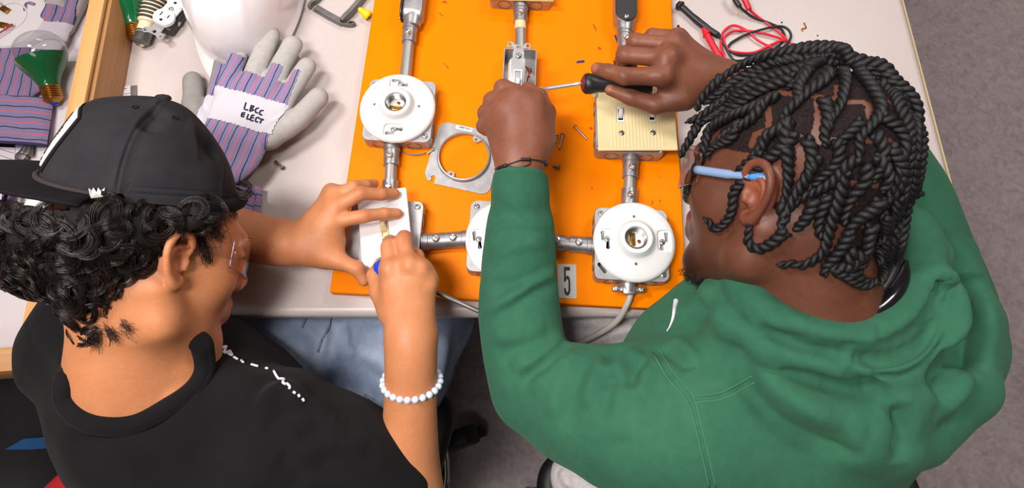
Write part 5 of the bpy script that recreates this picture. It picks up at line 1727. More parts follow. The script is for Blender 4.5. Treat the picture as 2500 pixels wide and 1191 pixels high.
TW = [
 [(2035, 122), (1960, 122), (1880, 132), (1820, 153), (1770, 184), (1738, 215)],
 [(2012, 142), (1930, 146), (1860, 165), (1800, 195), (1752, 228), (1716, 256)],
 [(1985, 158), (1900, 172), (1840, 196), (1785, 230), (1740, 262), (1706, 286), (1672, 300)],
 [(1962, 180), (1890, 196), (1830, 226), (1775, 258), (1730, 288), (1700, 306)],
 [(1945, 200), (1880, 222), (1820, 255), (1772, 292), (1738, 326), (1732, 352)],
 [(1905, 240), (1850, 268), (1808, 284), (1768, 304), (1740, 328), (1730, 358), (1722, 392), (1708, 424), (1690, 442), (1688, 492)],
 [(1872, 255), (1848, 292), (1815, 314), (1785, 330), (1762, 350), (1750, 372)],
 [(1710, 292), (1696, 318), (1682, 345), (1670, 364), (1660, 386)],
 [(1760, 190), (1725, 226), (1706, 250), (1702, 272)],
 [(1835, 205), (1790, 246), (1752, 276), (1718, 296)],
 [(1812, 300), (1800, 336), (1772, 352), (1746, 368), (1738, 392)],
 [(1948, 330), (1915, 360), (1878, 391), (1850, 417), (1818, 443), (1796, 471), (1798, 503), (1787, 534), (1753, 557), (1738, 534), (1724, 526)],
 [(1872, 372), (1827, 403), (1798, 430)],
 [(1925, 300), (1922, 340), (1927, 380), (1931, 423), (1927, 466), (1913, 505)],
 [(2000, 380), (1967, 437), (1947, 474), (1924, 514), (1903, 548), (1910, 566), (1932, 570)],
 [(1912, 560), (1895, 576), (1873, 592), (1848, 604), (1831, 592), (1835, 566), (1839, 544)],
 [(2062, 415), (2046, 480), (2032, 520), (2026, 545), (2017, 574), (2008, 608), (1986, 627), (1957, 640), (1933, 634), (1902, 640), (1889, 637)],
 [(2068, 560), (2040, 610), (2008, 648), (2011, 668)],
 [(2094, 610), (2070, 640), (2026, 646), (2054, 662), (2077, 683), (2105, 692), (2126, 677)],
 [(2142, 480), (2122, 503), (2094, 523), (2068, 551), (2066, 585)],
 [(2120, 540), (2110, 563), (2105, 597), (2096, 632), (2078, 664)],
 [(2090, 385), (2060, 404), (2034, 437), (1998, 460), (1958, 482), (1935, 505)],
 [(2053, 183), (2061, 206), (2056, 236), (2048, 266), (2028, 296), (2022, 328)],
 [(2090, 185), (2112, 213), (2131, 241), (2141, 261), (2139, 286), (2111, 317), (2091, 342), (2096, 367), (2080, 402)],
 [(2141, 290), (2179, 314), (2197, 344), (2192, 377), (2180, 420), (2165, 460), (2148, 504)],
 [(2066, 137), (2116, 150), (2154, 166), (2172, 190), (2192, 215), (2207, 243), (2218, 276), (2220, 314), (2222, 352), (2220, 400), (2210, 450)],
 [(2135, 150), (2164, 163), (2184, 192), (2212, 216), (2234, 243), (2243, 276), (2243, 314), (2250, 352), (2245, 390), (2235, 440), (2222, 484)],
 [(2149, 193), (2174, 231), (2187, 276), (2205, 314), (2207, 360), (2200, 420), (2190, 480), (2180, 530)],
 [(2160, 360), (2188, 397), (2191, 426), (2180, 454), (2160, 476), (2130, 492)],
 [(2212, 380), (2214, 408), (2214, 454), (2205, 500), (2197, 551), (2183, 597), (2168, 637), (2157, 680)],
 [(2240, 400), (2237, 426), (2228, 466), (2214, 503), (2208, 551), (2203, 586), (2194, 623), (2186, 650)],
 [(2215, 450), (2232, 474), (2257, 471)],
 [(2130, 380), (2150, 406), (2160, 437), (2140, 462)],
 [(1975, 180), (1950, 221), (1955, 250), (1930, 272), (1917, 295), (1922, 319), (1917, 352)],
 [(1935, 300), (1904, 322), (1877, 334), (1872, 354), (1857, 374), (1840, 388)],
 [(1970, 340), (1985, 370), (1982, 400), (1975, 430), (1960, 460)],
 [(2041, 345), (2048, 375), (2035, 405), (2010, 425), (1985, 450)],
 [(2025, 186), (2008, 208), (1985, 223), (1965, 241), (1945, 262)],
 [(2012, 150), (1972, 183), (1955, 206), (1925, 226)],
 [(2110, 400), (2106, 440), (2075, 474), (2060, 512), (2050, 545)],
 [(2152, 515), (2150, 560), (2140, 602), (2130, 645)],
 [(2176, 550), (2165, 600), (2150, 650), (2132, 692)],
 [(1905, 150), (1850, 178), (1800, 212), (1765, 244), (1735, 268)],
 [(1955, 138), (1890, 150), (1830, 176), (1780, 204), (1748, 240)],
 [(2100, 300), (2070, 330), (2050, 350), (2045, 380)],
 [(2185, 470), (2170, 520), (2150, 560), (2128, 590)],
 [(2130, 330), (2150, 370), (2140, 410), (2120, 440)],
 [(2225, 300), (2232, 350), (2226, 410), (2216, 470), (2205, 530), (2196, 590)],
 [(1905, 500), (1915, 530), (1900, 552)],
 [(2075, 600), (2060, 640), (2085, 672), (2108, 682)],
 [(2190, 500), (2186, 560), (2176, 620), (2160, 660)],
 [(2010, 250), (2022, 290), (2012, 330), (2020, 360)],
 [(2075, 128), (2040, 116), (1990, 112), (1940, 118), (1890, 126)],
 [(2050, 130), (2000, 128), (1945, 132), (1900, 140)],
 [(2100, 150), (2130, 168), (2150, 190)],
 [(2110, 160), (2070, 150), (2030, 152), (1990, 162), (1955, 176)],
 [(2090, 142), (2050, 136), (2005, 134), (1950, 142)],
 [(1990, 480), (1975, 520), (1955, 545), (1935, 560)],
 [(2020, 470), (2005, 510), (1995, 550), (2000, 580)],
]
def twist_mesh(pp, seed, rpx=14.5):
    rg = np.random.RandomState(seed)
    cp = [HC_.near(x, y, .0065) for x, y in spline(pp, 5)]
    P = np.array([tuple(p) for p in cp])
    # even out the path and resample by length
    for _ in range(3): P[1:-1] = P[1:-1] * .5 + (P[:-2] + P[2:]) * .25
    L = np.concatenate([[0], np.cumsum(np.linalg.norm(np.diff(P, axis=0), axis=1))])
    n = max(10, int(L[-1] / .0016))
    s = np.linspace(0, L[-1], n)
    P = np.stack([np.interp(s, L, P[:, k]) for k in range(3)], 1)
    T = np.gradient(P, axis=0); T /= np.linalg.norm(T, axis=1, keepdims=True) + 1e-9
    nn = np.cross(T[0], [0.3, .2, 1]); nn /= np.linalg.norm(nn); N = []
    for t in T:
        nn = nn - t * (nn @ t); nn /= np.linalg.norm(nn); N.append(nn)
    N = np.array(N); B = np.cross(T, N)
    f = s / L[-1]
    k = np.clip(1.0 - .42 * f ** 1.6, .3, 1) * np.clip((1 - f) * 12 + .35, 0, 1)
    w_ = rg.uniform(1.0, 1.22) * rpx / 14.5
    ph = rg.uniform(0, 6.28) + 2 * math.pi * s / (.0165 * (.9 + .2 * rg.rand())) * rg.choice([-1, 1])
    tubes = []
    for o in (0, math.pi):
        C = P + (.0031 * w_ * k)[:, None] * (np.cos(ph + o)[:, None] * N + np.sin(ph + o)[:, None] * B)
        tubes.append((C, .0035 * w_ * k))
    return tubes_mesh('hair_twist', tubes, 8)
for i, pp in enumerate(TW):
    link('hair_twist', twist_mesh(pp, 100 + i), M['twist'], hair_r)
# short fuzz of the chin beard
Wb = []
rg = np.random.RandomState(4)
for _ in range(900):
    x0 = rg.uniform(.045, .098); y0 = rg.normal() * .018; zc = -.095 - .012 * rg.rand() + (.098 - x0) * .10 - .006
    n = HC_.tree.find_nearest(Vector(HR.p(x0, y0, zc - .01)))
    p = np.array(n[0]); d = np.array(n[1]) + np.array(HR.M.col[2]) * -.6 + rg.normal(size=3) * .5; d /= np.linalg.norm(d)
    l = rg.uniform(.004, .009)
    Wb.append((np.array([p, p + d * l * .5, p + d * l + rg.normal(size=3) * .001]), .00028))
link('beard', tubes_mesh('beard', Wb, 3), M['twist'], PR)['kind'] = 'stuff'
M['blue_temple'] = mat('frosted_blue_plastic', srgb(132, 158, 196), .35)
M['blue_tip'] = mat('bright_blue_plastic', srgb(84, 150, 214), .35)
safety_glasses(HR, 'clear safety glasses with blue arms under the twisted hair', M['blue_temple'], M['blue_tip'], .006)
# neckband earphones
npts = spline([tuple(W(*p)) for p in ((1985, 772, .236), (2050, 782, .243), (2115, 772, .246), (2170, 735, .246), (2203, 685, .240), (2212, 640, .23))], 8)
nb = empty('neckband_earphones', npts[16], 0, 'glossy black neckband earphones resting inside the green hood', 'earphones')
rr_ = [.0035 + .0085 * math.sin(math.pi * min(1, i / (len(npts) - 1) * 1.02)) ** .8 for i in range(len(npts))]
link('band', tube_mesh('band', [tuple(Vector(p) - nb.location) for p in npts], rr_, 14), mat('gloss_black', srgb(22, 20, 26), .16, coat=.5), nb)
link('soft_pad', tube_mesh('soft_pad', [tuple(Vector(p) - nb.location + Vector((-.006, .010, -.006))) for p in npts[4:-4]], .007, 10), M['black_plastic'], nb)
# black cord bracelet
FRc = HC_
BRB = empty('cord_bracelet', W(1274, 402, .18), 0, 'thin knotted black cord bracelet above the green cuff', 'bracelet')
wr = Cloth(VRb, QRb[((VRb[QRb[:, 0]] - np.array(W(1274, 395, .16))) ** 2).sum(1) < .08 ** 2])
def wcord(pp, r, name, lift=.001):
    pts = [Vector(wr.near(x, y, lift)) - BRB.location for x, y in spline(pp, 6)]
    return link(name, tube_mesh(name, [tuple(p) for p in pts], r, 8), M['black_plastic'], BRB)
wcord([(1210, 413), (1225, 408), (1240, 402), (1262, 394), (1282, 389), (1305, 390), (1326, 395), (1337, 402)], .0010, 'cord')
wcord([(1240, 404), (1262, 408), (1280, 406), (1294, 398), (1290, 390)], .0007, 'cord')
wcord([(1218, 411), (1238, 403)], .0027, 'knot'); wcord([(1272, 389), (1294, 389)], .0024, 'knot'); wcord([(1330, 396), (1338, 404)], .0030, 'knot')
wcord([(1249, 412), (1252, 412.5)], .0018, 'end_bead')
# ================================================================== things lying about and things held
# ---- white switch plate held on the lower left box
def one_gang():
    a = plate_mesh('a', [rrect(0.0705, 0.1145, 0.003, 4), rrect(0.0104, 0.0245, .0006, 2)[::-1], circ(.0024, 14, (0, .0302), True), circ(.0024, 14, (0, -.0302), True)], 0.0052, 0.0020, 4)
    return a
pz = BZ + BOXH + 0.0150
wp = empty('switch_plate', W(941, 563, pz), 0, 'smooth white single switch plate pressed down by the bare hand', 'switch plate', rot=(math.radians(1.5), math.radians(-3), math.radians(8.5)))
link('plate', one_gang(), M['white_plastic'], wp)
link('bezel', plate_mesh('bezel', [rrect(0.0102, 0.0242, .0006, 2), rrect(0.0072, 0.0205, .0006, 2)[::-1]], 0.005), M['ivory'], wp, (0, 0, 0.0012))
link('toggle_base', box_mesh('toggle_base', (.0070, .0202, .003), (0, 0, .0028), .0003), M['ivory'], wp)
link('toggle', box_mesh('toggle', (0.0070, 0.0105, 0.018), (0, 0, 0.008), 0.0016, 3, taper=0.86), M['ivory'], wp, (0, 0.001, 0.002), (math.radians(-24), 0, 0))
link('switch_body', box_mesh('switch_body', (0.030, 0.062, 0.012), (0, 0, -0.0065), 0.002), M['black_plastic'], wp)
for s in (1, -1): link('screw', SLOTSCREW, None, wp, (0, s * .0302, .0012))

# ---- screwdrivers
def rod_between(name, a, b, r, mt, parent, sides=14, taper=None):
    a = Vector(a); b = Vector(b)
    return link(name, tube_mesh(name, [tuple(a + (b - a) * t) for t in np.linspace(0, 1, 6)], r if taper is None else list(np.linspace(r, taper, 6)), sides), mt, parent)
a = W(914, 646, .098); b = W(1062, 712, .088)
d = (b - a).normalized()
sd1 = empty('screwdriver', a, 0, 'blue handled screwdriver gripped in the bare fist', 'screwdriver')
hp = [(0, .004), (.004, .0105), (.010, .0135), (.025, .0140), (.050, .0125), (.065, .0118), (.078, .0128), (.084, .010)]
link('handle', tube_mesh('handle', [tuple(d * x) for x, r in hp], [r for x, r in hp], 16), M['blue_handle'], sd1)
rod_between('shaft', d * .083, d * .205, .0030, M['galv_dark'], sd1)
up_ = Vector((0, 0, 1)); 
for k in (-.5, .5):
    n_ = (up_ - d * up_.dot(d)).normalized(); sdv = d.cross(n_)
    rod_between('grip_stripe', d * .004 + n_ * .008 + sdv * .006 * k, d * .02 + n_ * .0128 + sdv * .006 * k, .0018, M['ink'], sd1, 8)
# second screwdriver
a = W(1298, 222, .098); b = W(1421, 203, .134); c = W(1580, 214, .128)
d1 = (b - a).normalized()
sd2 = empty('screwdriver', b, 0, 'flat screwdriver with black grip driven into the loose switch', 'screwdriver')
L1 = (b - a).length
M['blade_steel'] = mat('satin_blade_steel', srgb(214, 212, 214), .38, .7)
rod_between('shaft', Vector((0, 0, 0)), -d1 * (L1 - .016), .0028, M['blade_steel'], sd2)
sdv = d1.cross(Vector((0, 0, 1))).normalized(); nn_ = sdv.cross(d1)
bm = bmesh.new()
vs = []
for (t, wd, th_) in ((L1 - .018, .0026, .0024), (L1 - .010, .0048, .0016), (L1 - .001, .0040, .0007)):
    vs.append([bm.verts.new(-d1 * t + sdv * wd * sx + nn_ * th_ * sz) for sx, sz in ((-1, -1), (1, -1), (1, 1), (-1, 1))])
for q0, q1 in zip(vs[:-1], vs[1:]):
    for k in range(4): bm.faces.new((q0[k], q0[(k + 1) % 4], q1[(k + 1) % 4], q1[k]))
bm.faces.new(vs[-1]); bm.faces.new(vs[0][::-1]); bmesh.ops.recalc_face_normals(bm, faces=bm.faces)
link('blade', bm_mesh(bm, 'blade'), M['blade_steel'], sd2)
hp = [(0, .006), (.002, .0125), (.006, .0150), (.013, .0148), (.022, .0118), (.034, .0108), (.05, .0125), (.07, .0140), (.09, .0135), (.098, .009)]
d2 = (c - b).normalized()
link('grip', tube_mesh('grip', [tuple(d2 * x) for x, r in hp], [r for x, r in hp], 18), M['black_plastic'], sd2)
link('collar', tube_mesh('collar', [tuple(d2 * x) for x in (-.002, 0, .002, .003)], [.0035, .0095, .0122, .0120], 18), mat('dark_red_ring', srgb(130, 34, 36), .4), sd2)
link('hang_button', moved(lathe_mesh('hang_button', [(.0038, 0), (.0034, .0016), (0, .002)], 16), tuple(d2 * .014 + nn_ * .0142)), M['ink'], sd2)
# cream wire nut below the grip
wn = empty('wire_nut', W(1447, 222, BZ + .047), 0, 'small cream wire connector between screwdriver grip and almond plate', 'wire connector', rot=(.3, .2, .5))
link('shell', moved(lathe_mesh('shell', [(.0055, 0), (.006, .003), (.005, .012), (.0035, .018), (0, .0185)], 12), (0, .008, 0), (math.pi / 2, 0, 0)), M['ivory'], wn)

# ---- loose screws and offcuts on the board
def loose_screw(px0, py0, px1, py1, label, z=BZ, r=.0019, group='loose machine screws', mt='screw'):
    a = W(px0, py0, z + .0034); b = W(px1, py1, z + .0024)
    d = (b - a); L = d.length; d.normalize()
    e = empty('machine_screw', a, 0, label, 'screw', group)
    h = link('head', lathe_mesh('head', [(0, -.0024), (.0022, -.0022), (.0036, -.0008), (.0038, 0), (.0015, 0)], 14), M[mt], e)
    h.rotation_euler = d.to_track_quat('Z', 'Y').to_euler()
    pts = []; rr = []
    n = max(10, int(L / .0006))
    for i in range(n): pts.append(tuple(d * (L * i / (n - 1)))); rr.append(r * (1.0 if i % 2 else .8))
    link('shank', tube_mesh('shank', pts, rr, 8), M[mt], e)
loose_screw(1404, 309, 1433, 340, 'longest loose screw, between the fist and the almond plate')
loose_screw(1374, 328, 1365, 361, 'upright loose screw just right of the fist')
loose_screw(1358, 331, 1356, 348, 'short loose screw touching the fist')
loose_screw(1364, 408, 1350, 405, 'small dark screw lying near the green cuff', mt='galv_dark')
loose_screw(1056, 366, 1043, 376, 'loose screw with a bit of wire beside the plaster ring')
loose_screw(690, 409, 672, 393, 'lone grey screw on the white table by the gloves', z=0, mt='galv_dark')
tag(link('wire_offcut', tube_mesh('wire_offcut', spline([tuple(W(x, y, BZ + .004)) for x, y in ((982, 371), (1000, 376), (1022, 377), (1040, 373))], 6), .0011, 8), M['galv_dark']), 'grey bent wire offcut below the upper left box', 'wire')
def crumb(pts, r, mt, label, z=BZ, grp='copper crumbs'):
    o = link('wire_crumb', tube_mesh('wire_crumb', spline([tuple(W(x, y, z + r)) for x, y in pts], 4), r, 6), M[mt])
    tag(o, label, 'wire', grp)
crumb([(1083, 153), (1089, 159), (1094, 166)], .0009, 'copper', 'straight copper crumb right of the upper left lamp holder')
crumb([(1073, 31), (1078, 36), (1081, 39)], .0008, 'copper', 'tiny copper crumb near the top edge, right of the left conduit body')
crumb([(1080, 6), (1086, 3), (1090, 7)], .0010, 'red_plastic', 'red and copper crumb at the very top of the board')
crumb([(1449, 60), (1452, 66), (1456, 74)], .0009, 'copper', 'copper crumb left of the right conduit body')
crumb([(1408, 151), (1417, 150), (1426, 149)], .0018, 'blue_plastic', 'short piece of blue wire insulation left of the dark hand', grp='insulation crumbs')
crumb([(1502, 86), (1504, 94), (1508, 104)], .0014, 'blue_plastic', 'blue insulation strip against the right connector', grp='insulation crumbs')
crumb([(1461, 115), (1466, 119)], .0016, 'red_plastic', 'pinkish red insulation crumb above the pointing finger', grp='insulation crumbs')
crumb([(1440, 311), (1445, 315)], .0016, 'red_plastic', 'red insulation crumb near the longest loose screw', grp='insulation crumbs')
crumb([(1499, 149), (1501, 158)], .0012, 'ink', 'black insulation sliver beside the dark knuckles', grp='insulation crumbs')
crumb([(1610, 480), (1614, 487), (1609, 493), (1613, 498)], .0006, 'copper', 'curl of copper right of the lower right conduit')
crumb([(1591, 498), (1594, 490)], .0006, 'copper', 'copper speck just above the right lamp holder')
crumb([(1444, 456), (1447, 462)], .0006, 'copper', 'copper speck right of the green sleeve')
crumb([(1606, 428), (1610, 434)], .0006, 'copper', 'copper speck below the almond plate')

# ---- on the table, right: meter and test leads
crumb([(1963, 56), (1968, 68), (1958, 70), (1960, 76)], .0012, 'copper', 'bent copper crumb on the white table above the twisted hair', z=0)
crumb([(1798, 30), (1800, 35)], .0016, 'ivory', 'cream crumb beside the black test lead', z=0, grp='insulation crumbs')
crumb([(1907, 54), (1910, 55)], .0014, 'ink', 'black speck on the white table', z=0, grp='insulation crumbs')
crumb([(1994, 86), (1998, 87)], .0010, 'galv_dark', 'grey speck on the table right of the test leads', z=0, grp='insulation crumbs')
crumb([(2222, 209), (2228, 221)], .0020, 'almond', 'tan crumb on the table right of the twisted hair', z=0, grp='insulation crumbs')
crumb([(1948, 107), (1954, 110)], .0012, 'copper', 'copper crumb touching the top of the twisted hair', z=0)
crumb([(1655, 62), (1657, 66)], .0022, 'ink', 'black crumb beside the orange board edge', z=0, grp='insulation crumbs')
mm = empty('multimeter', W(1790, -55, 0), .1, 'blue meter body at the top edge with red and black leads', 'meter')
link('case', plate_mesh('case', [rrect(.085, .14, .03, 8)], .034, .010, 4), M['blue_plastic'], mm, (0.0, .045, 0))
link('base_rim', plate_mesh('base_rim', [rrect(.088, .143, .031, 8)], .012, .004, 3), mat('grey_blue_rubber', srgb(70, 82, 120), .6), mm, (0.0, .045, 0))
def wire(name, pts, r, mt, parent=None, sides=8, n=8):
    return link(name, tube_mesh(name, spline([tuple(W(*p)) for p in pts], n), r, sides), M[mt], parent)
def lead(probe, tipc, cable, plug, mt, label, grp='test leads'):
    e = empty('test_lead', (0, 0, 0), 0, label, 'test lead', grp)
    wire('probe', probe[0], probe[1], mt, e, 12, 4)
    wire('guard', tipc[0], tipc[1], mt, e, 14, 3)
    wire('cable', cable, .0021, mt, e, 8, 8)
    wire('plug', plug[0], plug[1], mt, e, 10, 4)
    e.location = W(probe[0][0][0], probe[0][0][1], 0); keep_world(e)
M['black'] = M['black_plastic']; M['red'] = M['red_plastic']
lead(([(1655, 8, .009), (1690, 40, .008), (1722, 66, .007), (1752, 86, .006), (1757, 90, .006)], [.0055] * 5 + [.0062] * 4 + [.0055] * 4 + [.0036] * 4),
     ([(1656, 10, .009), (1660, 14, .009), (1664, 18, .009)], [.006, .007, .0088, .0092, .0088, .007, .006]),
     [(1757, 90, .006), (1766, 106, .005), (1776, 124, .005), (1784, 138, .004), (1798, 148, .003), (1840, 142, .003), (1890, 130, .004), (1920, 108, .006), (1931, 88, .008), (1922, 70, .009), (1900, 64, .009), (1860, 72, .008), (1820, 85, .007), (1795, 98, .006), (1782, 108, .005), (1780, 122, .004), (1810, 135, .003), (1870, 125, .003), (1905, 108, .003), (1914, 88, .003), (1906, 70, .003), (1880, 57, .004), (1840, 42, .006), (1815, 25, .012), (1806, 15, .016)],
     ([(1806, 16, .016), (1798, 5, .018), (1790, -10, .02), (1785, -22, .02)], .0045), 'black', 'black test lead with its black probe beside the orange board')
lead(([(1714, 64, .007), (1722, 78, .007), (1745, 120, .007), (1770, 160, .007), (1776, 170, .007)], [.0018] * 2 + [.0040] * 2 + [.0055] * 10 + [.0045] * 3),
     ([(1722, 80, .007), (1725, 83, .007), (1728, 86, .007)], [.005, .006, .0078, .0080, .0078, .006, .005]),
     [(1776, 168, .007), (1768, 140, .006), (1760, 110, .005), (1766, 78, .006), (1790, 62, .007), (1822, 74, .007), (1850, 98, .006), (1885, 116, .005), (1915, 122, .004), (1940, 118, .004), (1930, 105, .004), (1895, 90, .005), (1840, 77, .006), (1790, 76, .006), (1768, 92, .005), (1772, 112, .005), (1790, 126, .004), (1840, 128, .004), (1885, 108, .006), (1905, 100, .007), (1918, 98, .006), (1908, 84, .004), (1870, 55, .004), (1840, 33, .008), (1829, 22, .014)],
     ([(1829, 24, .015), (1822, 8, .018), (1814, -8, .02), (1810, -20, .02)], .0048), 'red', 'red test lead with its red probe crossing the black one')

# ---- on the table, left of the board: wire bracket with yellow wire nut
br = empty('box_bracket', W(835, 40, 0), 0, 'grey bent steel bracket on the table beside the orange board', 'bracket')
def flat_bar(name, pts, w_, t_, parent, mt):
    """bent strip: polyline in world space, w_ high, t_ thick"""
    o = link(name, tube_mesh(name, [tuple(p - parent.location) for p in pts], 1.0, 4), M[mt], parent)
    return o
def strip(name, L, hgt, thick, parent, mt):
    bm = bmesh.new()
    rows = []
    for i, p in enumerate(L):
        p = Vector(p) - parent.location
        d = (Vector(L[min(i + 1, len(L) - 1)]) - Vector(L[max(i - 1, 0)])).normalized()
        n = Vector((-d.y, d.x, 0)).normalized() * thick / 2
        rows.append([bm.verts.new(p + n), bm.verts.new(p - n), bm.verts.new(p - n + Vector((0, 0, hgt))), bm.verts.new(p + n + Vector((0, 0, hgt)))])
    for a_, b_ in zip(rows[:-1], rows[1:]):
        for k in range(4): bm.faces.new((a_[k], a_[(k + 1) % 4], b_[(k + 1) % 4], b_[k]))
    bm.faces.new(rows[0][::-1]); bm.faces.new(rows[-1]); bmesh.ops.recalc_face_normals(bm, faces=bm.faces)
    return link(name, bm_mesh(bm, name, angle=50), M[mt], parent)
strip('rail', [tuple(W(x, y, .0005)) for x, y in spline([(770, 26), (800, 44), (830, 61), (848, 66), (862, 66), (868, 62), (864, 60), (856, 60), (852, 64)], 4)], .010, .0022, br, 'galv_dark')
strip('rail', [tuple(W(x, y, .0005)) for x, y in spline([(838, 60), (846, 50), (862, 34), (884, 8), (905, -20)], 4)], .016, .007, br, 'galv_dark')
strip('rail', [tuple(W(x, y, .0005)) for x, y in spline([(758, 24), (762, 16), (778, 4), (795, -14), (815, -30)], 4)], .012, .005, br, 'galv_dark')
strip('web', [tuple(W(x, y, .0005)) for x, y in spline([(770, 20), (800, 38), (838, 58)], 4)], .002, .014, br, 'galv_dark')
yn = empty('wire_nut', W(888, 30, .012), 0, 'bright yellow wire connector leaning on the steel bracket', 'wire connector')
dvec = W(902, 40, .006) - W(876, 20, .016)
yo = link('shell', tube_mesh('shell', [tuple(dvec * (t - .5)) for t in (0, .08, .5, .55, .75, .98, 1.0)], [.002, .0038, .0056, .0068, .0082, .0085, .006], 12), M['yellow_plastic'], yn)
link('wing', box_mesh('wing', (.010, .004, .006), tuple(dvec * .32 + Vector((.006, .004, 0))), .0015), M['yellow_plastic'], yn)

# ---- hard hat
q = NT('white_hat_shell'); q.base(srgb(236, 230, 232)); q.set(Roughness=.16); q.b.inputs['Coat Weight'].default_value = .4
HHo = empty('hard_hat', W(610, 30, 0), 0, 'white hard hat with a handwritten name on its brim', 'hard hat')
FHH = Field()
hc = W(603, -20, 0)
def shell_pt(px, py, z): return W(px, py, z)
hx0 = W(447, 0, .03).x; hx1 = W(742, 0, .03).x
cxh = (hx0 + hx1) / 2
cyh = W(600, -45, .05).y
rxh = (hx1 - hx0) / 2 * .96
ryh = W(600, -45, .02).y - W(600, 150, .02).y
nr, na = 26, 96
G = []
for i in range(nr):
    t = i / (nr - 1)
    for j in range(na):
        a = 2 * math.pi * j / na
        sx, sy = math.cos(a), math.sin(a)
        if t < .80:
            u = t / .80; ang = u * math.pi / 2
            rad = math.sin(ang) ** .92; z = .022 + .125 * math.cos(ang) ** .8
            ridge = .004 * math.exp(-((sx * rad) / .12) ** 2) + .003 * (math.exp(-((sx * rad - .42) / .05) ** 2) + math.exp(-((sx * rad + .42) / .05) ** 2))
            z += ridge * (1 - .7 * u ** 3)
            G.append((cxh + rxh * .93 * rad * sx, cyh + ryh * .90 * rad * sy, z))
        else:
            u = (t - .80) / .20
            front = max(0, -sy) ** 2.2
            e_ = (.07 + .20 * front) * u
            G.append((cxh + rxh * (.93 + (.05 + .02 * front) * u) * sx, cyh + ryh * (.90 + e_) * sy, .022 - .012 * u - .004 * front * u))
G = np.array(G)
ii, jj = np.meshgrid(np.arange(nr - 1), np.arange(na), indexing='ij')
j2 = (jj + 1) % na
F = np.stack([ii * na + jj, ii * na + j2, (ii + 1) * na + j2, (ii + 1) * na + jj], -1).reshape(-1, 4)
F = F[:, ::-1]
hs = link('shell', mesh_np('shell', G, F), q.m, HHo)
m_ = hs.modifiers.new('t', 'SOLIDIFY'); m_.thickness = .003; m_.offset = -1
m_ = hs.modifiers.new('s', 'SUBSURF'); m_.levels = 1; m_.render_levels = 1
HHC = Cloth(G.astype(np.float32), F.astype(np.int32))
def ink_strokes(cl, strokes, r, name, parent, lift=.0008, n=4):
    T = []
    for s_ in strokes:
        pts = []
        for x, y in (spline(s_, n) if len(s_) > 2 else spline(s_, 3)):
            p = cl.near(x, y); nrm = cl.tree.find_nearest(p)[1]
            nrm = nrm if nrm.dot(CAMP - p) > 0 else -nrm
            pts.append(tuple(p + nrm * lift))
        T.append((pts, r))
    return link(name, tubes_mesh(name, T, 6), M['pen'], parent)
M['pen'] = mat('blue_black_marker', srgb(34, 34, 62), .6)
ink_strokes(HHC, [[(545, 184), (549, 172), (554, 182)], [(546, 179), (553, 178)], [(557, 182), (557, 173), (561, 174), (562, 182)], [(570, 174), (565, 176), (566, 182), (571, 180)], [(571, 166), (571, 182)], [(575, 180), (575, 172), (579, 171)]], .0009, 'handwritten_name', HHo)
keep_world(HHo)

# ---- leather and striped cotton work gloves
M['suede'] = mat('grey_suede', srgb(186, 181, 178), .95, noise=(110, srgb(170, 165, 162), .5), bump=(700, .6, .0008))
M['suede_dark'] = mat('dark_grey_suede', srgb(150, 146, 140), .95, noise=(110, srgb(136, 132, 128), .5), bump=(700, .6, .0008))
def stripe_mat(name, direction, scale):
    q = NT(name)
    tc = q.coord(); dp = q.n('ShaderNodeVectorMath', operation='DOT_PRODUCT'); q.l(tc, dp.inputs[0]); dp.inputs[1].default_value = direction
    nz = q.noise(30, 3); 
    ad = q.n('ShaderNodeMath', operation='MULTIPLY_ADD'); q.l(nz, ad.inputs[0]); ad.inputs[1].default_value = .006; q.l(dp.outputs['Value'], ad.inputs[2])
    mu = q.n('ShaderNodeMath', operation='MULTIPLY'); q.l(ad.outputs[0], mu.inputs[0]); mu.inputs[1].default_value = scale
    fr = q.n('ShaderNodeMath', operation='FRACT'); q.l(mu.outputs[0], fr.inputs[0])
    base = srgb(132, 126, 166); base2 = srgb(150, 144, 178); red = srgb(206, 104, 112); blk = srgb(58, 54, 70)
    c = q.ramp(fr.outputs[0], [(0.0, base), (.30, base2), (.32, red), (.42, red), (.44, base), (.78, base2), (.80, blk), (.88, blk), (.90, base)], 'CONSTANT')
    q.base(c); q.set(Roughness=.95)
    q.l(q.bump(q.noise(900, 3), .5, .0006), q.b.inputs['Normal'])
    return q.m
M['white_band'] = mat('white_canvas_band', srgb(204, 200, 208), .95, bump=(900, .4, .0005))
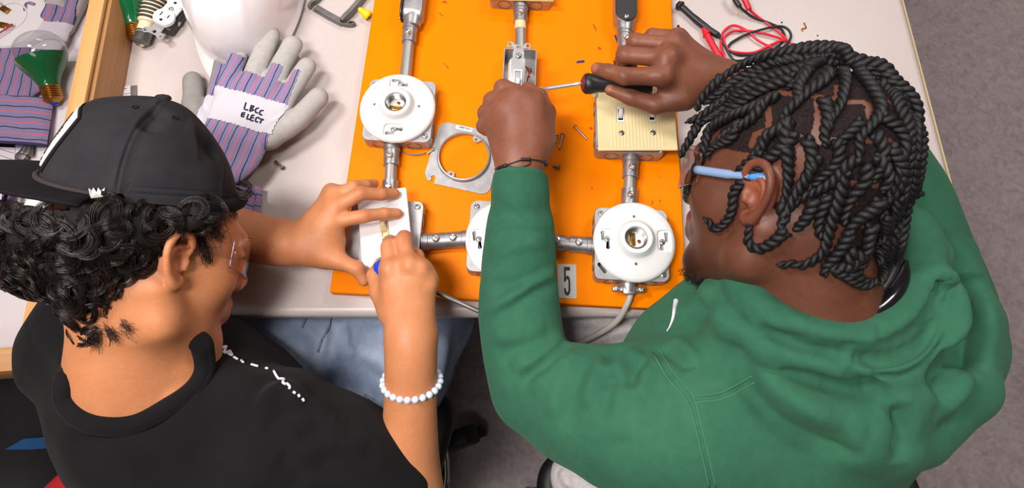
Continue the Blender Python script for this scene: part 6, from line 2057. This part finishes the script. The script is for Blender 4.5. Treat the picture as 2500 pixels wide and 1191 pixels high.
def glove(name, T, label, dark, z0, text=False):
    """T maps glove-plane coordinates in metres (u across, v towards the fingers) to world (x, y)"""
    e = empty(name, tuple(T(0, 0)) + (z0,), 0, label, 'glove', 'work gloves')
    def tw(u, v, z): x, y = T(u, v); return (x, y, z0 + z)
    ux = Vector(T(1, 0) + (0,)) - Vector(T(0, 0) + (0,)); vx = Vector(T(0, 1) + (0,)) - Vector(T(0, 0) + (0,))
    sd = 'suede_dark' if dark else 'suede'
    F = Field()
    # palm, fingers, thumb
    F.ell(tw(0, .035, .014), (.058, .062, .0135), None, .012) if False else None
    un, vn = ux.normalized(), vx.normalized(); R = np.array([[un.x, vn.x, 0], [un.y, vn.y, 0], [0, 0, 1.0]])
    F.ell(tw(.0, .030, .013), (.058, .070, .0130), R, .012)
    F.ell(tw(.0, -.03, .012), (.052, .060, .0120), R, .012)
    for (u0, v0, u1, v1, r) in ((-.042, .075, -.052, .120, .0150), (-.015, .085, -.020, .142, .0165), (.014, .085, .016, .138, .0165), (.040, .070, .048, .112, .0155)):
        F.cap(tw(u0, v0 - .03, r * .85), tw(u1, v1, r * .95), r, r * .98, .004, flat=((0, 0, 1), .85))
    F.cap(tw(.048, .000, .013), tw(.070, .035, .0145), .0170, .0165, .008); F.cap(tw(.070, .035, .0145), tw(.082, .072, .0145), .0165, .0155, .004)
    V, Q = F.mesh(.0022); V = relax(V, Q, 2)
    V[:, 2] = np.maximum(V[:, 2], z0 + .0008)
    g = Cloth(V, Q)
    g.noise(.0010, 90, 6)
    UV = np.linalg.solve(np.array([[ux.x, vx.x], [ux.y, vx.y]]), (V[:, :2] - np.array(T(0, 0))).T).T
    hand_o = link('leather_palm', mesh_np('leather_palm', g.V, g.F), M[sd], e)
    # striped back and the white band as thin shells over the upper side
    N = vnormals(g.V, g.F)
    def shell(nm, mask, lift, mt):
        f = mask[g.F].all(1); us = np.unique(g.F[f]); mp2 = np.full(len(V), -1); mp2[us] = np.arange(len(us))
        return link(nm, mesh_np(nm, (g.V + N * lift)[us], mp2[g.F[f]]), mt, e)
    up = N[:, 2] > .12
    u, v = UV[:, 0], UV[:, 1]
    sm_ = stripe_mat(name + '_stripes', tuple(ux.normalized()), 62.0)
    back = up & (u < .050) & (u > -.057) & ((v < .078) | ((v < .100) & ((np.abs(u + .046) < .011) | (np.abs(u - .015) < .009) | (np.abs(u - .044) < .006)))) & (v > -.085)
    shell('striped_back', back, .0007, sm_)
    band = up & (np.abs(v - .0235) < .0245) & (u < .053) & (u > -.060)
    bo2 = shell('knuckle_band', band, .0016, M['white_band'])
    # gauntlet cuff
    nU, nV = 30, 16
    pts = []
    for k in (0, 1):
        for i in range(nV):
            for j in range(nU):
                uu = -1 + 2 * j / (nU - 1); vv = -.075 - .072 * i / (nV - 1)
                wd = .060 + .014 * i / (nV - 1)
                zz = .011 + (.0105 * math.sqrt(max(0, 1 - uu * uu)) + .001) * (1 if k == 0 else -1) + .0012 * math.sin(uu * 9 + i * .3) * (k == 0)
                pts.append(tw(uu * wd, vv, max(zz, .0006)))
    ii, jj = np.meshgrid(np.arange(nV - 1), np.arange(nU - 1), indexing='ij')
    Fq = np.stack([ii * nU + jj, ii * nU + jj + 1, (ii + 1) * nU + jj + 1, (ii + 1) * nU + jj], -1).reshape(-1, 4)
    cm2 = stripe_mat(name + '_cuff_stripes', tuple(vx.normalized()), 56.0)
    link('cuff', mesh_np('cuff', pts, np.vstack([Fq[:, ::-1], Fq + nU * nV])), cm2, e)
    bind = [tw(uu * .075, -.147, .011 + .011 * math.sqrt(max(0, 1 - uu * uu))) for uu in np.linspace(-1, 1, 20)]
    link('cuff_binding', tube_mesh('cuff_binding', bind, .0024, 8), M['navy'], e)
    if text:
        tc_ = Cloth((g.V + N * .0016).astype(np.float32), g.F)
        ink_strokes(tc_, [[(601, 251), (597, 266), (606, 269)], [(614, 258), (610, 272)], [(613, 258), (620, 260), (615, 265), (619, 269), (610, 272)], [(632, 264), (625, 266), (624, 274), (630, 276)], [(643, 270), (636, 271), (634, 279), (640, 281)],
                          [(599, 276), (592, 276), (590, 284), (597, 285)], [(592, 280), (598, 280)], [(607, 279), (603, 290), (610, 291)], [(621, 282), (615, 282), (612, 293), (619, 295)], [(615, 287), (620, 288)], [(632, 287), (626, 288), (624, 296), (630, 298)], [(632, 289), (644, 293)], [(639, 291), (635, 301)]],
                    .00115, 'handwritten_text', bo2, lift=.0009)['label'] = 'blue black marker lettering'
    keep_world(e)
    return e
M['navy'] = mat('navy_binding', srgb(48, 46, 86), .9)
def px_T(o_px, v_px, scale=1.0, flip=1):
    """frame with origin at o_px and v axis towards v_px on the table"""
    o = W(o_px[0], o_px[1], .015); v = (W(v_px[0], v_px[1], .015) - o).normalized(); u = Vector((v.y, -v.x, 0)) * flip
    return lambda a, b: (o.x + (u.x * a + v.x * b) * scale, o.y + (u.y * a + v.y * b) * scale)
glove('work_glove', px_T((598, 330), (660, 205), 1.14), 'upper work glove, striped, with handwriting on its white band', False, .026, True)
glove('work_glove', px_T((572, 322), (610, 200), 1.1, -1), 'lower work glove of the pair, its grey fingers showing against the hard hat', True, .001)
# ================================================================== left side: framed display case and its contents
def pine(name, axis, a, b, c):
    q = NT(name)
    tc = q.coord(); mp = q.n('ShaderNodeMapping'); sc = [70, 70, 70]; sc[axis] = 2.2; mp.inputs['Scale'].default_value = sc; q.l(tc, mp.inputs['Vector'])
    f = q.noise(1.0, 6, .6, vec=mp.outputs['Vector'], dist=.6)
    mp2 = q.n('ShaderNodeMapping'); sc2 = [9, 9, 9]; sc2[axis] = 1.2; mp2.inputs['Scale'].default_value = sc2; q.l(tc, mp2.inputs['Vector'])
    g = q.noise(1.0, 4, .6, vec=mp2.outputs['Vector'])
    q.base(q.mix(.45, q.ramp(f, [(.3, a), (.5, b), (.72, c)]), q.ramp(g, [(.3, a), (.7, c)])))
    q.set(Roughness=.55); q.l(q.bump(f, .15, .0006), q.b.inputs['Normal'])
    return q.m
M['pine'] = pine('pine', 1, srgb(176, 120, 66), srgb(206, 154, 92), srgb(222, 174, 112))
M['pine_end'] = pine('pine_cross_rail', 0, srgb(150, 98, 54), srgb(180, 128, 74), srgb(200, 150, 92))
M['pine_side'] = pine('pine_side', 1, srgb(128, 82, 44), srgb(166, 116, 68), srgb(192, 142, 88))
CH_ = .082
c_a = W(275, 0, .0); c_b = W(72, 840, CH_)
fdir = Vector((W(232, 0, CH_).x - W(62, 838, CH_).x, W(232, 0, CH_).y - W(62, 838, CH_).y, 0)).normalized()
c0_ = W(102, 838, CH_)            # front right top corner of the side rail
DC = empty('display_case', (c0_.x, c0_.y, 0.0005), math.atan2(fdir.y, fdir.x) - math.pi / 2, 'pine framed display case with a clear lid at the left edge', 'display case')
Lc = .80; Wc = .42
def cpart(nm, size, c, mt, bev=.0015):
    return link(nm, box_mesh(nm, size, c, bev), M[mt], DC)
cpart('side_rail', (.030, Lc, CH_ - .010), (-.015, Lc / 2, (CH_ - .010) / 2), 'pine_side')
cpart('lid_strip', (.024, Lc, .008), (-.018, Lc / 2, CH_ - .004), 'pine')
cpart('side_rail', (.030, Lc, CH_ - .006), (-Wc + .015, Lc / 2, (CH_ - .006) / 2), 'pine_side')
cpart('lid_strip', (.026, Lc, .006), (-Wc + .017, Lc / 2, CH_ - .003), 'pine')
cpart('end_rail', (Wc, .030, CH_ - .006), (-Wc / 2, -.0155, (CH_ - .006) / 2), 'pine_end')
cpart('end_rail', (Wc, .030, CH_ - .006), (-Wc / 2, Lc + .0155, (CH_ - .006) / 2), 'pine_end')
for x in (-.007, -.0235):
    cpart('groove_bead', (.0028, Lc, .004), (x, Lc / 2, CH_ - .007), 'pine_side', .001) if False else None
cpart('base_board', (Wc - .06, Lc, .003), (-Wc / 2, Lc / 2, .0015), 'white_plastic')
cpart('knot', (.0055, .007, .0006), (-.016, Lc * .47, CH_ + .0001), 'knot') if False else None
M['acrylic'] = glass_mat('clear_acrylic', (.90, .885, .89, 1), .06, .02)
link('clear_lid', box_mesh('clear_lid', (Wc - .056, Lc, .003), (-Wc / 2, Lc / 2, CH_ - .0045), .0004), M['acrylic'], DC)
tag(bpy.data.objects['clear_lid'], 'clear acrylic lid')

def in_case(px, py, z): return W(px, py, z)
# lamp holder shown from its back
LB = empty('lamp_holder', in_case(38, 52, .020), .45, 'lamp holder lying face down in the case, wires on its back', 'lamp holder')
bk = lathe_mesh('back', [(0, 0), (.050, 0), (.0565, .004), (.0572, .010), (.0555, .0125), (.050, .0135), (0, .0130)], 56)
cuts = []
for a_ in (.3, math.pi + .3):
    k = plate_mesh('c', [rrect(.006, .016, .0028, 4)], .03); moved(k, (.038 * math.cos(a_), .038 * math.sin(a_), -.005), (0, 0, a_ + .5)); cuts.append(k)
cuts.append(lathe_mesh('c', [(.030, .0115), (.030, .02), (.026, .02), (.026, .0115)], 40))
bodyb = boolean(bk, cuts[:2])
link('porcelain_body', bodyb, M['porcelain'], LB)
link('raised_ring', lathe_mesh('raised_ring', [(.0275, .0128), (.0275, .0148), (.0255, .0152), (.0245, .0128)], 44, cap=False), M['porcelain'], LB)
for (x, y, r_) in ((-.004, .016, .6), (-.012, -.014, .9)):
    t_ = link('terminal', joined('terminal', [box_mesh('t', (.010, .016, .004), (0, 0, .015), .001), moved(lathe_mesh('t', [(.0032, 0), (.0032, .002), (0, .0022)], 12), (0, .003, .017))]), M['brass'], LB, (x, y, 0), (0, 0, r_))
link('wire', tube_mesh('wire', spline([(-.012, -.018, .016), (.004, -.024, .020), (-.02, -.034, .022), (-.05, -.040, .018)], 6), .0014, 8), mat('red_wire', srgb(176, 60, 66), .5), LB)
link('wire', tube_mesh('wire', spline([(-.004, .020, .016), (-.012, .034, .022), (-.030, .046, .024), (-.05, .055, .018)], 6), .0013, 8), M['cable'], LB)
# light bulbs with dipped green lower halves
M['bulb_glass'] = glass_mat('bulb_glass', (.90, .91, .90, 1), .02, .06)
M['green_paint'] = mat('green_bulb_dip', srgb(16, 96, 52), .15, coat=.5)
def bulb(loc, rot, label, R=.036, sc=1.0, deep=.5):
    e = empty('light_bulb', loc, 0, label, 'light bulb', 'dipped light bulbs', rot=rot)
    prof = []
    for t in np.linspace(0, 1, 26):
        # from the neck (z=0) to the crown
        z = t * .088 * sc
        r = (.0135 + (R - .0135) * math.sin(min(1, t / .62) * math.pi / 2) ** 1.6) if t < .62 else R * math.sqrt(max(0, 1 - ((t - .62) / .38) ** 2))
        prof.append((max(r, 0) * sc, z))
    prof[-1] = (0, prof[-1][1])
    link('glass_globe', lathe_mesh('glass_globe', prof, 40, cap=False), M['bulb_glass'], e)
    k = int(26 * deep)
    link('green_dip', lathe_mesh('green_dip', [(r + .0004, z) for r, z in prof[:k]], 40, cap=False), M['green_paint'], e)['label'] = 'glossy green dipped lower half'
    sp = [(.0128, .003)] + [(.0130 + .0008 * math.cos(i * math.pi), -.001 - .0018 * i) for i in range(11)] + [(.010, -.023), (.006, -.026)]
    link('screw_base', lathe_mesh('screw_base', [(r * sc, z * sc) for r, z in sp], 28), M['brass'], e)
    link('base_contact', lathe_mesh('base_contact', [(.006 * sc, -.026 * sc), (.004 * sc, -.029 * sc), (0, -.0295 * sc)], 16), M['blue_plastic'], e)
    link('filament_stem', lathe_mesh('filament_stem', [(.004, .002), (.003, .03), (.0015, .045), (0, .046)], 12), M['bulb_glass'], e)
    return e
def along(a, b):
    d = (Vector(b) - Vector(a)); return d.to_track_quat('Z', 'Y').to_euler()
bulb(W(326, 62, .017), along(W(326, 62, .017), W(310, 0, .030)), 'green dipped bulb on the table next to the ribbed heater', sc=1.05, deep=.60)
bulb(W(122, 212, .026), along(W(122, 212, .026), W(104, 150, .040)), 'green dipped bulb lying under the clear lid of the case', sc=1.05, deep=.55)
# ribbed heater element with screw base
M['heater_dark'] = mat('heater_coil', srgb(62, 56, 50), .6, .2)
M['ceramic'] = mat('cream_ceramic', srgb(224, 208, 178), .5)
HE = empty('heater_element', W(345, 98, .016), 0, 'ribbed cone shaped ceramic heater with screw base', 'heater', rot=along(W(345, 98, .016), W(382, -5, .024)))
prof = [(.0, .012), (.0125, .012), (.0125, .03)]
link('ceramic_neck', lathe_mesh('ceramic_neck', prof + [(.016, .032), (.016, .036)], 30), M['ceramic'], HE)
z = .036; pr = []
for i in range(15):
    r = .0175 + .00075 * i
    pr += [(r - .0012, z), (r, z + .001), (r, z + .0022), (r - .0012, z + .0032)]; z += .0062
core = [(.0158 + .00075 * i * .25, .036 + .00155 * i) for i in range(61)]
link('ceramic_cone', lathe_mesh('ceramic_cone', [(.0158, .036), (.0285, .131), (0, .134)], 36), M['ceramic'], HE)
for i in range(14):
    r = .0168 + .00088 * i; zz = .0385 + .0066 * i
    link('coil_band', lathe_mesh('coil_band', [(r - .001, zz - .0021), (r + .0007, zz - .0017), (r + .0007, zz + .0017), (r - .001, zz + .0021)], 36, cap=False), M['heater_dark'], HE)
sp = [(.0128, .016)] + [(.0128 + .0009 * math.cos(i * math.pi), .014 - .0021 * i) for i in range(9)] + [(.010, -.006), (.006, -.008)]
link('screw_base', lathe_mesh('screw_base', sp, 28), M['galv_dark'], HE)
link('base_contact', lathe_mesh('base_contact', [(.007, -.008), (.0045, -.0105), (0, -.011)], 18), M['screw'], HE)
link('metal_strap', box_mesh('metal_strap', (.006, .0015, .028), (0.004, -.0128, .022), .0004), M['brass'], HE)
# duplex receptacle
RC_ = empty('duplex_receptacle', W(420, 28, .022), 0, 'white duplex receptacle with its metal strap beside the hard hat', 'receptacle', rot=(math.radians(-8), math.radians(12), -.40))
link('strap', plate_mesh('strap', [[(-.008, -.052), (.008, -.052), (.009, -.045), (.0165, -.046), (.0185, -.051), (.0165, -.0555), (.0125, -.0565), (.006, -.053), (-.006, -.053), (-.0125, -.0565), (-.0165, -.0555), (-.0185, -.051), (-.0165, -.046), (-.009, -.045), (-.009, .05), (.009, .05), (.009, -.045)][:14] + [(-.0165, -.046), (-.009, -.045), (-.009, .05), (.009, .05)], circ(.0026, 12, (.0135, -.051), True), circ(.0026, 12, (-.0135, -.051), True)], .0012), M['galv'], RC_) if False else None
st_o = [(-.009, .054), (-.009, -.044), (-.0165, -.046), (-.0185, -.051), (-.0165, -.0555), (-.0125, -.0565), (-.006, -.053), (.006, -.053), (.0125, -.0565), (.0165, -.0555), (.0185, -.051), (.0165, -.046), (.009, -.044), (.009, .054)]
link('strap', plate_mesh('strap', [st_o, circ(.0027, 12, (.0135, -.0508), True), circ(.0027, 12, (-.0135, -.0508), True), circ(.0030, 12, (0, -.0475), True)], .0012), M['galv'], RC_)
link('dark_body', box_mesh('dark_body', (.032, .068, .020), (0.003, 0, -.0105), .004), M['black_plastic'], RC_)
link('face', plate_mesh('face', [rrect(.026, .066, .004, 4)], .005, .001), M['white_plastic'], RC_, (0, 0, .001))
for y in (-.0195, .0195):
    o = link('outlet', plate_mesh('outlet', [[(.0168 * math.cos(a_) if abs(math.sin(a_)) < .82 else .0168 * math.cos(a_), max(-.0140, min(.0140, .0168 * math.sin(a_)))) for a_ in np.linspace(0, 2 * math.pi, 40, endpoint=False)]], .0085, .0012), M['white_plastic'], RC_, (0, y, .001))
    for (x, w_, h_) in ((-.0063, .0016, .0080), (.0063, .0016, .0066)):
        link('slot', box_mesh('slot', (w_, h_, .0006), (x, .003, .0086), 0), M['slot'], o)
    link('ground_hole', plate_mesh('ground_hole', [circ(.0024, 12, (0, -.0075))], .0006), M['slot'], o, (0, 0, .0083))
link('screw', SCREW, None, RC_, (0, 0, .006)); 
for y in (-.012, .012): link('terminal_screw', SLOTSCREW, None, RC_, (.0192, y, -.006), (0, math.pi / 2, 0)).data
# papers on the table behind the cap
def sheet(name, pxs, z, label, mt, cat='paper', grp=None, lines=None, z1=None):
    P = [W(x, y, z) for x, y in pxs]
    c = sum(P, Vector()) / len(P)
    e = empty(name, (c.x, c.y, z), 0, label, cat, grp)
    me = plate_mesh('sheet', [[(p.x - c.x, p.y - c.y) for p in P]], .0006)
    s_ = link('sheet', me, M[mt], e)
    if lines:
        T = []
        for (a_, b_, th) in lines:
            A_ = W(a_[0], a_[1], z); B_ = W(b_[0], b_[1], z)
            T.append((np.array([tuple(A_ - c + Vector((0, 0, .0007))), tuple((A_ + B_) / 2 - c + Vector((0, 0, .0007))), tuple(B_ - c + Vector((0, 0, .0007)))]), th))
        for t_ in T: t_[0][:, 2] = .0007
        link('printed_lines', tubes_mesh('printed_lines', T, 4), M['pen'], s_)
    return e
M['paper'] = mat('white_paper', srgb(226, 222, 226), .8)
sheet('paper_stack', [(225, 300), (205, 232), (262, 222), (318, 208), (322, 300)], .0005, 'white printed papers peeking out above the black cap', 'paper', lines=[((240, 233), (310, 216), .0006), ((240, 240), (318, 228), .0004)])
sheet('booklet', [(318, 300), (320, 210), (334, 208), (336, 300)], .0012, 'thin dark edged booklet beside the printed papers', 'galv_dark', 'booklet')
# inside the case: paper slip, pliers, third glove
sheet('note_sheet', [(-40, 290), (0, 298), (40, 318), (36, 390), (25, 440), (-40, 450)], .004, 'lined white note sheet inside the case, left edge', 'paper', lines=[((-20, 330 + 14 * k), (36 - k, 340 + 17 * k), .00035) for k in range(7)])
tag(link('paper_clip', tube_mesh('paper_clip', spline([tuple(W(x, y, .0062)) for x, y in ((-6, 314), (2, 307), (8, 306), (6, 311), (-4, 317))], 5), .0006, 6), M['galv_dark']), 'wire paper clip on the lined note sheet', 'paper clip')
tag(sheet('coloured_slip', [(82, 290), (110, 274), (112, 292), (92, 300)], .004, 'small slip printed red and blue against the case rail', 'paper'), None)
so = bpy.data.objects['coloured_slip']
for col_, (a_, b_) in (('blue_plastic', ((83, 289), (108, 278))), ('red_plastic', ((84, 291), (91, 299)))):
    P0 = W(*a_, .0052); P1 = W(*b_, .0052)
    link('print_stripe', tube_mesh('print_stripe', [tuple(P0 - so.location), tuple((P0 + P1) / 2 - so.location), tuple(P1 - so.location)], .0009, 4), M[col_], so)
M['purple'] = mat('purple_grip', srgb(96, 82, 140), .4)
PLr = empty('pliers', W(50, 390, .012), 0, 'long nose pliers with purple grips inside the case', 'pliers')
def ptube(nm, pts, rr, mt): 
    P = spline([tuple(W(*p) - PLr.location) for p in pts], 5)
    R_ = np.interp(np.linspace(0, 1, len(P)), np.linspace(0, 1, len(rr)), rr)
    return link(nm, tube_mesh(nm, P, list(R_), 10), M[mt], PLr)
ptube('jaw', [(78, 330, .013), (66, 356, .013), (56, 378, .013)], [.0016, .0045, .0075], 'galv_dark')
ptube('jaw', [(83, 332, .013), (74, 360, .013), (66, 380, .013)], [.0016, .0045, .0075], 'galv_dark')
link('pivot', moved(lathe_mesh('pivot', [(.0085, 0), (.0085, .008), (.004, .009), (0, .009)], 18), tuple(W(58, 385, .008) - PLr.location)), M['galv_dark'], PLr)
ptube('grip', [(52, 390, .013), (38, 415, .013), (25, 450, .013), (15, 500, .013)], [.0055, .0075, .0075, .007], 'purple')
ptube('grip', [(64, 392, .013), (56, 420, .013), (52, 455, .013), (50, 500, .013)], [.0055, .0070, .0070, .0065], 'galv_dark')
glove('work_glove', px_T((70, 130), (110, 20), 1.1, -1), 'striped work glove under the clear lid of the case', False, .004)

# ================================================================== chairs, stool and things near the floor
M['chair_black'] = mat('black_chair_plastic', srgb(24, 23, 25), .5, bump=(300, .2, .0005))
def tube_w(nm, pts, r, mt, parent, sides=12, n=8, closed=False):
    return link(nm, tube_mesh(nm, spline([tuple(Vector(p) - parent.location) for p in pts], n), r, sides, closed), M[mt], parent)
def office_chair(c, label, rz=0.0, back=None, sw=.45, sd=.42, leg0=.12):
    e = empty('swivel_chair', (c[0], c[1], FLOOR_Z), rz, label, 'chair')
    link('seat', plate_mesh('seat', [rrect(sw, sd, .06, 8)], .055, .02, 4), M['chair_black'], e, (0, 0, .365))
    link('column', lathe_mesh('column', [(.025, .10), (.025, .365)], 20), M['chair_black'], e)
    for k in range(5):
        a_ = 2 * math.pi * k / 5 + leg0
        l_ = link('base_leg', box_mesh('base_leg', (.26, .045, .035), (.145, 0, .085), .008, taper=.8), M['chair_black'], e, (0, 0, 0), (0, 0, a_))
        cs = link('caster', moved(lathe_mesh('caster', [(.0, -.012), (.026, -.012), (.028, 0), (.026, .012), (0, .012)], 18), (0, 0, 0), (math.pi / 2, 0, 0)), M['chair_black'], l_, (.262, 0, .0285))
    pts = [(.20 * math.cos(t), .20 * math.sin(t), .205) for t in np.linspace(0, 2 * math.pi, 48, endpoint=False)]
    link('foot_ring', tube_mesh('foot_ring', pts, .010, 10, True), M['chrome'], e)
    if back:
        link('backrest', plate_mesh('backrest', [rrect(.40, .34, .07, 8)], .035, .012, 3), M['chair_black'], e, (0, -.235, .50), (math.radians(80), 0, 0))
        link('back_bar', box_mesh('back_bar', (.05, .02, .30), (0, -.22, .44), .005), M['chair_black'], e)
    return e
office_chair((-.335, -.33), 'black swivel chair with chrome foot ring under the jeans', math.radians(-14), sw=.40, sd=.40, leg0=.55)
office_chair((.31, -.42), 'black swivel chair behind the green hoodie', .35, back=True)
ch2 = bpy.data.objects['swivel_chair.001']
Rz = Matrix.Rotation(-.35, 3, 'Z')
for p_, r_ in ((Vector((.555, -.405, -.10)), .2), (Vector((.05, -.52, -.20)), .2)):
    lp = Rz @ (p_ - Vector((.31, -.42, FLOOR_Z)))
    ar = link('armrest', box_mesh('armrest', (.07, .24, .035), (0, 0, 0), .014, 4), M['chair_black'], ch2, lp, (0, 0, -.15))
    link('arm_post', box_mesh('arm_post', (.03, .03, .24), (0, 0, -.13), .006), M['chair_black'], ar)
M['red_cloth'] = mat('red_fabric', srgb(168, 14, 22), .85, bump=(500, .4, .0006))
M['blue_cloth'] = mat('blue_fabric', srgb(30, 84, 140), .85, bump=(500, .4, .0006))
rc = empty('folding_chair', W(215, 1190, -.20), 0, 'red seat behind the black t-shirt at the lower left', 'chair')
Frd = Field(); Frd.pchain([(120, 1260, -.20, 60), (240, 1215, -.20, 85), (330, 1260, -.20, 80)], .05, flat=((0, 0, 1), .5))
Vv, Qq = Frd.mesh(.006); link('seat', mesh_np('seat', relax(Vv, Qq, 2), Qq), M['red_cloth'], rc)
for (x, y) in ((180, 1230), (300, 1235)):
    p = W(x, y, -.22); link('leg', tube_mesh('leg', [(p.x, p.y, FLOOR_Z + .001), (p.x, p.y, -.46), (p.x, p.y, -.22)], .011, 10), M['chair_black'], rc)
keep_world(rc)
bp = empty('backpack', W(85, 1090, -.40), 0, 'black backpack with a blue panel on the floor at lower left', 'backpack')
Fbp = Field()
p = W(60, 1040, -.45); Fbp.cap((p.x - .06, p.y + .10, -.56), (p.x - .02, p.y - .10, -.56), .15, .16, .06); Fbp.cap((p.x, p.y, -.66), (p.x + .05, p.y - .06, -.64), .08, .08, .06)
Vv, Qq = Fbp.mesh(.008); Vv = relax(Vv, Qq, 2); Vv[:, 2] = np.maximum(Vv[:, 2], FLOOR_Z + .002)
BP = Cloth(Vv, Qq)
link('bag_body', mesh_np('bag_body', BP.V, BP.F), mat('black_nylon', srgb(14, 14, 16), .8), bp)
pan = [BP.near(x, y, .004) for x, y in ((15, 1098), (60, 1072), (115, 1068), (150, 1092), (80, 1098))]
bm = bmesh.new(); f_ = bm.faces.new([bm.verts.new(p) for p in pan]); bmesh.ops.triangulate(bm, faces=[f_])
o = link('blue_panel', bm_mesh(bm, 'blue_panel'), M['blue_cloth'], bp); m_ = o.modifiers.new('t', 'SOLIDIFY'); m_.thickness = .004
keep_world(bp)
# persons: put each root on the floor under the body
for r_, x, y in ((PL, -.36, -.30), (PR, .30, -.30)):
    r_.location = (x, y, FLOOR_Z); keep_world(r_)
